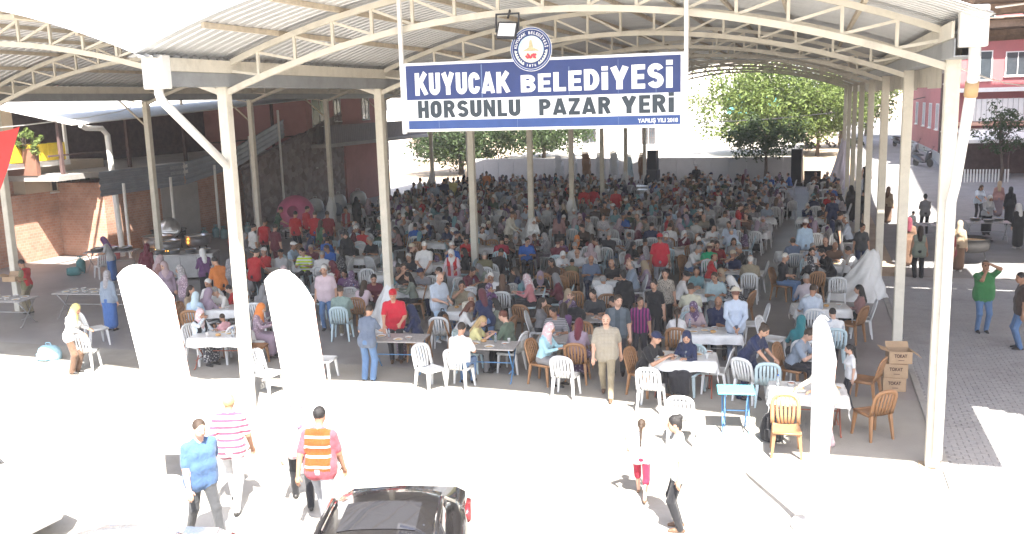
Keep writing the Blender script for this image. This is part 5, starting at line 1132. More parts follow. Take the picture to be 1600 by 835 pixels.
class Body:
    def __init__(self): self.pr = []; self.fing = []; self.paint = []
    def rc(self, lab, a, b, r1, r2, k=.03, flat=None):
        self.pr.append(('c', lab, np.asarray(a, float), np.asarray(b, float), r1, r2, k, flat))
    def el(self, lab, c, r, R=None, k=.02):
        self.pr.append(('e', lab, np.asarray(c, float), np.asarray(r, float), np.eye(3) if R is None else R, 0, k, None))
    def dist(self, pr, P):
        if pr[0] == 'c':
            _, _, a, b, r1, r2, _, fl = pr
            ba = b - a; pa = P - a
            h = np.clip(pa @ ba / max(ba @ ba, 1e-9), 0, 1)
            w = pa - h[..., None] * ba
            if fl is not None:
                n, s = fl; w = w + (w @ n)[..., None] * n * (s - 1)
            return np.sqrt((w * w).sum(-1)) - (r1 + (r2 - r1) * h)
        _, _, c, r, R, _, _, _ = pr
        q = (P - c) @ R
        k0 = np.sqrt(((q / r) ** 2).sum(-1)); k1 = np.sqrt(((q / (r * r)) ** 2).sum(-1)) + 1e-9
        return np.where(k0 < 1e-6, -r.min(), k0 * (k0 - 1) / k1)
    def bbox(self, pr):
        if pr[0] == 'c':
            r = max(pr[4], pr[5]); s = 1.
            if pr[7] is not None: r = r / min(1, pr[7][1])
            return np.minimum(pr[2], pr[3]) - r, np.maximum(pr[2], pr[3]) + r
        m = pr[3].max(); return pr[2] - m, pr[2] + m
    def mesh(self, vox):
        lo = np.min([self.bbox(p)[0] for p in self.pr], 0) - 2.5 * vox; hi = np.max([self.bbox(p)[1] for p in self.pr], 0) + 2.5 * vox
        n = np.ceil((hi - lo) / vox).astype(int) + 1
        F = np.full(n, .2)
        ax = [lo[i] + vox * np.arange(n[i]) for i in range(3)]
        for p in self.pr:
            a, b = self.bbox(p); k = p[6]; m = k + 2.2 * vox
            i0 = np.maximum(((a - m - lo) / vox).astype(int), 0); i1 = np.minimum(((b + m - lo) / vox).astype(int) + 2, n)
            sl = tuple(slice(i0[i], i1[i]) for i in range(3))
            G = np.stack(np.meshgrid(*[ax[i][sl[i]] for i in range(3)], indexing='ij'), -1)
            d = self.dist(p, G); f = F[sl]
            h = np.maximum(k - np.abs(f - d), 0) / k
            F[sl] = np.minimum(f, d) - h * h * k * .25
        # surface nets
        s = F < 0
        c = np.zeros(n - 1, int)
        offs = [(i, j, k) for i in (0, 1) for j in (0, 1) for k in (0, 1)]
        def cut(A, o): return A[o[0]:n[0] - 1 + o[0], o[1]:n[1] - 1 + o[1], o[2]:n[2] - 1 + o[2]]
        for o in offs: c += cut(s, o)
        act = (c > 0) & (c < 8)
        idx = np.full(n - 1, -1); idx[act] = np.arange(act.sum())
        I = np.argwhere(act)
        acc = np.zeros((len(I), 3)); cnt = np.zeros(len(I))
        fv = {o: cut(F, o)[act] for o in offs}
        for o in offs:
            for x in range(3):
                if o[x] == 0:
                    o2 = tuple(1 if q == x else o[q] for q in range(3))
                    a, b = fv[o], fv[o2]; cr = (a < 0) != (b < 0)
                    t = np.where(cr, a / np.where(cr, a - b, 1), 0)
                    pt = np.tile(np.array(o, float), (len(I), 1)); pt[:, x] += t
                    acc[cr] += pt[cr]; cnt += cr
        V = lo + vox * (I + acc / cnt[:, None])
        Q = []
        for x in range(3):
            y, z = (x + 1) % 3, (x + 2) % 3
            sa = [slice(None)] * 3; sb = [slice(None)] * 3
            sa[x] = slice(0, n[x] - 1); sb[x] = slice(1, n[x])
            A = s[tuple(sa)]; B = s[tuple(sb)]
            e = np.argwhere(A != B); inside = A[tuple(e.T)]
            ok = (e[:, y] > 0) & (e[:, z] > 0) & (e[:, y] < n[y] - 1) & (e[:, z] < n[z] - 1)
            e = e[ok]; inside = inside[ok]
            def g(dy, dz):
                f = e.copy(); f[:, y] -= dy; f[:, z] -= dz; return idx[tuple(f.T)]
            q = np.stack([g(1, 1), g(0, 1), g(0, 0), g(1, 0)], 1)
            q[~inside] = q[~inside][:, ::-1]
            Q.append(q)
        Q = np.concatenate(Q)
        Fc = V[Q].mean(1)
        best = np.full(len(Fc), 9.); lab = np.zeros(len(Fc), int)
        for p in self.pr:
            d = self.dist(p, Fc); b = d < best; best[b] = d[b]; lab[b] = p[1]
        for fn, l in self.paint:
            m = fn(Fc, lab); lab[m] = l
        # fingers: tapered six-sided tubes rooted in the palm
        VV = [V]; QQ = [Q]; LL = [lab]; off = len(V)
        for pts, rr in self.fing:
            pts = np.asarray(pts); nn = len(pts); ns = 6; ring = []
            for i in range(nn):
                t = nrm(pts[min(i + 1, nn - 1)] - pts[max(i - 1, 0)])
                a = nrm(np.cross(t, [.3, .2, .93])); b = np.cross(t, a)
                for j in range(ns):
                    an = 2 * math.pi * j / ns
                    ring.append(pts[i] + rr[i] * (math.cos(an) * a + math.sin(an) * b))
            ring.append(pts[-1] + nrm(pts[-1] - pts[-2]) * rr[-1] * .8)
            q = [[off + i * ns + j, off + i * ns + (j + 1) % ns, off + (i + 1) * ns + (j + 1) % ns, off + (i + 1) * ns + j] for i in range(nn - 1) for j in range(ns)]
            q += [[off + (nn - 1) * ns + j, off + (nn - 1) * ns + (j + 1) % ns, off + nn * ns, off + nn * ns] for j in range(ns)]
            VV.append(np.array(ring)); QQ.append(np.array(q)); LL.append(np.zeros(len(q), int)); off += len(ring)
        return np.concatenate(VV), np.concatenate(QQ), np.concatenate(LL)

def hand(B, W, d, side, curl=.5, up=None, flat=0):
    """palm and five fingers; W wrist, d forearm direction, side +1 = person's left (+X)"""
    d = nrm(d); up = np.array([0, 0, 1.]) if up is None else np.asarray(up, float)
    lat = np.cross(d, up)
    lat = nrm(lat) if np.linalg.norm(lat) > .15 else nrm(np.cross(d, [0, -1, .1]))
    pal = nrm(np.cross(lat, d))            # palm normal (back of hand side)
    R = np.stack([lat, d, pal], 1)
    c = W + d * .055
    B.el(0, c, np.array([.041, .058, .020]), R, k=.015)
    thumb = -side if True else side
    for i, (l, o) in enumerate(((.072, -.029), (.082, -.010), (.076, .010), (.058, .028))):
        b = W + d * .092 + lat * o - d * (.01 if i in (0, 3) else 0)
        d1 = nrm(d * math.cos(curl * .6) - pal * math.sin(curl * .6)); d2 = nrm(d * math.cos(curl * 1.7) - pal * math.sin(curl * 1.7))
        B.fing.append(([b - d * .03, b, b + d1 * l * .5, b + d1 * l * .5 + d2 * l * .5], [.009, .0095, .009, .0075]))
    sgn = 1 if lat @ np.array([1, 0, 0]) * thumb > 0 else -1
    b = W + d * .03 + lat * sgn * .03; d1 = nrm(d * .7 + lat * sgn * .7 - pal * .25)
    B.fing.append(([b - d1 * .015, b, b + d1 * .034, b + d1 * .034 + nrm(d1 + d * .8) * .028], [.011, .012, .0105, .008]))

def make_body(sp, vox):
    """sp: dict with sex, pose, clothing; the figure faces -Y with its feet on z = 0"""
    g = sp.get
    B = Body()
    fem = g('fem', 0); sc = g('h', 1.74 if not fem else 1.63) / 1.74
    fat = g('fat', .95)
    seat = g('seat', 0)
    hip = (g('seath', .45) + .095) / sc if seat else .93 - g('crouch', 0)
    lean = math.radians(g('lean', 4)); tw = math.radians(g('twist', 0)); sd = math.radians(g('side', 0))
    RT = rotz(tw) @ roty(sd) @ rotx(lean)
    P0 = np.array([0, g('py', 0), hip])
    tl = .49
    T = lambda x, y, z: P0 + RT @ np.array([x, y, z])
    sw = .185 if not fem else .16
    cw = 1 if not fem else .92
    top = 1; bot = 2; low0 = g('low', 'trousers')
    if seat and 'hem' not in sp: sp = dict(sp, hem=.0); g = sp.get
    # torso
    hw = .085 if not fem else .095
    B.rc(bot if not g('tunic') else top, P0 + [-hw, 0, -.02], P0 + [hw, 0, -.02], .118 * fat, .118 * fat, .05)
    B.rc(top, T(-.075 * fat, 0, .06), T(.075 * fat, 0, .06), .125 * fat, .125 * fat, .06)
    B.rc(top, T(-.075 * fat, -.012 * (fat - .8) * 8, .17), T(.075 * fat, -.012 * (fat - .8) * 8, .17), .118 * fat, .118 * fat, .06)
    B.rc(top, T(-.095 * cw, -.005, .33), T(.095 * cw, -.005, .33), .117 * (fat * .5 + .5), .117 * (fat * .5 + .5), .06)
    if fem:
        for s in (-1, 1): B.el(top, T(s * .075, -.095, .30), np.array([.07, .065, .07]), k=.04)
    B.rc(top, T(-sw + .03, .012, .44), T(sw - .03, .012, .44), .072, .072, .05)
    B.rc(top, T(-.05, .02, .49), T(.05, .02, .49), .055, .055, .04)
    if g('hem', 0 if low0 in ('dress',) else .05):       # shirt hanging below the belt, jackets and tunics
        z0 = g('hem', .05); B.rc(top, P0 + [-hw * 1.05, 0, .02], P0 + [-hw * 1.05, -.0, -z0], .128 * fat, .125 * fat, .03)
        B.rc(top, P0 + [-hw * .9, -.012, -z0], P0 + [hw * .9, -.012, -z0], .122 * fat, .122 * fat, .03)
        B.rc(top, P0 + [hw * 1.05, 0, .02], P0 + [hw * 1.05, -.0, -z0], .128 * fat, .125 * fat, .03)
    # head
    hp = math.radians(g('hp', 8) - (14 if g('hair') == 'cap' else 0)); hy = math.radians(g('hy', 0))
    RN = rotz(tw * .6 + hy) @ rotx(hp + lean * .4)
    N0 = T(0, .015, .50); N1 = N0 + RN @ np.array([0, -.012, .075])
    B.rc(0, N0 - RT @ np.array([0, 0, .02]), N1 + RN @ np.array([0, 0, .04]), .058 if not fem else .05, .052 if not fem else .046, .025)
    HC = N1 + RN @ np.array([0, -.02, .115])
    Hh = lambda x, y, z: HC + RN @ np.array([x, y, z])
    B.el(0, HC, np.array([.076, .095, .112]), RN, .02)
    B.el(0, Hh(0, -.035, -.055), np.array([.056, .058, .062]), RN, .03)
    B.rc(0, Hh(0, -.088, .012), Hh(0, -.108, -.022), .011, .016, .015)
    for s in (-1, 1): B.el(0, Hh(s * .078, .008, -.008), np.array([.010, .020, .030]), RN, .012)
    hair = g('hair', 'short')
    hs = 1.0 + max(0, 1.45 - g('h', 1.7)) * .55
    if hair == 'short':
        B.el(4, Hh(0, .018, .030), np.array([.083, .098, .098]), RN, .008)
    elif hair == 'thin':
        B.el(4, Hh(0, .030, -.005), np.array([.082, .088, .085]), RN, .008)
    elif hair in ('long', 'bun', 'pony'):
        B.el(4, Hh(0, .020, .028), np.array([.087, .100, .102]), RN, .01)
        if hair == 'long':
            B.rc(4, Hh(0, .06, -.02), T(0, .10, .36), .075, .06, .03)
            for s in (-1, 1): B.rc(4, Hh(s * .06, .03, 0), T(s * .09, .045, .40), .035, .03, .02)
        elif hair == 'bun':
            B.el(4, Hh(0, .09, .085), np.array([.05, .05, .045]), RN, .015); B.el(4, Hh(0, .06, -.04), np.array([.06, .05, .07]), RN, .02)
        else:
            B.rc(4, Hh(0, .095, .05), Hh(0, .15, -.02), .03, .038, .02); B.rc(4, Hh(0, .15, -.02), T(0, .15, .27), .038, .018, .02)
    elif hair == 'scarf':
        B.el(4, Hh(0, .022, .022), np.array([.096, .108, .118]), RN, .01)
        B.rc(4, Hh(0, .02, -.05), T(0, .0, .46), .092, .105, .04)
        B.rc(4, T(0, -.02, .46), T(0, -.07, .36), .10, .06, .04)
        B.rc(4, Hh(0, .06, -.04), T(0, .09, .36), .08, .06, .04)
    elif hair == 'chador':
        B.el(4, Hh(0, .025, .022), np.array([.10, .115, .122]), RN, .01)
        B.rc(4, Hh(0, .03, -.04), T(0, .03, .40), .10, .20, .06, (np.array([0, 1., 0]), 1.25))
    elif hair in ('cap', 'hat'):
        B.el(0 if g('bald') else 6, Hh(0, .025, .008), np.array([.080, .092, .085]), RN, .008)
        B.el(4, Hh(0, .012, .05), np.array([.090, .104, .082]), RN, .006)
        if hair == 'cap': B.el(4, Hh(0, -.11, .062), np.array([.068, .062, .011]), RN @ rotx(.05), .012)
        else: B.el(4, Hh(0, .0, .035), np.array([.15, .16, .014]), RN, .012)
    # face colours
    inv = lambda F: (F - HC) @ RN
    face_ok = lambda F, lab: (lab == 0)
    def eyes(F, lab):
        q = inv(F); m = np.zeros(len(F), bool)
        for s in (-1, 1):
            m |= (((q[:, 0] - s * .032) / .0155) ** 2 + ((q[:, 2] - .004) / .0085) ** 2 < 1) | (((q[:, 0] - s * .032) / .022) ** 2 + ((q[:, 2] - .027) / .006) ** 2 < 1)
        m |= (np.abs(q[:, 0]) < .024) & (np.abs(q[:, 2] + .062) < .0055)
        if g('tash'): m |= (np.abs(q[:, 0]) < .03) & (np.abs(q[:, 2] + .046) < .009)
        return m & (q[:, 1] < -.055) & (lab == 0)
    B.paint.append((eyes, 6))
    if g('beard'): B.paint.append((lambda F, lab: (inv(F)[:, 1] < .02) & (inv(F)[:, 2] < -.045) & (inv(F)[:, 2] > -.125) & (lab == 0) & ((F - HC) @ RN[:, 2] > -.13), 4))
    # arms
    slv = g('sleeve', 'short')
    hands = []
    for s, key, ps in ((-1, 'rh', 'rp'), (1, 'lh', 'lp')):
        S = T(s * sw, .012, .435)
        tgt = g(key)
        if tgt is None: tgt = (s * (.27 + .1 * (fat - 1)), -.03, .80 * sc) if not seat else (s * .12, -.28, .60)
        if isinstance(tgt, str):
            tgt = {'mouth': Hh(s * .03, -.15, -.07), 'ear': Hh(s * .10, -.02, 0), 'brow': Hh(s * .05, -.13, .06), 'chin': Hh(s * .02, -.10, -.13)}[tgt]
        else: tgt = np.array(tgt, float) / np.array([1, 1, sc])
        pole = g(ps, (s * .45, .75, -.5))
        E, W = ik(S, tgt, .285 * (1 if not fem else .95), .255 * (1 if not fem else .95), pole)
        th = .9 if fem else 1.
        ru = .052 * th * (fat * .5 + .5)
        if slv == 'none':
            B.rc(0, S, E, ru, .042 * th, .03); B.rc(0, E, W, .041 * th, .027 * th, .012)
        elif slv == 'short':
            M = S + (E - S) * .72
            B.rc(0, S, E, ru * .9, .043 * th, .012); B.rc(0, E, W, .043 * th, .028 * th, .012)
            B.rc(top, S, M, ru * 1.12, ru * 1.16, .035)
        else:
            B.rc(top, S, E, ru * 1.2, .050 * th, .035); B.rc(top, E, W - nrm(W - E) * .02, .050 * th, .038 * th, .02)
            B.rc(0, W - nrm(W - E) * .03, W, .028 * th, .026 * th, .01)
        dd = nrm(W - E); hb = g('hb', 0.)
        dd = nrm(dd + np.array([0, 0, -hb]))
        hand(B, W, dd, s, g('curl', .55), up=g('handup'))
        hands.append(W + dd * .09)
    B.hands = [h * sc for h in hands]
    # legs
    low = g('low', 'trousers')
    for s, key in ((-1, 'rf'), (1, 'lf')):
        Hj = P0 + np.array([s * hw, 0, -.03])
        ft = g(key)
        if ft is None: ft = (s * .10, 0, 0) if not seat else (s * .11, -.40, 0)
        A = np.array([ft[0], ft[1] + .0, ft[2] / sc + .075])
        fyaw = math.radians(ft[3]) if len(ft) > 3 else 0.
        pole = (s * .12, -1, .15) if not seat else (s * .1, -.6, .8)
        if seat: l1, l2 = .43, .43
        else: l1, l2 = .435, .43
        K, A = ik(Hj, A, l1, l2, pole)
        fd = rotz(fyaw) @ np.array([0, -1., 0]) if ft[2] < .06 else nrm(np.array([0, -.5, -.8]))
        tr = fat * .6 + .4
        if low in ('trousers', 'wide', 'jeans'):
            w = 1.0 if low != 'wide' else 1.35
            B.rc(bot, Hj, K, .092 * tr, .066 * (w * .6 + .4), .03); B.rc(bot, K, A - [0, 0, .005], .066 * (w * .6 + .4), .050 * w * 1.05, .03)
            B.rc(0, A, A - [0, 0, .03], .036, .036, .01)
        elif low == 'shorts':
            M = K + (A - K) * .18
            B.rc(bot, Hj, K, .097 * tr, .078, .03); B.rc(bot, K, M, .076, .075, .02); B.rc(0, K, A, .055, .036, .01)
        elif low == 'skirt' or low == 'dress':
            lb = bot if low == 'skirt' else top
            if seat:
                B.rc(lb, Hj, K, .105 * tr, .10, .06); B.rc(lb, K, A + [0, 0, .10], .10, .105, .06)
                B.rc(lb, Hj + [-s * hw, 0, 0], K + [-s * .07, 0, 0], .09, .085, .06); B.rc(lb, K + [-s * .07, 0, 0], A + [-s * .06, 0, .12], .085, .085, .06)
            else:
                B.rc(lb, Hj, np.array([A[0] * .8, A[1] * .6, .20]), .115 * tr, .125, .09)
                B.rc(lb, Hj + [-s * hw, 0, 0], np.array([0, A[1] * .2, .20]), .11, .115, .08)
            B.rc(0, A + [0, 0, .14], A, .045, .034, .01)
        heel = A + np.array([0, 0, -.045]) - fd * .045; toe = A + np.array([0, 0, -.050]) + fd * .145
        B.rc(3, heel, toe, .033, .029, .012, None); B.rc(3, A + [0, 0, -.03], A + [0, 0, -.04] + fd * .09, .037, .034, .02)
    for ex in g('extra', ()): ex(B, T, Hh, P0)
    if g('vest'):
        op = g('vest') == 'open'
        def vest(F, lab):
            q = (F - P0) @ RT
            m = (lab == 1) & (q[:, 2] > -.03) & (q[:, 2] < .53) & (np.abs(q[:, 0]) < sw - .012)
            return m & ((np.abs(q[:, 0]) > .05) | (q[:, 1] > 0))
        B.paint.append((vest, 5))
    for ptn in g('paint', ()): B.paint.append((lambda F, lab, ptn=ptn: ptn(F, lab, (F - P0) @ RT), 5))
    V, Q, L = B.mesh(vox)
    V = V * sc
    if not seat or True:
        V[:, 2] = np.maximum(V[:, 2], .004)
    return V, Q, L, B

def body_data(name, sp, vox):
    V, Q, L, B = make_body(sp, vox)
    tri = Q[:, 2] == Q[:, 3]
    me = bpy.data.meshes.new(name)
    faces = [tuple(int(v) for v in (q[:3] if t else q)) for q, t in zip(Q, tri)]
    me.from_pydata(V.tolist(), [], faces)
    me.polygons.foreach_set('material_index', L.astype('i'))
    me.polygons.foreach_set('use_smooth', np.ones(len(faces), bool))
    for i in range(7): me.materials.append(None)
    me.update()
    me['hand0'] = [float(x) for x in B.hands[0]]; me['hand1'] = [float(x) for x in B.hands[1]]
    return me
PEOPLE = [
    (-11.47, 6.23, 0.0, 'T', 280, 'm', 'short', 'black', 'olive', 'short', 'trousers', 'khaki', 'hold', 'boy in a red vest holding a carton beside the leftmost post', {'vest': 'red', 'h': 1.62}),
    (-5.37, 1.34, 0.0, 'T', 95, 'f', 'scarf', 'yellow', 'white', 'long', 'wide', 'brown', 'serve', 'woman in a white top and yellow headscarf in the sun beside the leftmost post', {}),
    (-7.44, 4.92, 0.0, 'T', 185, 'f', 'scarf', 'floralgrey', 'greyblue', 'long', 'skirt', 'blue', 'idle', 'woman in grey-blue and a blue skirt, back turned, by the left flag', {}),
    (-12.46, 10.86, 0.0, 'T', 290, 'f', 'scarf', 'purple', 'lightgrey', 'short', 'skirt', 'blue', 'serve', 'cook in a grey top and blue apron working at the brick wall', {}),
    (-9.9, 9.44, 0.0, 'T', 200, 'f', 'scarf', 'maroon', 'maroon', 'long', 'skirt', 'darkred', 'idle', 'woman in maroon bending over the big pots by the second post', {'lean': 25}),
    (-6.81, 6.51, 0.0, 'T', 20, 'f', 'scarf', 'pinkgrey', 'mauve', 'long', 'skirt', 'greymauve', 'idle', 'woman in mauve with a pinkish headscarf beside the grey counter', {}),
    (-5.9, 6.03, 0.0, 'T', 330, 'f', 'scarf', 'floralgrey', 'floralmauve', 'long', 'skirt', 'greymauve', 'idle', 'woman in a flowered mauve shawl in front of the grey counter', {}),
    (-4.94, 5.92, 0.0, 'S', 20, 'm', 'short', 'white', 'white', 'short', 'trousers', 'grey', 'A', 'white-haired man in a white shirt facing us at the left table', {}),
    (-4.13, 5.38, 0.0, 'S', 340, 'm', 'short', 'grey', 'offwhite', 'short', 'trousers', 'grey', 'C', 'man in off-white bent over his plate beside the white-haired man at left', {}),
    (-4.05, 5.65, 0.0, 'S', 300, 'm', 'short', 'black', 'red', 'short', 'trousers', 'dark', 'A', 'child in a bright red shirt at the left table by the white front post', {'h': 1.5}),
    (-4.35, 4.29, 0.0, 'S', 200, 'f', 'scarf', 'skyblue', 'lightblue', 'long', 'skirt', 'grey', 'C', 'woman in a big pale blue headscarf with her back to us at the left tables', {}),
    (-3.02, 2.66, 0.0, 'S', 75, 'f', 'scarf', 'floralpink', 'palefloral', 'long', 'skirt', 'floraldark', 'B', 'woman in a pale flowered blouse and dark waistcoat on the brown chair at left', {'vest': 'black'}),
    (-4.32, 4.73, 0.0, 'S', 170, 'f', 'scarf', 'mauve', 'mauve', 'long', 'skirt', 'grey', 'A', 'woman in mauve behind the pale blue headscarf at the left tables', {}),
    (-2.47, 2.94, 0.0, 'S', 250, 'c', 'short', 'brown', 'pink', 'short', 'shorts', 'grey', 'A', 'small child in pink at the table nearest the white front post', {'h': 1.25}),
    (-3.15, 5.38, 0.0, 'S', 190, 'f', 'scarf', 'grey', 'grey', 'long', 'skirt', 'mauve', 'C', 'woman in grey at the table between the white post and the middle flag', {}),
    (-1.99, 3.42, 0.0, 'S', 100, 'f', 'scarf', 'orange', 'floralmauve', 'long', 'skirt', 'mauve', 'A', 'woman in an orange headscarf right behind the white front post', {}),
    (-7.94, 7.45, 0.0, 'T', 160, 'f', 'scarf', 'pinkgrey', 'rosebrown', 'long', 'skirt', 'dark', 'serve', 'woman in rose brown at the pots left of the grey counter', {}),
    (-7.17, 8.75, 0.0, 'T', 230, 'f', 'scarf', 'white', 'purple', 'long', 'skirt', 'dark', 'serve', 'woman in purple with a white headscarf behind the grey counter', {}),
    (-5.35, 6.92, 0.0, 'T', 250, 'm', 'short', 'black', 'orange', 'short', 'trousers', 'dark', 'serve', 'man in an orange apron shirt right of the grey counter', {}),
    (-4.66, 6.91, 0.0, 'S', 200, 'm', 'short', 'grey', 'grey', 'short', 'trousers', 'dark', 'C', 'grey-shirted man right behind the white front post', {}),
    (-4.13, 7.97, 0.0, 'S', 170, 'f', 'scarf', 'floralpink', 'mauve', 'long', 'skirt', 'dark', 'A', 'woman in mauve behind the middle flag', {}),
    (-8.51, 13.38, 0.0, 'T', 150, 'm', 'short', 'black', 'white', 'short', 'trousers', 'dark', 'idle', 'man in a plain white shirt among the red-vested cooks', {}),
    (-8.93, 14.78, 0.0, 'T', 185, 'm', 'short', 'brown', 'darkred', 'short', 'trousers', 'dark', 'idle', 'cook in a red vest with pale stripes, back turned, right of the white post', {'vest': 'red'}),
    (-7.66, 13.46, 0.0, 'T', 170, 'm', 'short', 'black', 'maroon', 'short', 'trousers', 'maroon', 'idle', 'cook in all maroon beside the red-vested one', {}),
    (-5.19, 8.3, 0.0, 'T', 180, 'm', 'short', 'black', 'red', 'short', 'trousers', 'dark', 'serve', 'man in red, back turned, closest cook to the white front post', {'vest': 'red'}),
    (-8.26, 12.25, 0.0, 'T', 95, 'f', 'scarf', 'grey', 'grey', 'long', 'skirt', 'orange', 'serve', 'woman with an orange apron left of the white front post', {}),
    (-6.11, 8.64, 0.0, 'T', 200, 'f', 'scarf', 'floralgrey', 'floralgrey', 'long', 'skirt', 'grey', 'idle', 'woman in a flowered grey shawl just left of the white front post', {}),
    (-10.93, 18.83, 0.0, 'T', 120, 'm', 'short', 'black', 'darkgreen', 'short', 'trousers', 'dark', 'serve', 'man in dark green stirring at the big pink pot', {}),
    (-9.04, 17.16, 0.0, 'T', 180, 'm', 'short', 'black', 'red', 'short', 'trousers', 'dark', 'idle', 'cook in a red lettered vest, back turned, in front of the pink pot', {'vest': 'red'}),
    (-9.56, 18.91, 0.0, 'T', 150, 'm', 'short', 'black', 'red', 'short', 'trousers', 'dark', 'idle', 'cook in red immediately right of the pink pot', {}),
    (-8.22, 17.22, 0.0, 'T', 200, 'm', 'short', 'brown', 'red', 'short', 'trousers', 'blue', 'serve', 'cook in red leaning over the serving counter', {}),
    (-7.66, 17.26, 0.0, 'T', 210, 'm', 'short', 'brown', 'darkred', 'short', 'trousers', 'dark', 'idle', 'cook in dark red at the right end of the cooks', {}),
    (-6.98, 15.44, 0.0, 'T', 160, 'f', 'long', 'brown', 'green', 'none', 'trousers', 'maroon', 'idle', 'young woman in a sleeveless green top beside the cooks', {}),
    (-7.74, 19.01, 0.0, 'T', 5, 'm', 'short', 'black', 'grey', 'short', 'trousers', 'dark', 'hold', 'man in a maroon vest carrying a tray towards us', {'vest': 'maroon'}),
    (-9.61, 23.51, 0.0, 'T', 180, 'f', 'chador', 'black', 'black', 'long', 'dress', 'black', 'idle', 'woman in black robes behind the man with the tray', {}),
    (-4.53, 12.8, 0.0, 'T', 20, 'f', 'chador', 'black', 'black', 'long', 'dress', 'black', 'idle', 'woman wrapped in black robes standing by the empty white chairs', {}),
    (-6.24, 12.08, 0.0, 'S', 90, 'm', 'cap', 'white', 'lightblue', 'short', 'trousers', 'grey', 'A', 'man in a light blue shirt and white cap facing the hi-vis vest', {}),
    (-5.14, 11.14, 0.0, 'S', 10, 'm', 'short', 'black', 'hivis', 'short', 'trousers', 'dark', 'A', 'man in a bright yellow hi-vis shirt at a left middle table', {}),
    (-4.25, 10.55, 0.0, 'S', 200, 'm', 'short', 'grey', 'white', 'short', 'trousers', 'grey', 'C', 'man in white hunched over the table behind the pink-shirted man', {}),
    (-1.64, 6.12, 0.0, 'T', 15, 'm', 'short', 'white', 'palepink', 'short', 'trousers', 'jeansblue', 'idle', 'white-haired man in a pale pink shirt standing at a left table', {'fat': 1.15}),
    (-3.38, 8.52, 0.0, 'S', 120, 'm', 'short', 'grey', 'grey', 'short', 'trousers', 'grey', 'C', 'grey-shirted man half hidden behind the pale pink shirt', {}),
    (-2.97, 9.21, 0.0, 'S', 330, 'f', 'scarf', 'maroon', 'darkred', 'long', 'skirt', 'dark', 'A', 'woman in dark red to the right of the pale pink shirt', {}),
    (-1.73, 7.64, 0.0, 'S', 200, 'f', 'scarf', 'purplefloral', 'purplefloral', 'long', 'skirt', 'floraldark', 'C', 'woman in a purple flowered shawl with her back to us', {}),
    (-0.81, 5.33, 0.0, 'S', 195, 'm', 'short', 'brown', 'sage', 'short', 'trousers', 'khaki', 'A', 'man in a sage green shirt seen from behind on a white chair', {'fat': 1.12}),
    (-0.83, 6.44, 0.0, 'S', 185, 'f', 'long', 'brown', 'palepink', 'long', 'trousers', 'grey', 'C', 'brown-haired woman in pale pink seen from behind', {}),
    (1.43, 2.25, 0.0, 'T', 182, 'f', 'short', 'darkbrown', 'slate', 'short', 'wide', 'jeansblue', 'serve', 'woman in a slate top and wide jeans seen from behind at the front table', {}),
    (1.42, 3.68, 0.0, 'T', 20, 'm', 'cap', 'redcap', 'redpolo', 'short', 'trousers', 'dark', 'serve', 'man in a red polo shirt and red cap serving at the front table', {'fat': 1.1}),
    (1.84, 3.98, 0.0, 'S', 280, 'f', 'scarf', 'navy', 'navy', 'long', 'skirt', 'floralpurple', 'A', 'woman in a navy headscarf and flowered skirt at the front table with blue legs', {'chair': 'brown'}),
    (-1.09, 8.43, 0.0, 'S', 150, 'f', 'scarf', 'grey', 'teal', 'long', 'skirt', 'grey', 'C', 'woman in teal behind the red-capped man', {}),
    (-0.83, 7.23, 0.0, 'S', 30, 'm', 'short', 'black', 'maroon', 'short', 'trousers', 'dark', 'A', 'man in maroon beside the white sheet-covered stand', {}),
    (-1.09, 9.39, 0.0, 'S', 25, 'm', 'short', 'black', 'navy', 'short', 'trousers', 'dark', 'C', 'dark-haired man in a navy polo reading at the second left post', {}),
    (0.07, 7.83, 0.0, 'S', 290, 'f', 'long', 'black', 'greygreen', 'long', 'trousers', 'dark', 'A', 'long-haired woman in grey-green facing the navy polo', {}),
    (-0.62, 10.23, 0.0, 'T', 195, 'm', 'short', 'white', 'white', 'short', 'trousers', 'dark', 'back', 'white-haired man in a white shirt standing with his back to us', {'fat': 1.12}),
    (0.38, 9.96, 0.0, 'T', 10, 'f', 'scarf', 'white', 'palepink', 'long', 'skirt', 'palegrey', 'serve', 'woman in a red waistcoat and white headscarf carrying dishes', {'vest': 'red'}),
    (1.68, 5.63, 0.0, 'T', 60, 'm', 'thin', 'white', 'check', 'short', 'trousers', 'lightblue', 'hold', 'balding old man in a pale checked shirt standing sideways', {'fat': 1.1}),
    (-4.21, 18.96, 0.0, 'S', 30, 'm', 'short', 'grey', 'brown', 'short', 'trousers', 'grey', 'C', 'man in brown left of the standing white-haired man', {}),
    (-3.86, 16.98, 0.0, 'S', 200, 'm', 'short', 'black', 'royal', 'short', 'trousers', 'dark', 'A', 'man in royal blue seen from behind beyond the second left post', {}),
    (-2.98, 18.11, 0.0, 'S', 20, 'm', 'short', 'black', 'grey', 'short', 'trousers', 'dark', 'C', 'grey-shirted man facing us in front of the third left post', {}),
    (2.47, 5.86, 0.0, 'S', 15, 'm', 'short', 'grey', 'cream', 'long', 'trousers', 'grey', 'C', 'grey-haired man in a cream patterned shirt bent over the centre table', {}),
    (2.54, 4.72, 0.0, 'S', 100, 'f', 'long', 'auburn', 'white', 'long', 'trousers', 'grey', 'C', 'woman with auburn hair in white at the centre table', {}),
    (3.29, 3.38, 0.0, 'S', 95, 'f', 'long', 'blond', 'lemon', 'short', 'trousers', 'grey', 'C', 'fair-haired woman in a lemon top at the centre table', {}),
    (3.51, 2.2, 0.0, 'S', 178, 'm', 'short', 'darkbrown', 'brightwhite', 'short', 'trousers', 'jeansblue', 'A', 'man in a bright white t-shirt seen from behind on the chair at the sun line', {'fat': 1.08}),
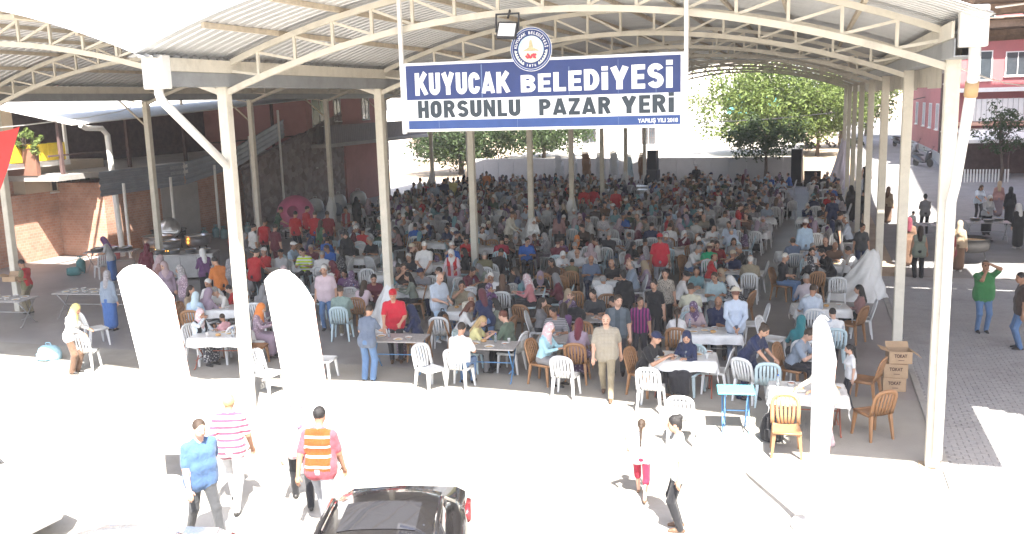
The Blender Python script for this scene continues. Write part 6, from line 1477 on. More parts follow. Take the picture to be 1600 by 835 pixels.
    (3.31, 4.5, 0.0, 'T', 215, 'f', 'scarf', 'maroonscarf', 'navy', 'long', 'trousers', 'jeansblue', 'lean', 'woman in navy with a maroon headscarf leaning over the centre table', {}),
    (3.49, 4.96, 0.0, 'S', 260, 'f', 'long', 'black', 'greygreen', 'short', 'trousers', 'dark', 'A', 'dark-haired woman in grey-green right of the centre table', {}),
    (4.17, 3.55, 0.0, 'S', 262, 'm', 'short', 'auburn', 'armygreen', 'long', 'trousers', 'black', 'A', 'auburn-haired man in army green on a white chair at the centre table', {}),
    (2.24, 7.99, 0.0, 'S', 10, 'm', 'short', 'white', 'white', 'long', 'trousers', 'grey', 'A', 'old man in a white shirt facing us behind the centre table', {}),
    (2.58, 7.79, 0.0, 'S', 195, 'f', 'scarf', 'brown', 'darkbrown', 'long', 'skirt', 'dark', 'C', 'woman in dark brown seen from behind right of the old man in white', {}),
    (2.01, 7.61, 0.0, 'S', 150, 'm', 'short', 'grey', 'black', 'long', 'trousers', 'dark', 'C', 'man in black leaning in left of the old man in white', {}),
    (1.45, 9.84, 0.0, 'S', 330, 'f', 'scarf', 'grey', 'greygreen', 'long', 'skirt', 'grey', 'C', 'woman in a grey headscarf beside the third left post', {}),
    (1.12, 9.0, 0.0, 'S', 60, 'm', 'short', 'black', 'maroon', 'short', 'trousers', 'dark', 'C', 'man in maroon half hidden by the third left post', {}),
    (1.34, 14.14, 0.0, 'S', 20, 'm', 'short', 'black', 'royal', 'short', 'trousers', 'dark', 'A', 'man in a royal blue t-shirt facing us over a white table', {}),
    (0.47, 14.07, 0.0, 'S', 190, 'm', 'short', 'black', 'crimson', 'short', 'trousers', 'dark', 'C', 'man in crimson seen from behind left of the royal blue t-shirt', {}),
    (0.34, 15.23, 0.0, 'S', 10, 'm', 'short', 'black', 'darkbrown', 'short', 'trousers', 'dark', 'C', 'bearded man in dark brown across from the crimson shirt', {'beard': 1}),
    (-1.18, 16.9, 0.0, 'S', 15, 'f', 'long', 'brown', 'white', 'short', 'trousers', 'dark', 'A', 'woman in a white top right of the third left post', {}),
    (-0.7, 16.58, 0.0, 'S', 200, 'f', 'scarf', 'grey', 'floralgrey', 'long', 'skirt', 'dark', 'C', 'woman in flowered grey right of the third left post', {}),
    (-0.9, 14.36, 0.0, 'S', 40, 'f', 'short', 'black', 'red', 'short', 'trousers', 'dark', 'A', 'woman in red left of the third left post', {}),
    (-0.58, 18.15, 0.0, 'T', 80, 'm', 'short', 'brown', 'ivory', 'long', 'trousers', 'khaki', 'serve', 'man in an ivory shirt standing and reaching to the right in mid hall', {}),
    (0.65, 17.19, 0.0, 'T', 30, 'f', 'scarf', 'white', 'brightwhite', 'long', 'dress', 'brightwhite', 'serve', 'woman in a long white dress and white scarf in mid hall', {}),
    (0.93, 11.15, 0.0, 'S', 200, 'm', 'short', 'grey', 'olive', 'short', 'trousers', 'dark', 'C', 'grey-haired man in olive leaning right of the third left post', {}),
    (1.09, 11.77, 0.0, 'S', 170, 'm', 'short', 'black', 'black', 'long', 'trousers', 'dark', 'C', 'man in a black jacket seen from behind in front of the crimson shirt', {}),
    (2.89, 8.38, 0.0, 'S', 60, 'f', 'scarf', 'greyblue', 'teal', 'long', 'skirt', 'grey', 'C', 'woman in teal with a grey-blue headscarf sharing the small table', {}),
    (3.35, 7.97, 0.0, 'S', 285, 'f', 'scarf', 'floralpink', 'salmon', 'long', 'skirt', 'dark', 'A', 'woman in a salmon pink blouse on a white chair', {}),
    (5.08, 2.88, 0.0, 'S', 75, 'f', 'scarf', 'floralpink', 'aqua', 'long', 'skirt', 'grey', 'A', 'woman in aqua with a pinkish headscarf on a brown chair at the bare table', {'chair': 'brown'}),
    (3.23, 10.65, 0.0, 'S', 350, 'f', 'long', 'black', 'darkbrown', 'short', 'trousers', 'dark', 'A', 'dark-haired woman in brown at the white table left of the black bag', {}),
    (3.02, 12.33, 0.0, 'S', 20, 'f', 'scarf', 'white', 'white', 'long', 'skirt', 'grey', 'C', 'woman in white at the far side of that table', {}),
    (3.66, 10.95, 0.0, 'S', 190, 'm', 'short', 'black', 'olive', 'short', 'trousers', 'dark', 'C', 'child in olive seen from behind on a brown chair', {'h': 1.45, 'chair': 'brown'}),
    (3.55, 12.15, 0.0, 'S', 10, 'm', 'thin', 'white', 'palegrey', 'short', 'trousers', 'grey', 'A', 'balding man in pale grey facing us', {}),
    (4.21, 11.06, 0.0, 'S', 15, 'm', 'thin', 'brown', 'slateblue', 'short', 'trousers', 'navy', 'A', 'bald man in a slate blue shirt facing us at the brown chairs', {'fat': 1.1}),
    (4.98, 10.5, 0.0, 'S', 5, 'm', 'thin', 'white', 'black', 'long', 'trousers', 'dark', 'A', 'old man in a dark jacket facing us at the middle of the hall', {}),
    (5.28, 7.97, 0.0, 'S', 200, 'm', 'thin', 'grey', 'white', 'long', 'trousers', 'dark', 'C', 'balding man in white hunched over, seen from behind', {'chair': 'brown'}),
    (5.95, 7.06, 0.0, 'T', 200, 'f', 'bun', 'black', 'black', 'long', 'trousers', 'black', 'idle', 'woman in black seen from behind beside the man in grey', {}),
    (5.63, 10.28, 0.0, 'S', 290, 'm', 'thin', 'grey', 'greyblue', 'short', 'trousers', 'grey', 'A', 'bald man in a grey-blue t-shirt facing left at the middle table', {'fat': 1.12}),
    (6.44, 3.77, 0.0, 'T', 10, 'm', 'short', 'brown', 'darkslate', 'short', 'trousers', 'dark', 'idle', 'man in a dark open waistcoat walking behind the plaid shirt', {'vest': 'slate'}),
    (6.74, 4.72, 0.0, 'T', 5, 'm', 'short', 'brown', 'football', 'short', 'shorts', 'dark', 'idle', 'boy in a purple and black striped football shirt', {'h': 1.5}),
    (6.53, 2.24, 0.0, 'T', 8, 'm', 'thin', 'white', 'plaid', 'short', 'trousers', 'khaki', 'walk', 'balding man in a beige plaid shirt and khaki trousers walking out into the sun', {'fat': 1.15, 'tash': 1, 'h': 1.7}),
    (6.85, 6.05, 0.0, 'T', 350, 'f', 'bun', 'black', 'black', 'short', 'wide', 'black', 'idle', 'woman in a black t-shirt and black trousers beside the boy', {}),
    (6.89, 7.47, 0.0, 'T', 0, 'f', 'long', 'black', 'leopard', 'short', 'wide', 'black', 'idle', 'woman with long black hair in a patterned top', {}),
    (5.97, 12.56, 0.0, 'T', 190, 'm', 'cap', 'redcap', 'redpolo', 'short', 'trousers', 'jeansgrey', 'idle', 'man in a red shirt and red cap seen from behind in the central aisle', {'fat': 1.15}),
    (2.64, 15.68, 0.0, 'S', 20, 'f', 'scarf', 'orange', 'black', 'long', 'skirt', 'dark', 'C', 'woman with an orange scarf in the dense middle tables', {}),
    (2.51, 17.59, 0.0, 'S', 340, 'm', 'short', 'black', 'darkbrown', 'long', 'trousers', 'dark', 'A', 'man in dark brown beside the standing woman in grey', {}),
    (3.01, 18.32, 0.0, 'T', 20, 'f', 'bun', 'brown', 'floralgrey', 'short', 'trousers', 'dark', 'hold', 'woman in a flowered grey tunic standing among the middle tables', {'hem': 0.2}),
    (3.22, 13.31, 0.0, 'S', 200, 'm', 'short', 'grey', 'palegrey', 'short', 'trousers', 'dark', 'C', 'man in pale grey seen from behind among the middle tables', {}),
    (3.68, 13.3, 0.0, 'S', 190, 'f', 'scarf', 'pinkgrey', 'pinkgrey', 'long', 'skirt', 'dark', 'C', 'woman in a pink-grey headscarf seen from behind among the middle tables', {}),
    (1.22, 18.79, 0.0, 'T', 200, 'f', 'scarf', 'navy', 'rosebrown', 'long', 'skirt', 'dark', 'idle', 'woman in rose brown with a navy headscarf standing beyond the white dress', {}),
    (0.94, 22.21, 0.0, 'S', 180, 'm', 'short', 'white', 'palegrey', 'short', 'trousers', 'grey', 'A', 'white-haired man in pale grey seen from behind beyond the fourth left post', {}),
    (5.07, 14.9, 0.0, 'S', 20, 'm', 'short', 'black', 'darkbrown', 'short', 'trousers', 'dark', 'C', 'dark-haired man bent over left of the red-shirted server', {}),
    (4.83, 13.91, 0.0, 'S', 45, 'f', 'scarf', 'black', 'black', 'long', 'skirt', 'black', 'A', 'woman in black left of the red-shirted server', {}),
    (5.52, 13.03, 0.0, 'S', 200, 'f', 'scarf', 'floralgrey', 'floralmauve', 'long', 'skirt', 'purplefloral', 'C', 'woman in flowered mauve right below the red-shirted server', {}),
    (6.72, 13.63, 0.0, 'S', 60, 'm', 'short', 'grey', 'white', 'short', 'trousers', 'jeansblue', 'C', 'man in white at the left of the green-shirted man', {}),
    (7.32, 13.45, 0.0, 'S', 185, 'm', 'cap', 'beige', 'emerald', 'short', 'trousers', 'dark', 'C', 'man in an emerald shirt and beige cap seen from behind', {}),
    (7.47, 14.17, 0.0, 'S', 10, 'm', 'short', 'black', 'darkred', 'short', 'trousers', 'dark', 'A', 'man in dark red across from the emerald shirt', {}),
    (7.73, 17.12, 0.0, 'S', 195, 'm', 'short', 'grey', 'paleblue', 'short', 'trousers', 'grey', 'C', 'man in a pale blue shirt seen from behind, head bowed, right aisle table', {'fat': 1.15}),
    (8.35, 13.38, 0.0, 'S', 285, 'm', 'short', 'grey', 'black', 'short', 'trousers', 'dark', 'A', 'man in a black t-shirt facing left on a white chair at the aisle', {}),
    (6.64, 15.51, 0.0, 'S', 30, 'm', 'short', 'white', 'palegrey', 'short', 'trousers', 'dark', 'C', 'white-haired man behind the emerald shirt', {}),
    (7.94, 8.88, 0.0, 'S', 10, 'm', 'short', 'brown', 'duckegg', 'short', 'trousers', 'grey', 'A', 'man in a duck-egg blue shirt facing us at the right tables', {'fat': 1.12}),
    (7.55, 7.06, 0.0, 'S', 190, 'm', 'short', 'brown', 'palelemon', 'short', 'trousers', 'grey', 'A', 'man in a pale lemon shirt seen from behind at the right tables', {}),
    (8.29, 5.84, 0.0, 'S', 10, 'm', 'thin', 'brown', 'navy', 'short', 'trousers', 'dark', 'D', 'bald man in navy with folded hands at the right tables', {'fat': 1.12}),
    (8.59, 8.76, 0.0, 'S', 250, 'f', 'scarf', 'white', 'floraldark', 'long', 'skirt', 'dark', 'C', 'woman in a white headscarf behind the man in the hat', {}),
    (8.75, 4.84, 0.0, 'T', 190, 'm', 'hat', 'straw', 'paleblue', 'long', 'trousers', 'slate', 'back', 'man in a pale blue shirt and straw hat seen from behind at the aisle', {}),
    (7.17, 2.6, 0.0, 'S', 70, 'm', 'cap', 'navy', 'black', 'short', 'trousers', 'dark', 'C', 'man in black with a navy cap at the white-covered front table', {'chair': 'brown'}),
    (8.02, 2.86, 0.0, 'S', 340, 'f', 'scarf', 'navy', 'navy', 'long', 'skirt', 'dark', 'A', 'woman in a navy headscarf facing us at the white-covered front table', {}),
    (7.52, 4.8, 0.0, 'S', 185, 'f', 'pony', 'brown', 'white', 'short', 'trousers', 'grey', 'C', 'girl in white seen from behind at the right front tables', {'h': 1.5, 'chair': 'brown'}),
    (9.12, 2.72, 0.0, 'T', 60, 'f', 'bun', 'brown', 'navy', 'short', 'wide', 'navy', 'lean', 'woman in a navy tracksuit reaching over the small turquoise table', {}),
    (9.92, 3.51, 0.0, 'S', 70, 'm', 'short', 'brown', 'greyblue', 'short', 'trousers', 'dark', 'C', 'man in grey-blue leaning right beside the white flag', {}),
    (10.07, 4.29, 0.0, 'S', 190, 'f', 'scarf', 'tealdark', 'tealdark', 'long', 'skirt', 'dark', 'A', 'woman in a dark teal headscarf just left of the white flag', {}),
    (10.56, 0.6, 0.0, 'T', 300, 'f', 'scarf', 'floralpink', 'ivory', 'long', 'wide', 'floralpink', 'serve', 'old woman in a beige waistcoat and flowered trousers by the white flag', {'vest': 'beige'}),
    (10.97, 2.63, 0.0, 'T', 285, 'c', 'pony', 'black', 'white', 'short', 'trousers', 'dark', 'idle', 'girl with a black ponytail and white t-shirt by the brown chair', {'h': 1.2}),
    (10.73, 5.37, 0.0, 'S', 185, 'm', 'short', 'black', 'whiteprint', 'short', 'trousers', 'dark', 'A', 'boy in a white t-shirt seen from behind on a white chair at right', {'h': 1.5}),
    (10.22, 8.86, 0.0, 'S', 195, 'm', 'short', 'grey', 'palemauve', 'long', 'trousers', 'grey', 'C', 'grey-haired man in pale mauve seen from behind on a white chair', {'fat': 1.1}),
    (10.33, 11.88, 0.0, 'S', 200, 'f', 'scarf', 'floraldark', 'black', 'long', 'skirt', 'black', 'C', 'woman in a black and white headscarf in the right tables', {}),
    (9.49, 11.89, 0.0, 'S', 70, 'm', 'short', 'white', 'black', 'short', 'trousers', 'jeansblue', 'D', 'white-haired man in black on a brown chair at the aisle', {'chair': 'brown'}),
    (10.24, 13.4, 0.0, 'S', 15, 'f', 'long', 'black', 'white', 'none', 'trousers', 'dark', 'B', 'dark-haired woman in white lifting her arm at the right tables', {}),
    (10.67, 15.36, 0.0, 'S', 10, 'm', 'thin', 'brown', 'black', 'short', 'trousers', 'dark', 'A', 'bald man in black facing us at the right tables', {}),
    (10.83, 13.43, 0.0, 'S', 300, 'm', 'short', 'black', 'black', 'long', 'trousers', 'dark', 'C', 'bearded man in black bent over the right table', {'beard': 1}),
    (9.73, 14.91, 0.0, 'S', 190, 'm', 'thin', 'brown', 'slateblue', 'short', 'trousers', 'dark', 'B', 'man in slate blue with his hand to his head at the aisle', {}),
    (10.05, 16.21, 0.0, 'T', 200, 'm', 'cap', 'white', 'lightblue', 'long', 'trousers', 'grey', 'idle', 'man in a light blue shirt and white cap at the right side of the hall', {}),
    (11.11, 18.35, 0.0, 'T', 100, 'm', 'short', 'black', 'black', 'short', 'trousers', 'dark', 'idle', 'man in a black t-shirt and dark trousers standing by the right posts', {}),
    (11.76, 16.26, 0.0, 'T', 5, 'f', 'bun', 'black', 'charcoal', 'short', 'shorts', 'navy', 'idle', 'woman in a charcoal t-shirt and navy capris walking between the right posts', {}),
    (11.94, 29.16, 0.0, 'T', 180, 'f', 'chador', 'black', 'black', 'long', 'dress', 'black', 'idle', 'woman in a black robe and veil far down the right posts', {}),
    (11.02, 23.63, 0.0, 'T', 200, 'm', 'thin', 'brown', 'navy', 'short', 'trousers', 'dark', 'idle', 'man in navy far down by the right posts', {}),
    (12.28, 26.25, 0.0, 'T', 170, 'm', 'short', 'black', 'black', 'short', 'trousers', 'dark', 'idle', 'man in black with arm badges between the right posts', {}),
    (9.32, 29.75, 0.0, 'S', 200, 'f', 'scarf', 'floralgrey', 'stripegrey', 'long', 'skirt', 'dark', 'C', 'woman in striped grey far right of the hall', {}),
    (13.41, 15.81, 0.0, 'T', 185, 'f', 'long', 'darkbrown', 'greygreen', 'none', 'wide', 'black', 'idle', 'woman in a grey-green sleeveless top right of the second right post', {'hem': 0.12}),
    (13.3, 17.85, 0.0, 'T', 170, 'f', 'scarf', 'maroon', 'brown', 'long', 'skirt', 'brown', 'idle', 'woman in brown and maroon half hidden by the second right post', {}),
    (13.4, 28.56, 0.0, 'T', 160, 'f', 'scarf', 'brown', 'tan', 'long', 'skirt', 'brown', 'idle', 'woman in tan between the third and second right posts', {}),
    (14.59, 25.55, 0.0, 'T', 185, 'f', 'bun', 'black', 'stripegrey', 'short', 'trousers', 'dark', 'hold', 'woman in a striped grey top at the food stand right of the posts', {}),
    (14.03, 24.56, 0.0, 'T', 150, 'c', 'short', 'black', 'white', 'short', 'shorts', 'dark', 'idle', 'small child in white beside the grey-green sleeveless top', {'h': 1.05}),
    (17.2, 30.06, 0.0, 'T', 20, 'f', 'long', 'brown', 'paleblue', 'short', 'trousers', 'dark', 'serve', 'long-haired woman in pale blue at the right food table', {}),
    (16.84, 25.61, 0.0, 'T', 15, 'f', 'scarf', 'white', 'palegrey', 'long', 'skirt', 'dark', 'serve', 'woman in pale grey beside the long-haired woman at the right food table', {}),
    (18.21, 31.31, 0.0, 'T', 180, 'f', 'scarf', 'tan', 'rosebrown', 'long', 'skirt', 'greymauve', 'idle', 'woman in rose brown with her back to us at the right food table', {}),
    (18.18, 28.56, 0.0, 'T', 190, 'f', 'scarf', 'black', 'black', 'long', 'dress', 'black', 'idle', 'woman in black robes at the far right food table', {}),
    (17.33, 22.21, 0.0, 'T', 200, 'f', 'scarf', 'white', 'black', 'long', 'dress', 'black', 'idle', 'woman in black with a white scarf at the right edge of the picture', {}),
    (14.23, 15.21, 0.0, 'T', 280, 'm', 'short', 'black', 'darkred', 'short', 'trousers', 'dark', 'idle', 'man in dark red right behind the front right post', {}),
    (14.69, 17.15, 0.0, 'T', 160, 'f', 'scarf', 'tan', 'tan', 'long', 'skirt', 'brown', 'idle', 'woman in tan just right of the front right post', {}),
    (14.13, 8.98, 0.0, 'T', 10, 'm', 'short', 'brown', 'greenshirt', 'short', 'trousers', 'jeansblue', 'photo', 'man in a green t-shirt and jeans holding his hands to his face on the paving', {'fat': 1.2}),
    (14.67, 7.56, 0.0, 'T', 270, 'm', 'short', 'black', 'darkbrown', 'short', 'trousers', 'jeansblue', 'idle', 'man in dark brown and jeans cut by the right edge of the picture', {'fat': 1.1}),
    (13.16, 40.6, 0.19, 'T', 180, 'm', 'short', 'black', 'black', 'none', 'trousers', 'dark', 'walk', 'man in black walking away up the street', {}),
    (2.57, -4.96, 0.0, 'T', 60, 'm', 'short', 'brown', 'bluepolo', 'short', 'trousers', 'charcoal', 'walk', 'man in a blue polo shirt walking across the sunlit forecourt at left', {'fat': 1.12, 'h': 1.74}),
    (2.35, -3.95, 0.0, 'T', 200, 'm', 'thin', 'blond', 'stripered', 'short', 'trousers', 'palegrey', 'walk', 'man in a red, white and navy striped shirt on the sunlit forecourt', {'h': 1.72}),
    (3.26, -3.61, 0.0, 'T', 215, 'f', 'scarf', 'floralpurple', 'whitefloral', 'long', 'trousers', 'black', 'walk', 'woman in white with a flowered headscarf beside the orange vest', {'h': 1.66}),
    (4.0, -4.32, 0.0, 'T', 190, 'm', 'short', 'black', 'pinkred', 'short', 'trousers', 'jeansgrey', 'walk', 'man in an orange reflective vest over a pink shirt beside the black car', {'vest': 'orange', 'h': 1.76, 'fat': 1.08}),
    (7.97, -2.21, 0.0, 'T', 185, 'c', 'pony', 'brown', 'brightwhite', 'short', 'shorts', 'crimson', 'walk', 'little girl with a plait, white shirt and red shorts in the sun', {'h': 1.18}),
    (8.63, -3.07, 0.0, 'T', 280, 'f', 'bun', 'black', 'brightwhite', 'short', 'trousers', 'black', 'idle', 'teenage girl with a hair bun, white t-shirt and black trousers in the sun', {'h': 1.6}),
]
# ------------------------------------------------------------------ who stands and sits where
CC = {  # colour name: (rgb, pattern, second colour, pattern scale)
    'white': ((.68, .67, .66),), 'brightwhite': ((.78, .78, .77),), 'offwhite': ((.62, .60, .56),), 'ivory': ((.66, .62, .52),), 'cream': ((.62, .58, .48), 'floral', (.35, .3, .24), 40), 'black': ((.018, .018, .021),), 'charcoal': ((.05, .052, .056),),
    'dark': ((.03, .03, .036),), 'grey': ((.22, .215, .22),), 'lightgrey': ((.42, .42, .43),), 'palegrey': ((.48, .48, .49),), 'darkslate': ((.055, .07, .085),), 'slate': ((.12, .15, .21),), 'slateblue': ((.13, .17, .25),), 'greyblue': ((.25, .30, .37),),
    'navy': ((.022, .03, .075),), 'blue': ((.07, .15, .38),), 'royal': ((.035, .12, .42),), 'bluepolo': ((.06, .115, .225),), 'lightblue': ((.42, .55, .68),), 'paleblue': ((.50, .57, .68),), 'skyblue': ((.55, .68, .74),), 'jeansblue': ((.11, .19, .34),), 'jeansgrey': ((.27, .28, .31),),
    'duckegg': ((.36, .47, .50),), 'aqua': ((.36, .58, .66),), 'teal': ((.16, .30, .33),), 'tealdark': ((.03, .16, .18),), 'green': ((.07, .16, .09),), 'greenshirt': ((.05, .20, .07),), 'emerald': ((.02, .36, .17),), 'darkgreen': ((.05, .09, .06),), 'armygreen': ((.10, .14, .10),), 'sage': ((.24, .32, .29),), 'olive': ((.17, .16, .09),), 'greygreen': ((.20, .23, .19),),
    'khaki': ((.27, .23, .16),), 'tan': ((.34, .26, .18),), 'beige': ((.52, .45, .34),), 'straw': ((.62, .57, .46),), 'brown': ((.15, .09, .06),), 'darkbrown': ((.06, .04, .033),), 'auburn': ((.13, .045, .025),), 'blond': ((.42, .30, .14),), 'rosebrown': ((.30, .17, .16),),
    'red': ((.45, .03, .035),), 'redpolo': ((.50, .02, .04),), 'redcap': ((.48, .02, .03),), 'crimson': ((.38, .02, .05),), 'darkred': ((.20, .025, .03),), 'maroon': ((.13, .025, .04),), 'maroonscarf': ((.10, .03, .04),), 'pinkred': ((.38, .07, .09),), 'pink': ((.58, .32, .34),), 'palepink': ((.60, .48, .52),), 'salmon': ((.60, .24, .25),), 'pinkgrey': ((.42, .32, .34),),
    'mauve': ((.30, .23, .29),), 'palemauve': ((.46, .41, .44),), 'greymauve': ((.20, .16, .19),), 'purple': ((.15, .07, .17),), 'orange': ((.62, .20, .05),), 'lemon': ((.66, .62, .30),), 'palelemon': ((.60, .58, .45),), 'yellow': ((.66, .60, .24),), 'hivis': ((.55, .75, .02), 'stripes', (.75, .75, .7), 3.2),
    'check': ((.52, .58, .66), 'check', (.3, .36, .46), 14), 'plaid': ((.27, .24, .19), 'check', (.42, .385, .32), 12), 'stripegrey': ((.30, .29, .30), 'stripes', (.12, .12, .13), 9), 'stripered': ((.60, .58, .58), 'stripes', (.25, .06, .10), 3.4, .62), 'football': ((.05, .02, .07), 'vstripes', (.27, .04, .16), 4.5), 'leopard': ((.35, .31, .26), 'floral', (.06, .05, .05), 34), 'whiteprint': ((.70, .70, .70), 'floral', (.4, .45, .55), 6),
    'floralgrey': ((.30, .29, .30), 'floral', (.48, .44, .46), 22), 'floralmauve': ((.30, .22, .27), 'floral', (.50, .40, .44), 20), 'floralpink': ((.58, .42, .44), 'floral', (.70, .66, .64), 20), 'palefloral': ((.52, .60, .66), 'floral', (.70, .70, .70), 24), 'floraldark': ((.05, .05, .06), 'floral', (.46, .45, .45), 20), 'floralpurple': ((.26, .17, .26), 'floral', (.55, .5, .52), 20), 'purplefloral': ((.13, .08, .15), 'floral', (.34, .28, .36), 20), 'whitefloral': ((.72, .70, .70), 'floral', (.55, .35, .4), 12), 'slatevest': ((.09, .11, .13),),
}
def cl(n):
    c = CC[n]; return cloth(*c) if len(c) > 1 else cloth(c[0])
SKIN = [mat('skin_%d' % i, c, .55, var=.06, scale=8, spec=.3) for i, c in enumerate(((.50, .29, .20), (.42, .235, .155), (.55, .34, .25), (.36, .195, .125)))]
SKINF = [mat('features_%d' % i, c, .6, var=.05) for i, c in enumerate(((.17, .075, .055), (.13, .06, .045), (.19, .09, .07), (.10, .05, .035)))]
HAIRC = {'black': (.014, .012, .012), 'brown': (.045, .028, .018), 'darkbrown': (.03, .02, .015), 'grey': (.26, .255, .25), 'white': (.62, .61, .58), 'auburn': (.11, .035, .02), 'blond': (.40, .28, .13)}
SHOES = [mat('shoe_dark', (.03, .028, .027), .5), mat('shoe_brown', (.13, .075, .045), .5), mat('shoe_white', (.6, .59, .57), .5)]
VESTM = {'red': 'red', 'maroon': 'darkred', 'black': 'black', 'slate': 'slatevest', 'beige': 'beige'}
M_orange = cloth((.42, .055, .012), 'stripes', (.70, .66, .58), 2.4, .86)
POSE = {
    'A': dict(seat=1, lean=11, hp=14, rh=(-.13, -.44, .80), lh=(.15, -.42, .80)), 'B': dict(seat=1, lean=10, hp=10, rh='mouth', lh=(.16, -.42, .80), rp=(-.8, .2, -.6)),
    'C': dict(seat=1, lean=26, hp=20, rh=(-.08, -.52, .82), lh=(.14, -.50, .82)), 'D': dict(seat=1, lean=4, hp=8, rh=(.04, -.24, .72), lh=(-.03, -.27, .70)),
    'idle': dict(lean=3, hp=10), 'back': dict(lean=4, hp=14, rh=(-.06, .19, .92), lh=(.07, .17, .94)), 'hold': dict(lean=3, hp=18, rh=(-.10, -.30, 1.04), lh=(.12, -.30, 1.04)),
    'serve': dict(lean=14, hp=22, rh=(-.20, -.46, .98), lh=(.16, -.38, 1.0)), 'lean': dict(lean=34, hp=18, rh=(-.16, -.60, .86), lh=(.18, -.52, .86), lf=(.11, -.12, 0), rf=(-.1, .1, 0)),
    'walk': dict(lean=5, hp=9, rf=(-.09, .30, .03), lf=(.09, -.30, 0), rh=(-.25, -.20, .86), lh=(.27, .16, .82)), 'photo': dict(lean=0, hp=2, rh='chin', lh='brow', rp=(-.7, -.2, -.8), lp=(.9, -.1, -.35)),
}
MESH = {}
def get_mesh(sex, hair, slv, low, pose, fat, h, vest, hy, vox, extra=()):
    key = (sex, hair, slv, low, pose, fat, h, bool(vest), hy, vox, tuple(extra))
    if key not in MESH:
        sp = dict(POSE[pose]); sp.update(fem=1 if sex != 'm' else 0, hair=hair, sleeve=slv, low=low, h=h, hy=hy)
        if fat: sp['fat'] = fat
        if vest: sp['vest'] = 1
        if sex == 'c': sp['fem'] = 1; sp['fat'] = .9
        for k, v in extra: sp[k] = v
        MESH[key] = body_data('person', sp, vox)
    return MESH[key]
CAMP = Vector((10.17, -14.8, 5.69))
PERSONS = []; XCHAIRS = []
def person(x, y, z, k, fa, sex, hair, hc, top, slv, low, lc, pose, lab, ex, vox=None, shared=True):
    d = (Vector((x, y, 1)) - CAMP).length
    vox = vox or (.0115 if d < 17 else .0145 if d < 24 else .018 if d < 32 else .024)
    h = ex.get('h', {'m': 1.74, 'f': 1.63, 'c': 1.2}[sex])
    hy = ex.get('hy', rnd.choice((-25, 0, 20)) if pose in ('A', 'idle') else 0)
    extra = tuple((q, ex[q]) for q in ('beard', 'tash', 'lean', 'hem', 'rh', 'lh', 'rf', 'lf') if q in ex)
    me = get_mesh(sex, hair, slv, low, pose, ex.get('fat', 0), h, ex.get('vest'), hy, vox, extra)
    o = link('person', me, None, (x, y, hgt(x, y)), R(fa))
    i = rnd.randrange(4) if lab else rnd.randrange(4)
    ms = [SKIN[i], cl(top), cl(lc), SHOES[rnd.choice((0, 0, 1, 2))], None, None, SKINF[i]]
    if hair in ('scarf', 'chador', 'cap', 'hat'): ms[4] = cl(hc)
    else:
        ms[4] = mat('hair_' + hc, HAIRC[hc], .5, var=.25, scale=40, bump=.4, bscale=120)
    v = ex.get('vest'); ms[5] = (M_orange if v == 'orange' else cl(VESTM[v])) if v else cl(top)
    for j in range(7): o.material_slots[j].link = 'OBJECT'; o.material_slots[j].material = ms[j]
    tag(o, lab, 'person', 'people at the market'); PERSONS.append(o)
    if k == 'S' and len(CHAIRS) >= 300: XCHAIRS.append((x, y, fa))
    elif k == 'S': chair(x, y + .0, fa, ex.get('chair', rnd.choice(('white', 'white', 'white', 'blue', 'brown'))), d < 36, ('under', lab))
    return o
for (x, y, z, k, fa, sex, hair, hc, top, slv, low, lc, pose, lab, ex) in PEOPLE:
    person(x, y, z, k, fa, sex, hair, hc, top, slv, low, lc, pose, lab, ex)
# ------------------------------------------------------------------ the packed tables of the rear half
crg = random.Random(23)
TOPS_M = ['white', 'offwhite', 'black', 'dark', 'navy', 'grey', 'greyblue', 'slate', 'brown', 'darkbrown', 'maroon', 'olive', 'lightblue', 'paleblue', 'check', 'plaid', 'darkgreen', 'charcoal', 'palegrey', 'red', 'royal', 'stripegrey', 'khaki']
TOPS_F = ['mauve', 'floralmauve', 'purplefloral', 'floralgrey', 'black', 'maroon', 'navy', 'rosebrown', 'greymauve', 'floraldark', 'grey', 'teal', 'brown', 'purple', 'pinkgrey', 'darkred', 'palemauve', 'tan']
SCARF = ['white', 'floralgrey', 'purplefloral', 'mauve', 'navy', 'maroon', 'black', 'pinkgrey', 'floralpink', 'tan', 'grey', 'brown', 'teal', 'offwhite']
WORD = dict(floralmauve='flowered mauve', purplefloral='dark flowered purple', floralgrey='flowered grey', rosebrown='rose brown', greymauve='grey mauve', floraldark='black and white flowered', pinkgrey='pinkish grey', darkred='dark red', palemauve='pale mauve', offwhite='off-white', dark='near-black', greyblue='grey-blue', darkbrown='dark brown', lightblue='light blue', paleblue='pale blue', check='pale checked', plaid='beige plaid', darkgreen='dark green', palegrey='pale grey', royal='royal blue', stripegrey='striped grey', floralpink='flowered pink')
wd = lambda c: WORD.get(c, c)
def free(x, y, r=.55):
    for o in PERSONS:
        if (o.location.x - x) ** 2 + (o.location.y - y) ** 2 < r * r: return False
    for p in TPOS:
        if (p[0] - x) ** 2 + (p[1] - y) ** 2 < .9 ** 2: return False
    for k in range(9):
        if abs(y - k * BAY) < .4 and (abs(x) < .4 or abs(x - SPAN) < .4 or abs(x + SPAN) < .4): return False
    return True
def aisle(x, y): return abs(x - (9.0 + .02 * y)) < .5 or (abs(x - 1.2) < .4 and y > 30)
SEATS = []; RT = []
row = -3; y = 8.1
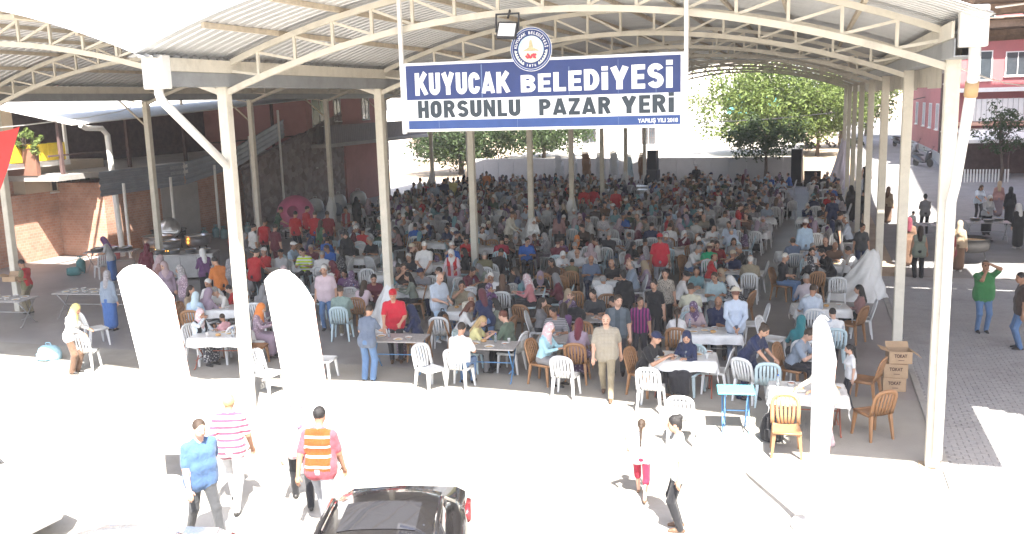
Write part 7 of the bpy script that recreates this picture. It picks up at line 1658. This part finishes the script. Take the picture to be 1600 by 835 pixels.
while y < 42.2:
    x = -10.6 + .9 * (row % 2)
    if y < 26: x = -6.2 + .9 * (row % 2)
    while x < 11.4:
        xx = x + crg.uniform(-.25, .25); yy = y + crg.uniform(-.25, .25)
        if not aisle(xx, yy) and all((p[0] - xx) ** 2 + (p[1] - yy) ** 2 > (1.7 if y > 14 else 1.55) ** 2 for p in TPOS) and free(xx, yy, .8):
            RT.append((xx, yy, crg.uniform(-12, 12), row))
        x += 2.25
    y += 2.02; row += 1
for (xx, yy, a, rw) in RT:
    TPOS.append((xx, yy))
ALLT = list(RT) + [(x_, y_, a_, -4) for (x_, y_, a_, *_r) in TABLES if y_ > 3.4]
for i, (xx, yy, a, rw) in enumerate(ALLT):
    ca, sa = math.cos(R(a)), math.sin(R(a))
    for (u, v, f) in ((-.32, .66, 0), (.32, .66, 0), (-.32, -.66, 180), (.32, -.66, 180), (-.92, 0, 90), (.92, 0, 270)):
        px, py = xx + u * ca - v * sa, yy + u * sa + v * ca
        ok = all((o.location.x - px) ** 2 + (o.location.y - py) ** 2 > .55 ** 2 for o in PERSONS) and all((q[0] - px) ** 2 + (q[1] - py) ** 2 > .5 ** 2 for q in SEATS) and not aisle(px, py) and py > 3.0 and all((c_[0].location.x - px) ** 2 + (c_[0].location.y - py) ** 2 > .5 ** 2 for c_ in CHAIRS)
        for k in range(9):
            if abs(py - k * BAY) < .45 and min(abs(px), abs(px - SPAN)) < .45: ok = False
        if ok and crg.random() < (.86 if yy > 14 else .8): SEATS.append((px, py, f + a + crg.uniform(-14, 14), rw, i))
# people who share the big view: nearest seats single, the farthest ones as one crowd
SEATS.sort(key=lambda s: s[1] - .15 * s[0])
N_SINGLE = 300 - len(PERSONS) - 12
VAR = []
for i in range(26):
    fem = i % 2
    VAR.append(('f' if fem else 'm', 'scarf' if fem and i % 6 != 5 else ('long' if fem else ('short', 'short', 'thin', 'cap')[(i // 2) % 4]), 'long' if fem else ('short', 'short', 'long')[(i // 2) % 3], 'skirt' if fem else 'trousers', ('A', 'C', 'A', 'B', 'C', 'D')[(i // 2) % 6], (0, 1.12, 0)[i % 3], (-30, 0, 25, 0)[(i // 3) % 4]))
ROWW = ['front', 'first', 'second', 'third', 'fourth', 'fifth', 'sixth', 'seventh', 'eighth', 'ninth', 'tenth', 'eleventh', 'twelfth', 'thirteenth', 'fourteenth', 'fifteenth', 'sixteenth', 'seventeenth', 'eighteenth', 'nineteenth', 'twentieth', 'twenty-first', 'twenty-second']
SEEN = {}
def seat_person(s, vox):
    px, py, f, rw, ti = s; v = crg.choice(VAR)
    sex, hair, slv, low, pose, fat, hy = v
    top = crg.choice(TOPS_F if sex == 'f' else TOPS_M); hc = crg.choice(SCARF) if hair == 'scarf' else crg.choice(('white', 'navy', 'beige', 'black')) if hair == 'cap' else crg.choice(('black', 'black', 'brown', 'darkbrown') + (() if sex == 'f' else ('grey', 'white')))
    lc = crg.choice(('dark', 'grey', 'navy', 'black', 'brown', 'khaki', 'jeansblue') if sex == 'm' else ('dark', 'floraldark', 'greymauve', 'black', 'purplefloral', 'brown'))
    return v, top, hc, lc
ND = 0
for s in SEATS[:N_SINGLE]:
    v, top, hc, lc = seat_person(s, 0); sex, hair, slv, low, pose, fat, hy = v; px, py, f, rw, ti = s
    fz = f % 360; fw = 'facing us' if fz < 45 or fz > 315 else 'back turned' if 135 < fz < 225 else 'facing right' if fz < 180 else 'facing left'
    side = 'left posts' if px < 3 else 'right posts' if px > 8.5 else 'middle'
    side = 'outer left' if px < -3 else 'left posts' if px < 2.5 else 'hall middle' if px < 7 else 'right aisle'
    hw = (wd(hc) + ' headscarf') if hair == 'scarf' else (hc + ' cap') if hair == 'cap' else (hc + ' hair')
    lab = '%s in %s, %s, %s, %s row, %s' % ('woman' if sex == 'f' else 'man', wd(top), hw, fw, ROWW[min(max(rw + 4, 0), 22)], side)
    SEEN[lab] = SEEN.get(lab, 0) + 1
    if SEEN[lab] > 1: lab += ', %s of these' % ROWW[min(SEEN[lab], 22)]
    lab = ' '.join(lab.replace('black and white flowered', 'black-white flowered').split(' ')[:16])
    o = person(px, py, 0, 'S', f, sex, hair, hc, top, slv, low, lc, pose, lab, dict(fat=fat, hy=hy, chair=crg.choice(('white', 'white', 'blue', 'brown'))) if fat else dict(hy=hy, chair=crg.choice(('white', 'white', 'blue', 'brown'))), vox=.021)
    o.scale = (1, 1, crg.uniform(.94, 1.03))
FAR = SEATS[N_SINGLE:]
cv = []; cf_ = []; cm = []; cmats = []; cidx = {}
def midx(m):
    if m.name not in cidx: cidx[m.name] = len(cmats); cmats.append(m)
    return cidx[m.name]
CHV = []; CHF = []; FARV = {}
def far_chair(px, py, f):
    one = CH['white_one']; off2 = len(CHV); c_, s_ = math.cos(R(f)), math.sin(R(f))
    CHV.extend([(px + vv.co.x * c_ - vv.co.y * s_, py + vv.co.x * s_ + vv.co.y * c_, vv.co.z + hgt(px, py)) for vv in one.vertices]); CHF.extend([tuple(a + off2 for a in p.vertices) for p in one.polygons])
for (px, py, f) in XCHAIRS: far_chair(px, py, f)
for s in FAR:
    v, top, hc, lc = seat_person(s, 0); sex, hair, slv, low, pose, fat, hy = v; px, py, f, rw, ti = s
    me = get_mesh(sex, hair, slv, low, pose, fat, 1.74 if sex == 'm' else 1.63, None, hy, .032)
    if me.name not in FARV:
        co = np.empty(len(me.vertices) * 3); me.vertices.foreach_get('co', co); FARV[me.name] = (co.reshape(-1, 3), [tuple(p.vertices) for p in me.polygons], [p.material_index for p in me.polygons])
    co, fs, mi = FARV[me.name]; off = sum(len(a) for a in cv); q = co @ rotz(R(f)).T + np.array([px, py, hgt(px, py)]); cv.append(q)
    cf_ += [tuple(a + off for a in p) for p in fs]
    sk = crg.randrange(4); ms = [SKIN[sk], cl(top), cl(lc), SHOES[0], cl(hc) if hair in ('scarf', 'cap') else mat('hair_' + hc, HAIRC[hc], .5, var=.25, scale=40), cl(top), SKINF[sk]]; mm = [midx(a) for a in ms]; cm += [mm[a] for a in mi]
    far_chair(px, py, f)
if FAR:
    me = bpy.data.meshes.new('seated_crowd'); me.from_pydata(np.concatenate(cv).tolist(), [], cf_); me.polygons.foreach_set('material_index', cm); me.polygons.foreach_set('use_smooth', [True] * len(cf_))
    for m in cmats: me.materials.append(m)
    o = bpy.data.objects.new('seated_crowd', me); COL.objects.link(o); tag(o, 'farthest rows of seated diners in front of the back wall', 'crowd', kind='stuff')
    me = bpy.data.meshes.new('far_chairs'); me.from_pydata(CHV, [], CHF); me.materials.append(M_chair['white']); o = bpy.data.objects.new('far_chairs', me); COL.objects.link(o); tag(o, 'white plastic chairs of the farthest rows', 'chairs', kind='stuff')
TS = {}
for i, (xx, yy, a, rw) in enumerate(RT):
    side = 'outer left' if xx < -3 else 'left posts' if xx < 2.5 else 'hall middle' if xx < 7 else 'right aisle'
    lab = 'white-covered table in the %s row of tables, %s' % (ROWW[min(max(rw + 4, 0), 22)], side); TS[lab] = TS.get(lab, 0) + 1
    if TS[lab] > 1: lab += ', %s from left' % ROWW[min(TS[lab], 22)]
    table(xx, yy, a, 'white', 'grey', crg.random() < .8, label=lab)
    if yy < 30: dress_table(xx, yy, a, 'on ' + lab.replace('white-covered table in the ', '').replace(' row of tables,', '-row table,'), 5, z=.753)
print('people', len(PERSONS), 'far', len(FAR), 'chairs', len(CHAIRS), 'tables', len(RT))
# standing helpers among the rear tables
for (x, y, z, fa, sex, hair, hc, top, slv, low, lc, pose, lab) in (
    (0.11, 27.57, 0, 190, 'm', 'short', 'brown', 'red', 'short', 'trousers', 'dark', 'idle', 'man in bright red standing in mid hall, left of two in red'), (0.46, 27.90, 0, 170, 'm', 'short', 'black', 'redpolo', 'short', 'trousers', 'dark', 'serve', 'man in bright red standing in mid hall, right of the pair'),
    (1.75, 26.95, 0, 180, 'm', 'short', 'brown', 'red', 'short', 'trousers', 'grey', 'idle', 'man in red leaning over a table beyond the fifth left post'), (-8.44, 32.80, 0, 185, 'm', 'short', 'black', 'yellow', 'short', 'trousers', 'khaki', 'idle', 'man in yellow standing behind the third left post'),
    (-8.65, 31.99, 0, 190, 'm', 'short', 'black', 'navy', 'short', 'trousers', 'dark', 'idle', 'man in navy standing beside the one in yellow'), (-8.53, 30.43, 0, 10, 'm', 'short', 'grey', 'greyblue', 'long', 'trousers', 'grey', 'serve', 'man in grey-blue standing far left of the hall'),
    (-8.07, 37.27, 0, 180, 'm', 'short', 'brown', 'orange', 'short', 'trousers', 'dark', 'idle', 'man in orange standing by the back wall'), (5.44, 32.35, 0, 20, 'f', 'scarf', 'white', 'lightblue', 'long', 'skirt', 'grey', 'serve', 'woman in light blue with a raised hand in the rear rows'),
    (7.61, 20.91, 0, 100, 'm', 'short', 'black', 'red', 'short', 'trousers', 'dark', 'hold', 'young man in red carrying plates in the right rear rows'), (6.70, 39.11, 0, 200, 'f', 'scarf', 'mauve', 'maroon', 'long', 'skirt', 'dark', 'idle', 'woman in maroon standing in the rear right rows'),
    (3.70, 41.41, 0, 10, 'm', 'cap', 'white', 'dark', 'short', 'trousers', 'dark', 'idle', 'man in a white cap standing near the back wall'), (-10.48, 32.87, 0, 90, 'm', 'short', 'black', 'white', 'short', 'trousers', 'grey', 'idle', 'man in white standing at the far left of the rear rows')):
    person(x, y, z, 'T', fa, sex, hair, hc, top, slv, low, lc, pose, lab, {}, vox=.021)
for e, col, note in CHAIRS:
    if note and note[0] == 'under':
        w = note[1].split(' '); e['label'] = ' '.join((col.replace('blue', 'pale blue') + ' plastic chair under the ' + note[1]).split(' ')[:16]); e['group'] = 'plastic chairs'

label_items()
# ------------------------------------------------------------------ thin volume added to imitate the milky veil of the lens
hz_ = MB().box(-905, -305, -3.2, 905, 1205, 60).build('veiling', None)
hm_ = bpy.data.materials.new('veiling'); hm_.use_nodes = True; _nt2 = hm_.node_tree
for n_ in list(_nt2.nodes): _nt2.nodes.remove(n_)
_o = _nt2.nodes.new('ShaderNodeOutputMaterial'); _v = _nt2.nodes.new('ShaderNodeVolumePrincipled'); _v.inputs['Color'].default_value = (.97, .96, .98, 1); _v.inputs['Density'].default_value = .0008; _v.inputs['Anisotropy'].default_value = 0.
_nt2.links.new(_v.outputs[0], _o.inputs['Volume'])
hz_.data.materials.clear(); hz_.data.materials.append(hm_); tag(hz_, 'thin bright haze added over the scene to imitate lens flare', 'veiling', kind='stuff')
